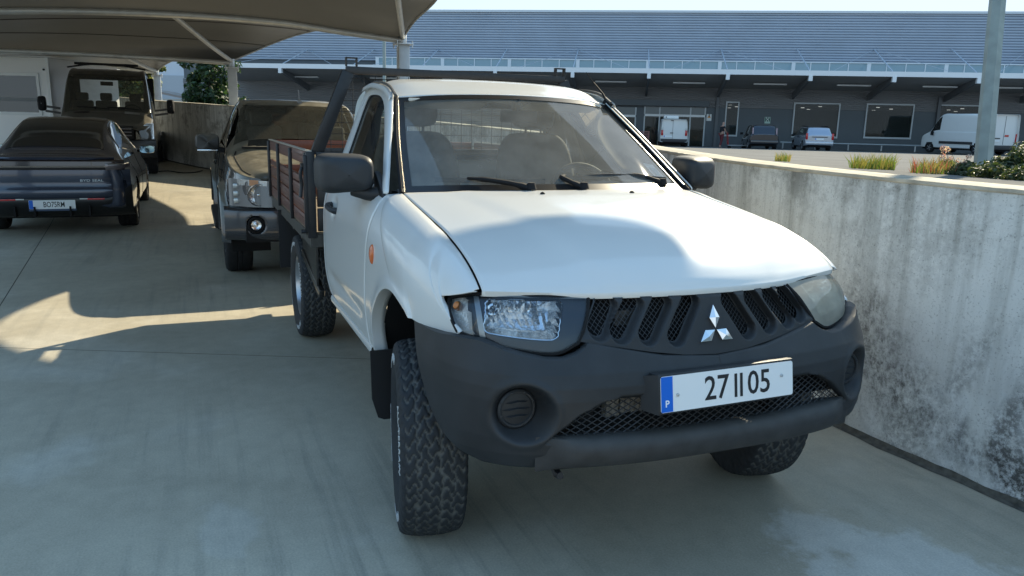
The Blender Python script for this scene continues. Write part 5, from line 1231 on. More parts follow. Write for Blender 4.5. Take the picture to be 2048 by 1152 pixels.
LL = [leafm('leaf_light', (.09, .14, .035)), leafm('leaf_olive', (.07, .09, .03)), leafm('leaf_yellow', (.16, .17, .05))]
BARK = mat('bark', (.09, .07, .05), .9, var=.3, scale=12, bump=.5)
def tree(name, base, blobs, trunk, leaf, mats, label, n, seed):
    r_ = empty(name, tuple(base), 0, label, 'tree')
    q = MB(); top = np.array(blobs[0][0]); q.tube(cr([(0, 0, -.3), (trunk*.4, 0, top[2]*.3), (top[0]*.5, top[1]*.5, top[2]*.7), tuple(top)], 14), np.linspace(trunk, trunk*.35, 14), 8)
    for c, rad in blobs[1:]: q.tube(cr([(top[0]*.4, top[1]*.4, top[2]*.5), tuple((np.array(c)*.7+top*.3*.5)), tuple(c)], 8), np.linspace(trunk*.45, trunk*.1, 8), 6)
    q.build('trunk', BARK, r_)
    rg = np.random.default_rng(seed); cl = []
    for c, rad in blobs:
        for _ in range(26):
            d = rg.normal(size=3); d /= np.linalg.norm(d); cl.append((tuple(np.array(c)+d*rad*rg.uniform(.3, 1)), rad*rg.uniform(.18, .36), n/26/len(blobs)))
    leaf_cloud('crown', cl, 0, leaf, mats, r_, .8, seed); return r_
tb = at(425, 210, 30); 
tree('ivy_tree', (tb[0], tb[1], .9), [((0, 0, 2.4), 1.0), ((-.35, .2, 1.1), 1.0), ((.3, -.2, 1.5), 1.0), ((.2, .3, .5), 1.05), ((-.5, 0, .4), .95)], .16, .11, LG, 'dark green leafy tree behind the wall by the awning corner', 9000, 4)
tb = at(262, 150, 40)
tree('bushy_tree', (tb[0], tb[1], .8), [((0, 0, 3.4), 1.5), ((1.2, .3, 2.8), 1.4), ((-1.4, .2, 2.5), 1.4), ((2.2, 0, 1.8), 1.2)], .2, .16, LL+LG[:1], 'light green bushy tree behind the black van', 7000, 5)
# shrubs and weeds on the bank behind the wall
def on_bank(px, py, depth): return at(px, py, depth)
def shrub(pts, mats, label, leaf, n, seed, name='shrub', group=None):
    b0 = np.array(pts[0][0]); r_ = empty(name, tuple(b0), 0, label, 'shrub', group)
    rg = np.random.default_rng(seed); cl = []; q = MB()
    for p, rad in pts:
        q.tube([(0, 0, -.15), tuple((np.array(p)-b0)*.5+np.array([0, 0, -.05])), tuple(np.array(p)-b0)], [.012, .01, .005], 5)
        for _ in range(14):
            d = rg.normal(size=3); d /= np.linalg.norm(d); d[2] = abs(d[2])*.8-.2; cl.append((tuple(np.array(p)-b0+d*rad*rg.uniform(.2, 1)), rad*.35, n/14/len(pts)))
    q.build('stem', BARK, r_); leaf_cloud('foliage', cl, 0, leaf, mats, r_, .7, seed, .5); return r_
OL = [leafm('leaf_shrub', (.05, .075, .03)), leafm('leaf_shrub2', (.075, .095, .04)), leafm('leaf_shrub3', (.03, .05, .02))]
shrub([(at(2035, 340, 6.0), .27), (at(2000, 350, 5.9), .22), (at(1972, 358, 6.0), .18), (at(2080, 330, 6.0), .36), (at(2050, 358, 5.7), .24)], OL, 'dense olive green shrub right of the lamp post base', .022, 9000, 11)
shrub([(at(1945, 354, 6.2), .19), (at(1915, 356, 6.3), .15), (at(1930, 346, 6.5), .15)], OL, 'low dark shrub hugging the lamp post foot', .02, 3600, 12)
shrub([(at(1890, 348, 6.8), .15), (at(1865, 348, 6.9), .12), (at(1905, 336, 7.0), .15)], LL, 'bright green weed clump left of the lamp post', .018, 2400, 13)
def grass_tuft(px0, px1, py, depth, h, n, label, seed, mats, pink=0):
    rg = np.random.default_rng(seed); b0 = at((px0+px1)/2, py, depth); V = []; F = []; MI = []
    for _ in range(n):
        p = at(rg.uniform(px0, px1), py+rg.uniform(-3, 3), depth+rg.uniform(-.2, .3))-b0; hh = h*rg.uniform(.4, 1.1); a = rg.uniform(0, 6.3); w = .004+.003*rg.random(); ln = rg.normal(size=2)*.25*hh
        dx = np.array([math.cos(a)*w, math.sin(a)*w, 0]); k = len(V); V += [p-dx-[0, 0, .03], p+dx-[0, 0, .03], p+dx*.6+[ln[0]*.4, ln[1]*.4, hh*.6], p-dx*.6+[ln[0]*.4, ln[1]*.4, hh*.6], p+[ln[0], ln[1], hh]]
        F += [(k, k+1, k+2, k+3), (k+3, k+2, k+4)]; mi = int(rg.integers(0, len(mats))); MI += [mi, mi]
    me = bpy.data.meshes.new('grass_tuft'); me.from_pydata([tuple(v) for v in V], [], F)
    for m_ in mats: me.materials.append(m_)
    me.polygons.foreach_set('material_index', MI); o = bpy.data.objects.new('grass_tuft', me); COL.objects.link(o); o.location = b0; o['label'] = label; o['category'] = 'grass'; return o
GRS = [leafm('blade_green', (.10, .16, .03)), leafm('blade_yellow', (.22, .20, .06)), leafm('blade_dry', (.30, .24, .12))]
grass_tuft(1702, 1786, 346, 7.0, .17, 600, 'sunlit yellow green grass tuft on the wall edge below the wide shop window', 21, GRS[:2])
grass_tuft(1550, 1580, 323, 8.5, .10, 120, 'small sparse grass tuft on the wall edge below the black hatchback', 22, GRS)
grass_tuft(1822, 1905, 356, 6.4, .17, 420, 'reddish dry weeds in front of the lamp post', 23, GRS+[leafm('blade_red', (.26, .09, .07))])
def stalk(px, py, depth, h, label, seed):
    rg = np.random.default_rng(seed); b0 = at(px, py, depth); r_ = empty('wild_flower', tuple(b0), 0, label, 'weed')
    q = MB(); tips = []
    for _ in range(6):
        e = np.array([rg.normal()*.06, rg.normal()*.06, h*rg.uniform(.55, 1.05)]); q.tube(cr([(0, 0, -.03), tuple(e*.5+[rg.normal()*.02, 0, .02]), tuple(e)], 6), .0025, 4); tips.append(e)
    q.build('stalk', leafm('stalk', (.16, .12, .06)), r_)
    leaf_cloud('blossom', [(tuple(t), .025, 24) for t in tips], 0, .010, [leafm('petal_white', (.6, .5, .48)), leafm('petal_pink', (.45, .2, .2))], r_, 1, seed)
stalk(1882, 352, 6.8, .28, 'pale flowering weed stalks left of the lamp post', 31); stalk(1915, 345, 7.2, .2, 'dry branching weed close against the lamp post', 32)

# ------------------------------------------------------------------ distant left: white block, shed, cabin
def house(name, pl, pr_, pt, zb, depth, dd, mt, label):
    a = at(pl, pt, depth); b = at(pr_, pt, depth); c = (a+b)/2; w = np.linalg.norm((b-a)[:2]); r_ = empty(name, (c[0], c[1], zb), YAW-math.pi/2, label, 'building')
    q = MB(); q.box((0, dd/2, (c[2]-zb)/2), (w, dd, c[2]-zb)); q.build('wall', mt, r_); q = MB(); q.box((0, dd/2, c[2]-zb+.1), (w+.4, dd+.4, .2)); q.build('roof', mat('flat_roof_edge', (.5, .55, .6), .6), r_); return r_
h_ = house('white_block', 250, 372, 112, .3, 95, 20, mat('pale_render', (.55, .60, .66), .8, var=.03, scale=.3), 'plain pale blue grey warehouse block beyond the wall')
q = MB(); q.box((2.2, -.1, 4.6), (3.6, .15, 2.9)); q.build('lower_panel', mat('pale_panel', (.40, .44, .48), .8), h_)
a = at(322, 182, 60); b = at(368, 190, 60); c = (a+b)/2
SH = empty('shed', (c[0], c[1], .4), YAW-math.pi/2, 'low shed with sloping tiled roof far behind the wall', 'shed')
q = MB(); q.box((-.2, 1.5, 1.2), (3.0, 3, 2.4)); q.build('wall', mat('shed_wall', (.5, .47, .42), .8), SH)
q = MB(); q.prism([(-1.9, 2.95), (1.6, 2.3), (1.6, 2.45), (-1.9, 3.12)], -.2, 3.4, 'y'); q.build('roof', mat('shed_roof', (.30, .25, .22), .8), SH, smooth=False)
# ------------------------------------------------------------------ other vehicles: lofted half bodies
class Loft:
    """body skin: stations along x, each a half outline (y, z) from sill up to the roof centre"""
    def __init__(s, stations, nu=120, nv=60):
        s.xs = np.array([st[0] for st in stations]); P = np.array([[(st[0], y, z) for y, z in st[1]] for st in stations])
        # sample along x so that station index -> parameter
        s.G = net(P, nu, nv); s.nu, s.nv = nu, nv; s.ns = len(stations); s.nc = len(stations[0][1])
    def p(s, u, v):
        """u in station index, v in outline index"""
        a = np.clip(u/(s.ns-1), 0, 1)*(s.nu-1); b = np.clip(v/(s.nc-1), 0, 1)*(s.nv-1); i = min(s.nu-2, int(a)); j = min(s.nv-2, int(b)); fa, fb = a-i, b-j; G = s.G
        return G[i, j]*(1-fa)*(1-fb)+G[i+1, j]*fa*(1-fb)+G[i, j+1]*(1-fa)*fb+G[i+1, j+1]*fa*fb
    def n(s, u, v):
        e = .05; a = s.p(u+e, v)-s.p(u-e, v); b = s.p(u, v+e)-s.p(u, v-e); n = np.cross(a, b); n /= np.linalg.norm(n)+1e-9
        if n[1] < 0 and abs(n[1]) > .05: n = -n
        elif n[2] < 0 and abs(n[1]) <= .05: n = -n
        return n
    def body(s, mats, parent, name='body', arches=(), both=True, cut=None):
        G = s.G; c = (G[:-1, :-1]+G[1:, 1:])/2; mask = np.ones(c.shape[:2], bool)
        for (x, z, r) in arches: mask &= ~((np.hypot(c[..., 0]-x, c[..., 2]-z) < r) & (c[..., 1] > .3))
        if cut is not None: mask &= ~cut(c)
        q = MB(); q.grid(G, mask); q.grid(G*np.array([1, -1, 1]), mask, flip=True)
        return q.build(name, mats, parent, auto=55)
    def panel(s, name, mats, parent, quad, off=.004, side=1, nu=12, nv=8, thick=0.0, rnd=0.0):
        """patch of the skin between four (u, v) corners, set proud by off; side -1 mirrors, 0 spans the middle"""
        q = MB(); G = np.zeros((nu, nv, 3))
        for i in range(nu):
            for j in range(nv):
                a, b = i/(nu-1), j/(nv-1); u = (quad[0][0]*(1-a)+quad[1][0]*a)*(1-b)+(quad[3][0]*(1-a)+quad[2][0]*a)*b; v = (quad[0][1]*(1-a)+quad[1][1]*a)*(1-b)+(quad[3][1]*(1-a)+quad[2][1]*a)*b
                G[i, j] = s.p(u, v)+s.n(u, v)*off
        if side == 0: q.grid(G); q.grid(G*np.array([1, -1, 1]), flip=True)
        else: q.grid(G*np.array([1, side, 1]))
        return q.build(name, mats, parent, auto=60)
    def line(s, name, mats, parent, pts, r=.004, off=.0, side=1, n=16):
        q = MB(); P = [s.p(u, v)+s.n(u, v)*off for u, v in cr(pts, n)]; P = np.array(P)*np.array([1, side, 1]); q.tube(P, r, 5); return q.build(name, mats, parent)
def prof(hw, zb, zbelt, ybelt, zroof, yroof, zmid=None, bul=.02):
    zm = zb+(zbelt-zb)*.55
    return [(hw-.16, zb-.01), (hw-.03, zb+.01), (hw-.005, zb+.10), (hw, zm), (ybelt+bul, zbelt-.07), (ybelt, zbelt), ((ybelt+yroof)/2+.015, (zbelt+zroof-.05)/2), (yroof, zroof-.055), (yroof*.80, zroof-.015), (yroof*.4, zroof-.002), (0, zroof)]
def car_wheel(parent, x, y, z, r, w, rimm, spokes=5, flip=False, tread=True, rr=.62):
    o = empty('wheel', (x, y, z)); o.parent = parent; o.rotation_euler = (0, 0, math.pi if flip else 0)
    q = MB(); q.lathe([(r*rr, -w*.44), (r*rr*1.04, -w*.5), (r*.82, -w*.53), (r*.93, -w*.50), (r*.985, -w*.42), (r, -w*.3), (r, -w*.12), (r*.98, -w*.1), (r*.98, -w*.08), (r, -w*.06), (r, w*.06), (r*.98, w*.08), (r*.98, w*.1), (r, w*.12), (r, w*.3), (r*.985, w*.42), (r*.93, w*.5), (r*.8, w*.53), (r*rr, w*.46)], 48); q.build('tyre', RUBBER, o)
    q = MB(); q.lathe([(r*rr*1.02, -w*.46), (r*rr*.95, -w*.46), (r*rr*.90, -w*.30), (r*rr*.88, w*.3)], 40); q.lathe([(r*rr*.9, -w*.02), (.001, -w*.02)], 24); q.build('rim_barrel', mat('dark_rim', (.06, .06, .065), .4, .6), o)
    for k in range(spokes):
        a = 2*math.pi*k/spokes; q = MB(); q.bar((0, -w*.36, 0), (r*rr*.97*math.cos(a), -w*.42, r*rr*.97*math.sin(a)), r*.14, w*.14, up=(0, 1, 0)); q.build('spoke', rimm, o, bevel=.006)
    q = MB(); q.lathe([(r*.15, -w*.30), (r*.15, -w*.46), (r*.10, -w*.48), (.001, -w*.48)], 20); q.build('hub_cap', rimm, o)
    return o
def arch_liner(parent, x, z, r, yi, yo):
    a = np.linspace(-.3, math.pi+.3, 20)
    for s in (-1, 1):
        q = MB(); q.grid(np.array([[(x+r*math.cos(t), s*y, z+r*math.sin(t)) for y in (yi, yo)] for t in a])); q.grid(np.array([[(x+rr_*math.cos(t), s*yi, z+rr_*math.sin(t)) for rr_ in (0, r)] for t in a])); q.build('wheel_arch_liner', BLACK, parent)
def eu_plate(parent, x, y, z, text, face, tilt=0, w=.52):
    """number plate facing +x (face 1) or -x (face -1)"""
    r_ = empty('number_plate', (x, y, z), 0 if face > 0 else math.pi); r_.parent = parent; r_.rotation_euler[1] = R(tilt)
    q = MB(); q.prism(rrect(w, .112, .008), 0, .006, 'x'); q.build('plate', mat('plate_white'), r_, smooth=False)
    q = MB(); q.box((.0068, -w/2+.024, 0), (.0016, .044, .108)); q.build('plate_band', mat('plate_blue'), r_)
    if text: text_mesh('plate_digits', text, .098, PBLK, r_, Matrix.Translation((.0115, .02, -.003)) @ MT, .0005, .66, off=.0006)
    return r_
TINT = glass('tinted_glass', (.30, .33, .32), .03, (.3, .3, .28)); DARKGL = mat('dark_glass', (.012, .014, .014), .05, coat=.3, spec=.6)
GLS = glass('car_glass', (.62, .66, .64), .05)
def simple_seat(parent, x, y, z):
    q = MB(); q.box((0, 0, .30), (.14, .46, .62), Matrix.Rotation(R(-12), 3, 'Y')); q.box((-.10, 0, .70), (.10, .26, .18)); q.box((.20, 0, .02), (.5, .48, .16)); q.build('seat', SEAT, parent, loc=(x, y, z), bevel=.04, seg=3)

# ------------------------------------------------------------------ dark double-cab pickup behind the white one
NV_ = empty('pickup_truck', (-5.74, -.385, 0), 0, 'black double cab pickup truck parked nose up to the wooden bed', 'pickup truck')
NP = mat('black_metallic_paint', (.012, .013, .016), .18, .2, coat=1.0, dust=.62, dustcol=(.42, .38, .29)); DGL = glass('dusty_glass', (.62, .64, .61), .15, (.62, .58, .46))
def npf(hw, zb, zbelt, ybelt, zroof, yroof): return prof(hw, zb, zbelt, ybelt, zroof, yroof)
L = Loft([(.86, npf(.62, .62, 1.00, .60, 1.055, .55)), (.80, npf(.74, .58, 1.02, .72, 1.085, .66)), (.60, npf(.865, .56, 1.05, .80, 1.115, .73)), (.30, npf(.905, .55, 1.08, .835, 1.145, .75)), (-.10, npf(.915, .50, 1.115, .845, 1.18, .76)), (-.42, npf(.905, .46, 1.145, .845, 1.215, .76)),
          (-.62, npf(.90, .44, 1.165, .84, 1.30, .72)), (-.95, npf(.90, .44, 1.175, .84, 1.52, .67)), (-1.22, npf(.90, .44, 1.18, .84, 1.695, .635)), (-1.45, npf(.90, .44, 1.185, .84, 1.755, .63)), (-1.9, npf(.90, .44, 1.19, .84, 1.79, .625)), (-2.4, npf(.90, .44, 1.20, .84, 1.78, .62)), (-2.70, npf(.90, .46, 1.20, .84, 1.74, .62)), (-2.80, npf(.90, .50, 1.20, .84, 1.25, .80)), (-3.3, npf(.91, .52, 1.20, .86, 1.24, .84)), (-4.2, npf(.90, .55, 1.19, .85, 1.22, .83))], 200, 80)
def ncut(c): return (c[..., 2] > 1.225) & (c[..., 0] < -.5) & (c[..., 0] > -2.62) & (((c[..., 0] > -1.36) & (c[..., 1] < .60) & (c[..., 2] > 1.26) & (c[..., 2] < 1.70)) | ((c[..., 1] > .655) & (c[..., 2] < 1.66) & (c[..., 0] < -.85)))
L.body(NP, NV_, 'body', [(0, .40, .46), (-3.2, .40, .46)], cut=ncut)
L.panel('windscreen', DGL, NV_, ((6.2, 6.5), (8.15, 7.0), (8.15, 10), (6.2, 10)), .002, 0, 16, 14)
for s in (-1, 1):
    L.panel('front_window', GLS, NV_, ((7.25, 5.25), (10.15, 5.3), (10.1, 6.75), (8.2, 6.75)), .002, s)
    L.panel('rear_window', GLS, NV_, ((10.3, 5.3), (11.9, 5.4), (11.8, 6.7), (10.25, 6.75)), .003, s)
    for u0 in (6.75, 10.2, 12.1): L.line('door_gap', BLACK, NV_, [(u0, 1.2), (u0, 3), (u0+.05, 5.0)], .005, .0, s)
    q = MB(); q.tube(cr([(-1.55, s*.915, 1.05), (-1.60, s*.935, 1.05), (-1.70, s*.935, 1.05), (-1.75, s*.915, 1.05)], 8), .014, 6); q.build('handle', NP, NV_)
    # flared wheel arch
    for xc in (0, -3.2):
        q = MB(); a = np.linspace(-.05, math.pi+.05, 30)
        q.grid(np.array([[(xc+r_*math.cos(t), s*y, .40+r_*math.sin(t)) for r_, y in ((.44, .90), (.455, .945), (.48, .955), (.51, .94), (.53, .90), (.56, .875))] for t in a])); q.build('arch_flare', NP, NV_)
    q = MB(); q.prism([(-.62, .43), (-2.55, .43), (-2.50, .35), (-.70, .35)], s*.86, s*.99, 'y'); q.build('side_step', mat('step_rubber', (.03, .03, .03), .6), NV_, bevel=.02)
    car_wheel(NV_, 0, s*.79, .372, .372, .25, SILVER, 6, s > 0); car_wheel(NV_, -3.2, s*.79, .372, .372, .25, SILVER, 6, s > 0)
    # mirror
    q = MB(); G = []
    for x, a_, b_ in ((-.93, .95, .95), (-.90, 1, 1), (-.86, .98, .98), (-.82, .85, .88), (-.80, .5, .6), (-.795, .02, .02)):
        G.append([(x-.03*math.cos(t)*1, s*(1.015+.125*a_*math.copysign(abs(math.cos(t))**.5, math.cos(t))), 1.285+.095*b_*math.copysign(abs(math.sin(t))**.5, math.sin(t))) for t in np.linspace(0, 2*math.pi, 32, endpoint=False)])
    q.grid(np.array(G).transpose(1, 0, 2), closed_u=True); mm = q.build('wing_mirror', mat('dusty_black_housing', (.02, .02, .02), .45, dust=.5), NV_)
    q = MB(); q.tube([(-.82, s*.84, 1.20), (-.84, s*.93, 1.215)], .03, 8); q.build('mirror_arm', BLACK, mm)
    q = MB(); q.box((-.855, s*1.02, 1.200), (.10, .21, .028)); q.build('mirror_chrome', CHROME, mm, bevel=.012)
    # headlight: amber strip over a clear bowl
    q = MB(); 
    def hp(y, z): return (.935-1.30*max(0, (abs(y)-.52))**1.5-.12*(z-.86), s*y, z)
    HB = np.array([[hp(y, z+(.035*(y-.5) if k == 0 else .0)) for k, z in enumerate((.99, .945, .90, .85, .80, .75))] for y in np.linspace(.50, .875, 16)])
    q.grid(HB); hl = q.build('headlight', mat('lamp_body_grey', (.16, .165, .17), .3, .5), NV_)
    q = MB(); q.grid(HB+np.array([.024, 0, 0])); q.build('lens', glass('clear_headlight_lens'), hl)
    q = MB(); q.grid(HB[2:13, 0:2]+np.array([.010, 0, 0])); q.build('turn_signal', mat('clear_signal', (.55, .53, .50), .25, .5, bump=.4, bscale=50), hl)
    q = MB(); q.grid(HB[5:9, 0:2]+np.array([.014, 0, 0])); q.build('amber_insert', mat('amber_reflector', (.80, .28, .05), .3), hl)
    yc_ = .625; xc_ = hp(yc_, .865)[0]
    q = MB(); q.lathe([(.100, .012), (.094, .004), (.070, -.018), (.035, -.034), (.012, -.038)], 28, 'x', (xc_+.004, s*yc_, .862)); q.build('reflector', REFL, hl)
    q = MB(); q.lathe([(.103, .008), (.103, .016), (.096, .016)], 28, 'x', (xc_+.004, s*yc_, .862)); q.build('bright_rim', CHROME, hl)
    q = MB(); q.lathe([(.020, -.03), (.018, .0), (.010, .008), (.001, .010)], 14, 'x', (xc_, s*yc_, .862)); q.build('bulb_shield', CHROME, hl)
    for z0 in (.80, .865, .935):
        yy = .80; q = MB(); xx = hp(yy, z0)[0]; q.box((xx+.004, s*yy, z0), (.03, .085, .052)); q.build('position_lamp', mat('grey_reflector', (.45, .48, .48), .25, .6, bump=.3, bscale=40), hl, bevel=.012)
# bumper, grille
q = MB(); G = []
for t in np.linspace(-1, 1, 61):
    y = .93*t; x = .93-.62*max(0, abs(t)-.45)**2.0; row = [(x-.07, y, .745), (x-.01, y, .735), (x+.02, y, .70), (x+.025, y, .60), (x+.015, y, .50), (x-.03, y, .44), (x-.10, y, .42)]
    G.append(row)
G = np.array(G); G = np.stack([cr(r_, 40) for r_ in G]); G = np.stack([cr(G[:, j], 160) for j in range(40)], 1)
d = np.hypot(np.abs(G[..., 1])-.66, G[..., 2]-.585); t_ = sst((.088-d)/.02); G[..., 0] -= .045*t_
q.grid(G); NB_ = q.build('front_bumper', mat('grey_metallic_bumper', (.075, .077, .085), .22, .55, coat=.8), NV_)
for s in (-1, 1):
    q = MB(); q.lathe([(.075, -.01), (.072, .012), (.064, .014), (.058, -.005), (.040, -.01)], 28, 'x', (.905, s*.66, .585)); fo = q.build('fog_lamp', BLACK, NB_)
    q = MB(); q.lathe([(.046, .0), (.030, -.012), (.001, -.018)], 24, 'x', (.900, s*.66, .585)); q.lathe([(.012, -.01), (.010, .01), (.001, .012)], 10, 'x', (.895, s*.66, .585)); q.build('fog_reflector', REFL, fo)
q = MB(); q.box((.84, 0, .88), (.06, .98, .24)); q.build('grille_recess', BLACK, NV_)
for y in (-.24, .24):
    q = MB(); q.bar((.885, y*1.15, .77), (.875, y*.85, .99), .05, .03, up=(1, 0, 0)); q.build('grille_bar', CHROME, NV_, bevel=.008)
q = MB(); q.box((.80, 0, .50), (.16, 1.5, .16)); q.build('underbody', BLACK, NV_)
q = MB(); q.box((-1.6, 0, .50), (3.9, 1.3, .2)); q.build('chassis', BLACK, NV_)
q = MB(); q.box((-1.5, 0, .75), (2.2, 1.66, .05)); q.box((-.72, 0, 1.08), (.30, 1.5, .22)); q.build('cab_floor', BLACK, NV_)
q = MB(); q.grid(np.array([[(x, y, 1.72) for y in (-.56, .56)] for x in (-1.3, -2.6)])); q.build('roof_lining', BLACK, NV_)
q = MB(); q.box((-2.68, 0, 1.0), (.03, 1.6, .6)); q.build('cab_back', BLACK, NV_)
for y in (-.38, .38): simple_seat(NV_, -1.55, y, .86); simple_seat(NV_, -2.35, y, .90)
q = MB(); q.box((-1.14, 0, 1.56), (.03, .22, .06)); q.build('rear_view_mirror', BLACK, NV_, bevel=.01)
arch_liner(NV_, 0, .40, .45, .50, .86); arch_liner(NV_, -3.2, .40, .45, .50, .86)
q = MB(); q.tube([(-1.36, .05, 1.755), (-1.42, .05, 1.775)], [.03, .012], 8); q.tube([(-1.40, .05, 1.77), (-1.46, .05, 1.90)], .005, 5); q.build('antenna', mat('grey_antenna', (.3, .3, .3), .5), NV_)
q = MB(); q.box((-.54, 0, 1.245), (.10, 1.35, .015)); q.build('cowl_panel', BLACK, NV_)
L.line('hood_gap', BLACK, NV_, [(1.2, 7.0), (3, 7.0), (5.6, 7.0)], .006, 0, -1); L.line('hood_gap', BLACK, NV_, [(1.2, 7.0), (3, 7.0), (5.6, 7.0)], .006, 0, 1)

# ------------------------------------------------------------------ blue-grey fastback sedan seen from behind (nose towards -x)
SD = empty('sedan', (-9.68, -3.26, 0), math.pi, 'blue grey fastback sedan with a full width light bar, seen from behind', 'car')
SDZ = float(gz(-11.2)); SD.location = (-9.68, -3.26, 0); SD.rotation_euler = (0, R(-.9), math.pi)
SP = mat('blue_grey_metallic', (.04, .05, .08), .22, .35, coat=1.0)
# local frame: rear axle at x=0, nose +x
L = Loft([(-.95, prof(.70, .42, .90, .66, .98, .55)), (-.92, prof(.82, .38, .94, .76, 1.02, .62)), (-.80, prof(.89, .34, .965, .82, 1.055, .66)), (-.62, prof(.925, .31, .955, .83, 1.055, .66)), (-.40, prof(.94, .30, .965, .82, 1.10, .62)), (0, prof(.945, .30, .97, .80, 1.24, .58)), (.45, prof(.935, .28, .965, .80, 1.385, .555)), (.95, prof(.925, .26, .955, .81, 1.465, .56)), (1.45, prof(.92, .26, .945, .82, 1.485, .57)), (1.95, prof(.92, .26, .935, .825, 1.42, .58)), (2.45, prof(.925, .26, .925, .83, 1.20, .62)), (2.85, prof(.93, .27, .90, .83, 1.0, .70)), (3.3, prof(.925, .28, .84, .82, .93, .70)), (3.7, prof(.86, .30, .74, .75, .82, .62)), (3.86, prof(.62, .34, .62, .56, .68, .48))], 220, 90)
L.body(SP, SD, 'body', [(0, .335, .375), (2.95, .335, .375)])
L.panel('rear_screen', DARKGL, SD, ((4.25, 7.25), (6.75, 7.35), (6.75, 10), (4.25, 10)), .004, 0, 24, 14)
L.panel('roof_panel', mat('gloss_black_roof', (.012, .012, .014), .12, coat=.5), SD, ((6.8, 7.4), (8.9, 7.5), (8.9, 10), (6.8, 10)), .005, 0, 16, 12)
L.panel('windscreen', DARKGL, SD, ((9.0, 7.2), (10.6, 6.9), (10.6, 10), (9.0, 10)), .004, 0, 14, 12)
for s in (-1, 1):
    L.panel('side_window', DARKGL, SD, ((5.6, 5.9), (10.2, 5.35), (8.6, 6.8), (6.3, 6.85)), .004, s, 26, 8)
    L.line('window_trim', CHROME, SD, [(5.55, 5.75), (7.5, 5.3), (10.3, 5.25)], .006, .004, s)
    L.line('window_trim', CHROME, SD, [(5.55, 5.75), (6.3, 6.95), (8.6, 6.9), (10.2, 5.5)], .005, .004, s)
    for u0 in (6.1, 8.3): L.line('door_gap', BLACK, SD, [(u0, 1.2), (u0, 3), (u0, 5.2)], .004, 0, s)
    car_wheel(SD, 0, s*.80, .345, .345, .245, SILVER, 5, s > 0, rr=.72); car_wheel(SD, 2.95, s*.80, .345, .345, .235, SILVER, 5, s > 0, rr=.72)
    # mirror
    q = MB(); G = []
    for x, k in ((1.80, .9), (1.84, 1), (1.90, .95), (1.96, .7), (1.99, .1)):
        G.append([(x, s*(1.01+.12*k*math.copysign(abs(math.cos(t))**.6, math.cos(t))), .985+.065*k*math.copysign(abs(math.sin(t))**.6, math.sin(t))) for t in np.linspace(0, 2*math.pi, 24, endpoint=False)])
    q.grid(np.array(G).transpose(1, 0, 2), closed_u=True); mm = q.build('wing_mirror', mat('gloss_black_roof'), SD)
    q = MB(); q.add([(p_[0]-.002, p_[1], p_[2]) for p_ in G[0]], [tuple(range(24))]); q.build('mirror_glass', mat('mirror_tint', (.25, .4, .5), .05, .9), mm)
    q = MB(); q.tube([(1.9, s*.86, .95), (1.88, s*.93, .965)], .022, 8); q.build('mirror_arm', BLACK, mm)
def sdx(y): return float(np.interp(y, [.5, .66, .76, .82, .86, .89, .93], [-.975, -.968, -.952, -.93, -.888, -.825, -.73]))
# rear details: light bar, lamps, black lower bumper, diffuser, plate
L.panel('light_bar', mat('smoked_red_bar', (.03, .008, .008), .12, coat=1), SD, ((1.42, 4.6), (2.02, 4.9), (2.5, 10), (1.95, 10)), .006, 0, 10, 26) if False else None
q = MB(); G = []
for t in np.linspace(-1, 1, 61):
    y = .86*t; x = sdx(abs(y)); G.append([(x+.03, y, .995), (x-.006, y, .975), (x-.010, y, .925), (x-.012, y, .890), (x-.002, y, .870)])
q.grid(np.array(G)); LB = q.build('light_bar', mat('smoked_bar', (.02, .012, .012), .12, coat=1), SD)
q = MB(); q.grid(np.array([[(p_[2][0]-.004, p_[1][1], .912), (p_[2][0]-.004, p_[1][1], .903)] for p_ in G])); q.build('bar_strip', mat('bar_line', (.35, .30, .24), .3), LB)
for s in (-1, 1):
    q = MB(); GG = []
    for t in np.linspace(0, 1, 18):
        y = .64+.28*t; x = sdx(y)-.012; h0 = .955-.006*t; h1 = .865+.03*t*t+.02*max(0, t-.7)
        GG.append([(x, s*y, h0), (x-.010, s*y, (h0+h1)/2+.01), (x, s*y, h1)])
    q.grid(np.array(GG)); tl = q.build('tail_lamp', mat('smoked_clear_lamp', (.16, .13, .13), .08, .3, coat=1), SD)
    q = MB(); q.tube([(p_[1][0]-.004, p_[1][1], p_[1][2]+.022) for p_ in GG[2:-1]], .006, 6); q.build('lamp_highlight', CHROME, tl)
    q = MB(); q.box((-.955, s*.50, .492), (.02, .20, .022)); q.build('reflector_strip', REDL, SD, bevel=.004)
    q = MB(); q.box((-.952, s*.36, .494), (.02, .10, .02)); q.build('reverse_lamp', mat('pale_lamp', (.6, .6, .56), .2), SD, bevel=.004)
q = MB(); G = []
for t in np.linspace(-1, 1, 61):
    y = .93*t; x = -.945+.50*max(0, abs(t)-.55)**2; k = max(0, abs(t)-.72)/.28
    G.append([(x-.012, y, .505+.17*k), (x-.020, y, .48+.10*k), (x-.01, y, .42), (x+.03, y, .33), (x+.10, y, .27), (x+.25, y, .24)])
q.grid(np.array(G)); q.build('lower_bumper', mat('gloss_black_trim', (.012, .012, .013), .3), SD)
q = MB(); G = []
for t in np.linspace(-1, 1, 61):
    y = .92*t; x = -.935+.42*max(0, abs(t)-.5)**2; G.append([(x-.004, y, .868), (x-.012, y, .80), (x-.006, y, .72), (x-.004, y, .655), (x-.022, y, .625), (x-.03, y, .585), (x-.028, y, .53), (x-.014, y, .505)])
q.grid(np.array(G)); q.build('boot_and_bumper_skin', SP, SD)
q = MB(); G = []
for t in np.linspace(-1, 1, 41):
    y = .74*t; x = -.90+.30*max(0, abs(t)-.5)**2; G.append([(x+.10, y, 1.03), (x+.0, y, 1.035), (x-.045, y, 1.025), (x-.05, y, 1.01), (x-.01, y, .985)])
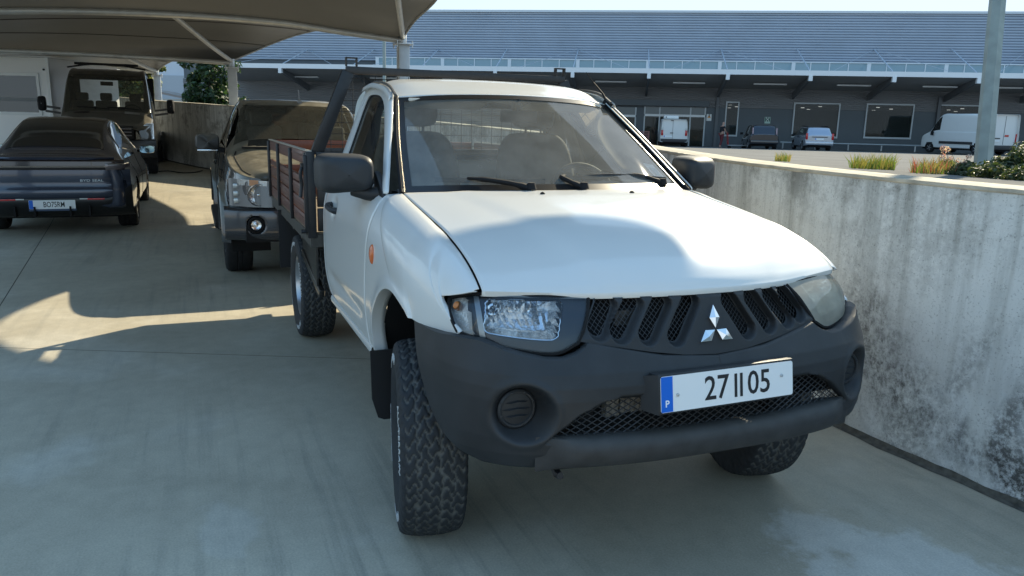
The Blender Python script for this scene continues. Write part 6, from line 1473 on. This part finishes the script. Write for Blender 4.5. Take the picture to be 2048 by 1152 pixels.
q.grid(np.array(G)); q.build('boot_spoiler', SP, SD)
for y in (-.42, -.2, .2, .42): q = MB(); q.box((-.93, y, .34), (.14, .02, .13)); q.build('diffuser_fin', BLACK, SD)
eu_plate(SD, -.972, 0, .430, 'BO75RM', -1)
q = MB(); q.box((-.965, 0, .362), (.02, .53, .028)); q.build('dealer_strip', mat('dealer_blue', (.03, .06, .12), .4), SD)
text_mesh('boot_lettering', 'BYD SEAL', .042, CHROME, SD, Matrix.Translation((-.958, -.47, .73)) @ Matrix(((0, 0, -1, 0), (-1, 0, 0, 0), (0, 1, 0, 0), (0, 0, 0, 1))), .002, 1.5)
q = MB(); q.box((1.45, 0, .28), (4.2, 1.5, .12)); q.build('underbody', BLACK, SD)
arch_liner(SD, 0, .335, .37, .55, .90); arch_liner(SD, 2.95, .335, .37, .55, .90)

# ------------------------------------------------------------------ black cab van facing the camera
zv = float(gz(-17.2)); VN = empty('flatbed_van', (-17.15, -3.28, zv), 0, 'black cab van with long mirrors parked beyond the sedan', 'van')
VP = mat('black_van_paint', (.012, .012, .013), .2, coat=1.0, dust=.35, dustcol=(.36, .32, .24))
L = Loft([(.98, prof(.70, .62, .98, .66, 1.06, .58)), (.90, prof(.86, .55, 1.02, .80, 1.12, .70)), (.65, prof(.955, .50, 1.08, .88, 1.18, .78)), (.25, prof(.985, .48, 1.17, .92, 1.29, .82)), (.02, prof(.99, .46, 1.24, .925, 1.38, .84)), (-.18, prof(.99, .46, 1.27, .925, 1.62, .84)), (-.50, prof(.99, .46, 1.28, .925, 2.02, .815)), (-.72, prof(.99, .46, 1.28, .925, 2.24, .79)), (-1.0, prof(.99, .46, 1.28, .925, 2.33, .78)), (-1.6, prof(.99, .46, 1.28, .925, 2.36, .77)), (-1.75, prof(.98, .48, 1.28, .92, 2.32, .76))], 150, 70)
def vcut(c): return (c[..., 0] < .05) & (c[..., 0] > -.70) & (c[..., 1] < .745) & (c[..., 2] > 1.42) & (c[..., 2] < 2.14)
L.body(VP, VN, 'body', [(0, .36, .43)], cut=vcut)
L.panel('windscreen', DGL, VN, ((4.05, 7.0), (6.75, 7.0), (6.75, 10), (4.05, 10)), .002, 0, 18, 14)
q = MB(); q.box((-1.76, 0, 1.0), (.03, 1.8, 1.0)); q.box((-1.76, 0, 2.22), (.03, 1.6, .2)); q.build('cab_back', BLACK, VN)
for s in (-1, 1):
    q = MB(); q.box((-1.76, s*.80, 1.8), (.03, .22, .8)); q.build('cab_back_post', BLACK, VN)
    L.panel('side_window', DARKGL, VN, ((4.6, 5.3), (8.6, 5.3), (8.6, 6.75), (6.2, 6.75)), .004, s)
    car_wheel(VN, 0, s*.83, .345, .345, .23, SILVER, 6, s > 0); car_wheel(VN, -3.4, s*.83, .345, .345, .23, SILVER, 6, s > 0)
    q = MB(); G = []
    for x, k in ((-.35, .95), (-.31, 1), (-.25, .95), (-.20, .6), (-.19, .05)):
        G.append([(x, s*(1.30+.085*k*math.copysign(abs(math.cos(t))**.5, math.cos(t))), 1.52+.16*k*math.copysign(abs(math.sin(t))**.5, math.sin(t))) for t in np.linspace(0, 2*math.pi, 24, endpoint=False)])
    q.grid(np.array(G).transpose(1, 0, 2), closed_u=True); mm = q.build('wing_mirror', BLACK, VN)
    for dz in (-.10, .0): q = MB(); q.tube([(-.28, s*.95, 1.42+dz), (-.28, s*1.24, 1.46+dz)], .025, 8); q.build('mirror_arm', mat('mirror_arm_grey', (.10, .10, .10), .4), mm)
    # headlamp
    q = MB(); G = np.array([[(1.0-1.1*max(0, y-.62)**1.3-.55*(z-.85), s*y, z) for z in np.linspace(.80+.02*(y-.6), 1.14-.9*max(0, .80-y), 6)] for y in np.linspace(.60, .945, 12)])
    q.grid(G+np.array([.03, 0, 0])); hl = q.build('headlight', glass('clear_headlight_lens'), VN); q = MB(); B2 = G.copy(); c = B2.mean((0, 1)); dd = np.linalg.norm((B2-c)[..., 1:], axis=2); B2[..., 0] += .018-.05*np.exp(-(dd/.07)**2); q.grid(B2); q.build('reflector', REFL, hl)
    # air vents at the foot of the windscreen
    for k in range(14):
        y = .36+.022*k; q = MB(); q.box((.055, s*y, 1.372-.05*(y/.8)**2), (.09, .010, .012), Matrix.Rotation(R(25), 3, 'Y')); q.build('vent_slat', mat('pale_vent', (.45, .43, .38), .6) if s > 0 else BLACK, VN)
q = MB(); G = []
for t in np.linspace(-1, 1, 41):
    y = .98*t; x = 1.04-.40*max(0, abs(t)-.5)**2*2; G.append([(x-.08, y, .80), (x, y, .77), (x+.02, y, .68), (x+.015, y, .50), (x-.03, y, .42), (x-.12, y, .40)])
q.grid(np.array(G)); q.build('front_bumper', mat('van_bumper', (.02, .02, .022), .35), VN)
for z in (.88, .95, 1.02): q = MB(); q.bar((1.02-.10*(z-.85), -.52, z), (1.02-.10*(z-.85), .52, z), .03, .022); q.build('grille_slat', mat('slat_grey', (.12, .12, .13), .3), VN, bevel=.006)
q = MB(); q.box((.93, 0, .94), (.08, 1.12, .28)); q.build('grille_recess', BLACK, VN)
q = MB(); q.box((-.45, 0, 1.22), (.5, 1.75, .20)); q.build('dashboard', BLACK, VN, bevel=.05)
q = MB(); a = np.linspace(0, 2*math.pi, 31); q.tube([(-.72-.19*math.cos(t)*.5, .46+.19*math.sin(t), 1.38+.19*math.cos(t)*.85) for t in a], .016, 6, cap=False); q.build('steering_wheel', DARKIN, VN)
for y in (-.62, -.12, .50): simple_seat(VN, -1.30, y, 1.02)
q = MB(); q.box((-.62, -.02, 2.0), (.04, .26, .09)); q.build('rear_view_mirror', BLACK, VN, bevel=.01)
q = MB(); q.tube(cr([(-.75, -.80, 2.34), (-.72, -.3, 2.42), (-.72, .3, 2.42), (-.75, .80, 2.34)], 14), .02, 6); q.box((-.74, 0, 2.43), (.10, 1.3, .05)); q.build('roof_beacon_bar', BLACK, VN)
q = MB(); q.box((-2.6, 0, .62), (4.6, .9, .2)); q.build('chassis', BLACK, VN); q = MB(); q.box((-3.2, 0, .86), (2.9, 2.0, .06)); q.build('load_bed', mat('alloy_bed', (.4, .4, .4), .5, .5), VN)
for z in np.linspace(.95, 1.25, 4): q = MB(); q.box((-4.64, 0, z), (.03, 2.0, .09)); q.build('bed_board', mat('alloy_bed'), VN)
for z in np.linspace(1.0, 2.3, 9):
    q = MB(); q.tube([(-1.85, -.9, z), (-1.85, .9, z)], .012, 5); q.build('guard_bar', BLACK, VN) if z > 2.2 or z < 1.35 else None
arch_liner(VN, 0, .36, .42, .60, .97)
for y in (-.5, .1): q = MB(); q.tube([(.02, y+.55, 1.43), (-.04, y+.2, 1.46), (-.05, y-.1, 1.47)], .012, 6); q.build('wiper', BLACK, VN)

# ------------------------------------------------------------------ white cabin left of the van, awnings behind
cb0 = at(20, 180, 18.2)
CB = empty('portable_cabin', (cb0[0], cb0[1], .2), YAW-math.pi/2, 'white portable site cabin with a wide window behind the sedan', 'cabin')
u1_ = (101-20)/FPX*18.6; zt_c = at(60, 116, 18.4)[2]-.2
q = MB(); q.box((u1_-2.0, 1.6, zt_c/2), (4.0, 3.2, zt_c)); q.build('cabin_shell', mat('white_cabin_panel', (.86, .88, .89), .4, var=.02, scale=1), CB, bevel=.03)
wz0 = at(40, 224, 18.2)[2]-.2; wz1 = at(40, 152, 18.2)[2]-.2; wu1 = (76-20)/FPX*18.2
q = MB()
for a in ((-2.2, wu1+.06, wz1, wz1+.07), (-2.2, wu1+.06, wz0-.07, wz0), (wu1, wu1+.06, wz0, wz1)): q.box(((a[0]+a[1])/2, -.012, (a[2]+a[3])/2), (a[1]-a[0], .05, a[3]-a[2]))
w_ = q.build('window_frame', mat('cabin_frame', (.72, .76, .78), .4), CB)
q = MB(); q.box(((-2.2+wu1)/2, -.004, (wz0+wz1)/2), (wu1+2.2, .012, wz1-wz0)); q.build('pane', mat('cabin_glass', (.06, .065, .06), .04, coat=.5), w_)
q = MB(); q.box((wu1/2-1.1, -.012, wz0+(wz1-wz0)*.35), (wu1+2.2, .01, (wz1-wz0)*.10)); q.build('roller_blind', mat('blind_grey', (.22, .24, .26), .7), w_)
q = MB(); q.box((u1_-.10, -.02, zt_c-.28), (.09, .05, .09)); q.build('camera_box', mat('cabin_frame'), CB); q = MB(); q.tube([(u1_-.10, -.045, zt_c-.28), (u1_-.10, -.07, zt_c-.28)], .022, 10); q.build('camera_lens', BLACK, CB)
q = MB(); q.box((u1_-.02, -.02, zt_c/2), (.07, .06, zt_c)); q.build('corner_trim', mat('cabin_frame'), CB)
for i, (pa, pb) in enumerate(((128, 160), (163, 193), (196, 234))):
    a = at(pa, 128, 27); b = at(pb, 142, 27); c = (a+b)/2; r_ = empty('folded_awning', (c[0], c[1], c[2]), YAW-math.pi/2, ('blue and white striped folded awning %s' % ['nearest the white cabin', 'between two others above the van', 'by the bushy tree above the van'][i]), 'awning', None)
    w2 = np.linalg.norm((b-a)[:2])
    q = MB(); q.box((0, 0, .0), (w2, .9, .22), Matrix.Rotation(R(14), 3, 'X')); q.build('canvas', mat('awning_canvas', (.62, .66, .70), .6), r_, bevel=.03)
    q = MB(); q.box((w2*.22, -.05, .012), (w2*.3, .86, .23), Matrix.Rotation(R(14), 3, 'X')); q.build('canvas_stripe', mat('awning_blue', (.10, .18, .36), .6), r_, bevel=.03)
    q = MB(); q.tube([(-w2*.3, .1, -2.2), (-w2*.3, .1, 0)], .03, 6); q.tube([(w2*.3, .1, -2.2), (w2*.3, .1, 0)], .03, 6); q.build('awning_leg', GALV, r_)
a = at(126, 160, 24); SWL = empty('stone_pier', (a[0], a[1], .3), YAW-math.pi/2, 'dark green grey block pier between the cabin and the van', 'pier')
for k in range(8):
    q = MB(); q.box((0, 0, .15+k*.34), (.62+.05*((k*7) % 3-1), .5, .33)); q.build('block', mat('mossy_block', (.07, .09, .09), .85, var=.35, scale=6, bump=.4), SWL, bevel=.02)
hs = []
for px, py in ((300, 350), (335, 347.5), (365, 350), (392, 349), (405, 347)):
    d = _f+_r*(px-1024)/FPX+_d*(py-576)/FPX; t_ = (1.567-.20)/-d[2]; hs.append(CAM+d*t_)
hs = [(p_[0], p_[1], float(gz(p_[0]))+.014) for p_ in hs]; q = MB(); q.tube(cr(hs, 24), .012, 6); tag(q.build('hose', BLACK), 'thin black hose lying across the lot by the van', 'hose')
# ------------------------------------------------------------------ vehicles and people in front of the shop
HEAD = math.atan2(BW[1], BW[0])
def up_ground(px, depth):
    p = at(px, 300, depth); return np.array([p[0], p[1], float(np.interp(depth, [8, 50, 66], [1.25, .22, .15]))])
def far_car(name, px, depth, yaw, dims, paint, label, cat, rear, plate=True, vanlike=False):
    Lr, wd, ht = dims; P0 = up_ground(px, depth); r_ = empty(name, tuple(P0), HEAD+R(yaw), label, cat); hw = wd/2
    if vanlike: st = [(0, prof(hw-.06, .42, ht*.55, hw-.06, ht-.06, hw-.14)), (.06, prof(hw, .36, ht*.56, hw-.04, ht-.02, hw-.12)), (Lr*.5, prof(hw, .34, ht*.56, hw-.04, ht, hw-.12)), (Lr*.70, prof(hw, .34, ht*.56, hw-.04, ht-.03, hw-.14)), (Lr*.80, prof(hw, .34, ht*.54, hw-.05, ht*.80, hw-.2)), (Lr*.87, prof(hw, .34, ht*.52, hw-.05, ht*.58, hw-.2)), (Lr*.97, prof(hw-.06, .36, ht*.42, hw-.1, ht*.48, hw-.25)), (Lr, prof(hw-.25, .42, ht*.34, hw-.3, ht*.40, hw-.4))]
    else: st = [(0, prof(hw-.08, .42, .90, hw-.10, .98, hw-.2)), (.08, prof(hw-.01, .36, .93, hw-.06, 1.06, hw-.2)), (.30, prof(hw, .32, .95, hw-.06, ht-.14, hw-.24)), (.55, prof(hw, .30, .95, hw-.06, ht-.03, hw-.22)), (Lr*.35, prof(hw, .28, .94, hw-.06, ht, hw-.2)), (Lr*.55, prof(hw, .28, .92, hw-.06, ht-.03, hw-.2)), (Lr*.66, prof(hw, .28, .91, hw-.06, ht-.20, hw-.22)), (Lr*.76, prof(hw, .29, .89, hw-.07, 1.0, hw-.2)), (Lr*.92, prof(hw-.05, .32, .78, hw-.12, .88, hw-.3)), (Lr, prof(hw-.25, .40, .62, hw-.3, .70, hw-.4))]
    L = Loft(st, 80, 44); ax = .85 if not vanlike else .95; a2 = Lr-.90; rr = .32
    L.body(paint, r_, 'body', [(ax, rr, rr+.06), (a2, rr, rr+.06)]); q = MB(); q.add([tuple(L.G[0, j]) for j in range(44)]+[tuple(L.G[0, j]*np.array([1, -1, 1])) for j in range(43, -1, -1)], [tuple(range(88))]); q.build('rear_panel', paint, r_)
    n = len(st)
    for s in (-1, 1):
        if vanlike: L.panel('side_window', DARKGL, r_, ((3.05, 5.2), (4.7, 5.2), (4.15, 6.7), (3.05, 6.8)), .006, s)
        else: L.panel('side_window', DARKGL, r_, ((2.2, 5.3), (6.7, 5.25), (5.6, 6.8), (2.6, 6.8)), .006, s)
        for x in (ax, a2): car_wheel(r_, x, s*(hw-.11), rr, rr, .2, SILVER, 5, s > 0)
        q = MB(); q.box((Lr*(.79 if vanlike else .70), s*(hw+.12), ht*(.50 if vanlike else .63)), (.10, .20, .15 if not vanlike else .26)); q.build('wing_mirror', BLACK, r_, bevel=.03)
    arch_liner(r_, ax, rr, rr+.05, hw-.4, hw-.03); arch_liner(r_, a2, rr, rr+.05, hw-.4, hw-.03)
    q = MB(); q.box((Lr/2, 0, .30), (Lr-.4, wd-.3, .12)); q.build('underbody', BLACK, r_)
    rear(r_, hw, ht); return r_
SB = mat('grey_black_bumper', (.03, .03, .032), .6)
def tail(r_, s, y0, y1, z0, z1, m_=None): q = MB(); q.box((-.005, s*(y0+y1)/2, (z0+z1)/2), (.05, y1-y0, z1-z0)); q.build('tail_lamp', m_ or REDL, r_, bevel=.015)
def kangoo(r_, hw, ht):
    for s in (-1, 1): tail(r_, s, hw-.20, hw-.06, .78, 1.12); tail(r_, s, hw-.20, hw-.06, 1.12, 1.3, mat('pale_lamp'))
    q = MB(); q.box((0, 0, .46), (.14, 2*hw-.04, .22)); q.build('rear_bumper', SB, r_, bevel=.03)
    q = MB(); q.box((-.01, .10, 1.15), (.012, .012, 1.25)); q.build('door_gap', SB, r_); q = MB(); q.box((-.02, .16, .95), (.03, .20, .045)); q.build('door_handle', SB, r_); q = MB(); q.box((-.02, .16, ht-.12), (.03, .18, .04)); q.build('brake_lamp', SB, r_)
    eu_plate(r_, -.022, .38, .72, '', -1)
    q = MB(); q.box((.75, .22, ht+.10), (.9, .95, .20)); q.build('cooling_unit', WHITE, r_, bevel=.04); q = MB(); q.box((.30, .55, ht+.10), (.02, .10, .06)); q.build('cooling_grille', BLACK, r_)
far_car('panel_van', 1346, 51, 0, (4.2, 1.80, 1.86), WHITE, 'small white panel van with a roof cooling unit at the shop entrance', 'van', kangoo, vanlike=True)
def hatch(r_, hw, ht):
    for s in (-1, 1): q = MB(); q.box((.10, s*(hw-.17), 1.20), (.05, .06, .42), Matrix.Rotation(R(18), 3, 'Y')); q.build('tail_lamp', mat('clear_red_lamp', (.55, .35, .35), .15), r_, bevel=.012); q = MB(); q.box((-.02, s*.58, .44), (.04, .22, .05)); q.build('reflector', REDL, r_)
    q = MB(); q.add([(.075, -.62, 1.02), (.075, .62, 1.02), (.37, .54, 1.44), (.37, -.54, 1.44)], [(0, 1, 2, 3)]); q.build('rear_screen', DARKGL, r_)
    q = MB(); q.box((-.02, 0, .50), (.12, 2*hw-.10, .24)); q.build('rear_bumper', mat('black_car_paint'), r_, bevel=.04); eu_plate(r_, .01, .0, .86, '', -1)
BP = mat('black_car_paint', (.012, .012, .016), .2, coat=1.0)
far_car('hatchback', 1527, 50, 0, (4.3, 1.82, 1.60), BP, 'black hatchback parked nose in below the green sign', 'car', hatch)
def wagon(r_, hw, ht):
    for s in (-1, 1): q = MB(); q.box((.01, s*(hw-.10), .92), (.08, .14, .40)); q.build('tail_lamp', REDL, r_, bevel=.03); q = MB(); q.tube([(.7, s*(hw-.28), ht+.02), (2.4, s*(hw-.28), ht+.04)], .025, 6); q.build('roof_rail', BLACK, r_)
    q = MB(); q.add([(.075, -.62, 1.02), (.075, .62, 1.02), (.36, .52, 1.40), (.36, -.52, 1.40)], [(0, 1, 2, 3)]); q.build('rear_screen', DARKGL, r_)
    q = MB(); q.box((-.03, 0, .50), (.12, 2*hw-.08, .22)); q.build('rear_bumper', mat('silver_car_paint'), r_, bevel=.04); q = MB(); q.box((.0, 0, .88), (.02, .95, .05)); q.build('boot_trim', SB, r_); eu_plate(r_, -.005, .0, .76, '', -1)
SVP = mat('silver_car_paint', (.42, .45, .50), .25, .6, coat=1.0)
far_car('estate_car', 1637, 49, 0, (4.5, 1.76, 1.52), SVP, 'silver estate car with roof rails parked nose in by the shop window', 'car', wagon)
def master(r_, hw, ht):
    for s in (-1, 1): tail(r_, s, hw-.12, hw-.01, .78, 1.30)
    q = MB(); q.box((0, 0, .48), (.16, 2*hw-.04, .26)); q.build('rear_bumper', SB, r_, bevel=.03); q = MB(); q.box((-.01, 0, 1.5), (.012, .014, 1.7)); q.build('door_gap', SB, r_)
    q = MB(); q.box((-.02, .55, 1.02), (.03, .55, .06)); q.build('door_handle', SB, r_); q = MB(); q.box((-.012, -.22, 1.18), (.012, .30, .12)); q.build('red_decal', REDL, r_); eu_plate(r_, -.03, .55, .88, '', -1)
    for s in (-1, 1): q = MB(); q.box((2.5, s*(hw+.01), .68), (2.6, .04, .16)); q.build('side_moulding', SB, r_)
far_car('panel_van', 2003, 47, 24, (5.5, 2.05, 2.48), WHITE, 'tall long white panel van parked by the shop behind the lamp post', 'van', master, vanlike=True)
# person with a flat trolley
gp = up_ground(1441, 53); 
PE = empty('person', tuple(gp), HEAD+R(-60), 'person in a black t-shirt and dark red trousers pushing a flat trolley', 'person')
def skin_body(name, verts, edges, radii, mt, parent):
    me = bpy.data.meshes.new(name); me.from_pydata(verts, edges, []); me.materials.append(mt); o = bpy.data.objects.new(name, me); COL.objects.link(o); o.parent = parent
    md = o.modifiers.new('skin', 'SKIN'); sk = me.skin_vertices[0].data if me.skin_vertices else None
    if sk is None:
        bpy.context.view_layer.objects.active = o; sk = o.data.skin_vertices[0].data
    for v, r_ in zip(sk, radii): v.radius = r_ if isinstance(r_, tuple) else (r_, r_)
    sk[0].use_root = True; o.modifiers.new('sub', 'SUBSURF').levels = 2; o.modifiers['sub'].render_levels = 2; o.modifiers['skin'].use_smooth_shade = True; return o
SKIN = mat('skin', (.45, .26, .19), .6); TEE = mat('black_tshirt', (.015, .015, .018), .9); TRS = mat('dark_red_trousers', (.16, .03, .035), .9)
V = [(0, 0, .98), (0, 0, 1.2), (.02, 0, 1.42), (.05, 0, 1.50), (.09, 0, 1.58), (.11, 0, 1.68), (.10, 0, 1.76), (.02, .19, 1.42), (.08, .24, 1.18), (.28, .20, 1.02), (.36, .18, 1.0), (.02, -.19, 1.42), (.08, -.24, 1.18), (.28, -.20, 1.02), (.36, -.18, 1.0), (0, .10, .90), (.10, .11, .50), (.02, .11, .09), (.14, .12, .045), (0, -.10, .90), (-.05, -.11, .50), (-.20, -.11, .10), (-.09, -.12, .045)]
E_ = [(0, 1), (1, 2), (2, 3), (3, 4), (4, 5), (5, 6), (2, 7), (7, 8), (8, 9), (9, 10), (2, 11), (11, 12), (12, 13), (13, 14), (0, 15), (15, 16), (16, 17), (17, 18), (0, 19), (19, 20), (20, 21), (21, 22)]
Rr = [(.13, .16), (.13, .16), (.11, .17), .06, .075, .105, .07, .065, .05, .035, .04, .065, .05, .035, .04, .09, .065, .05, .045, .09, .065, .05, .045]
skin_body('body', V, E_, Rr, SKIN, PE)
skin_body('tshirt', [V[0], V[1], V[2], V[7], (.05, .22, 1.30), V[11], (.05, -.22, 1.30)], [(0, 1), (1, 2), (2, 3), (3, 4), (2, 5), (5, 6)], [(.15, .18), (.15, .18), (.12, .185), .08, .072, .08, .072], TEE, PE)
skin_body('trousers', [(0, 0, 1.0), V[15], V[16], (.03, .11, .16), V[19], V[20], (-.17, -.11, .17)], [(0, 1), (1, 2), (2, 3), (0, 4), (4, 5), (5, 6)], [(.145, .175), .105, .08, .07, .105, .08, .07], TRS, PE)
CT = empty('flat_trolley', tuple(gp+BU*.95-BW*.1), HEAD+R(-90), 'flat shop trolley with red push handle held by the person', 'trolley')
q = MB(); q.box((.1, 0, .22), (1.25, .62, .05)); q.build('platform', mat('trolley_grey', (.4, .42, .43), .5, .4), CT)
q = MB(); q.tube(cr([(-.50, -.26, .22), (-.56, -.26, .7), (-.60, -.24, 1.0), (-.60, .24, 1.0), (-.56, .26, .7), (-.50, .26, .22)], 24), .025, 6)
for z in (.45, .7, .9): q.tube([(-.55, -.25, z), (-.55, .25, z)], .018, 6)
q.build('push_handle', mat('trolley_red', (.45, .03, .03), .4), CT)
for x in (-.40, .62):
    for y in (-.24, .24): q = MB(); q.lathe([(.085, -.025), (.09, -.015), (.09, .015), (.085, .025), (.03, .03)], 16, 'y', (x, y, .09)); q.build('castor', RUBBER, CT)
# row of nested red trolleys just inside the entrance corner
for i in range(3):
    g2 = up_ground(1268+i*10, 54.5); r_ = empty('shopping_trolley', tuple(g2), HEAD, 'faded red shopping trolley standing in the row beside the small white van', 'trolley', 'red trolleys by the entrance')
    q = MB()
    for z in np.linspace(.45, 1.0, 6): q.tube([(-.4, -.28, z), (.4, -.25, z), (.4, .25, z), (-.4, .28, z), (-.4, -.28, z)], .02, 5)
    for x in np.linspace(-.4, .4, 5):
        for y in (-.27, .27): q.tube([(x, y, .45), (x, y, 1.0)], .015, 5)
    q.build('basket', mat('trolley_pink', (.55, .22, .2), .4), r_); q = MB()
    for x in (-.35, .35):
        for y in (-.25, .25): q.tube([(x, y, .05), (x, y, .45)], .02, 5)
    q.build('frame', GALV, r_)
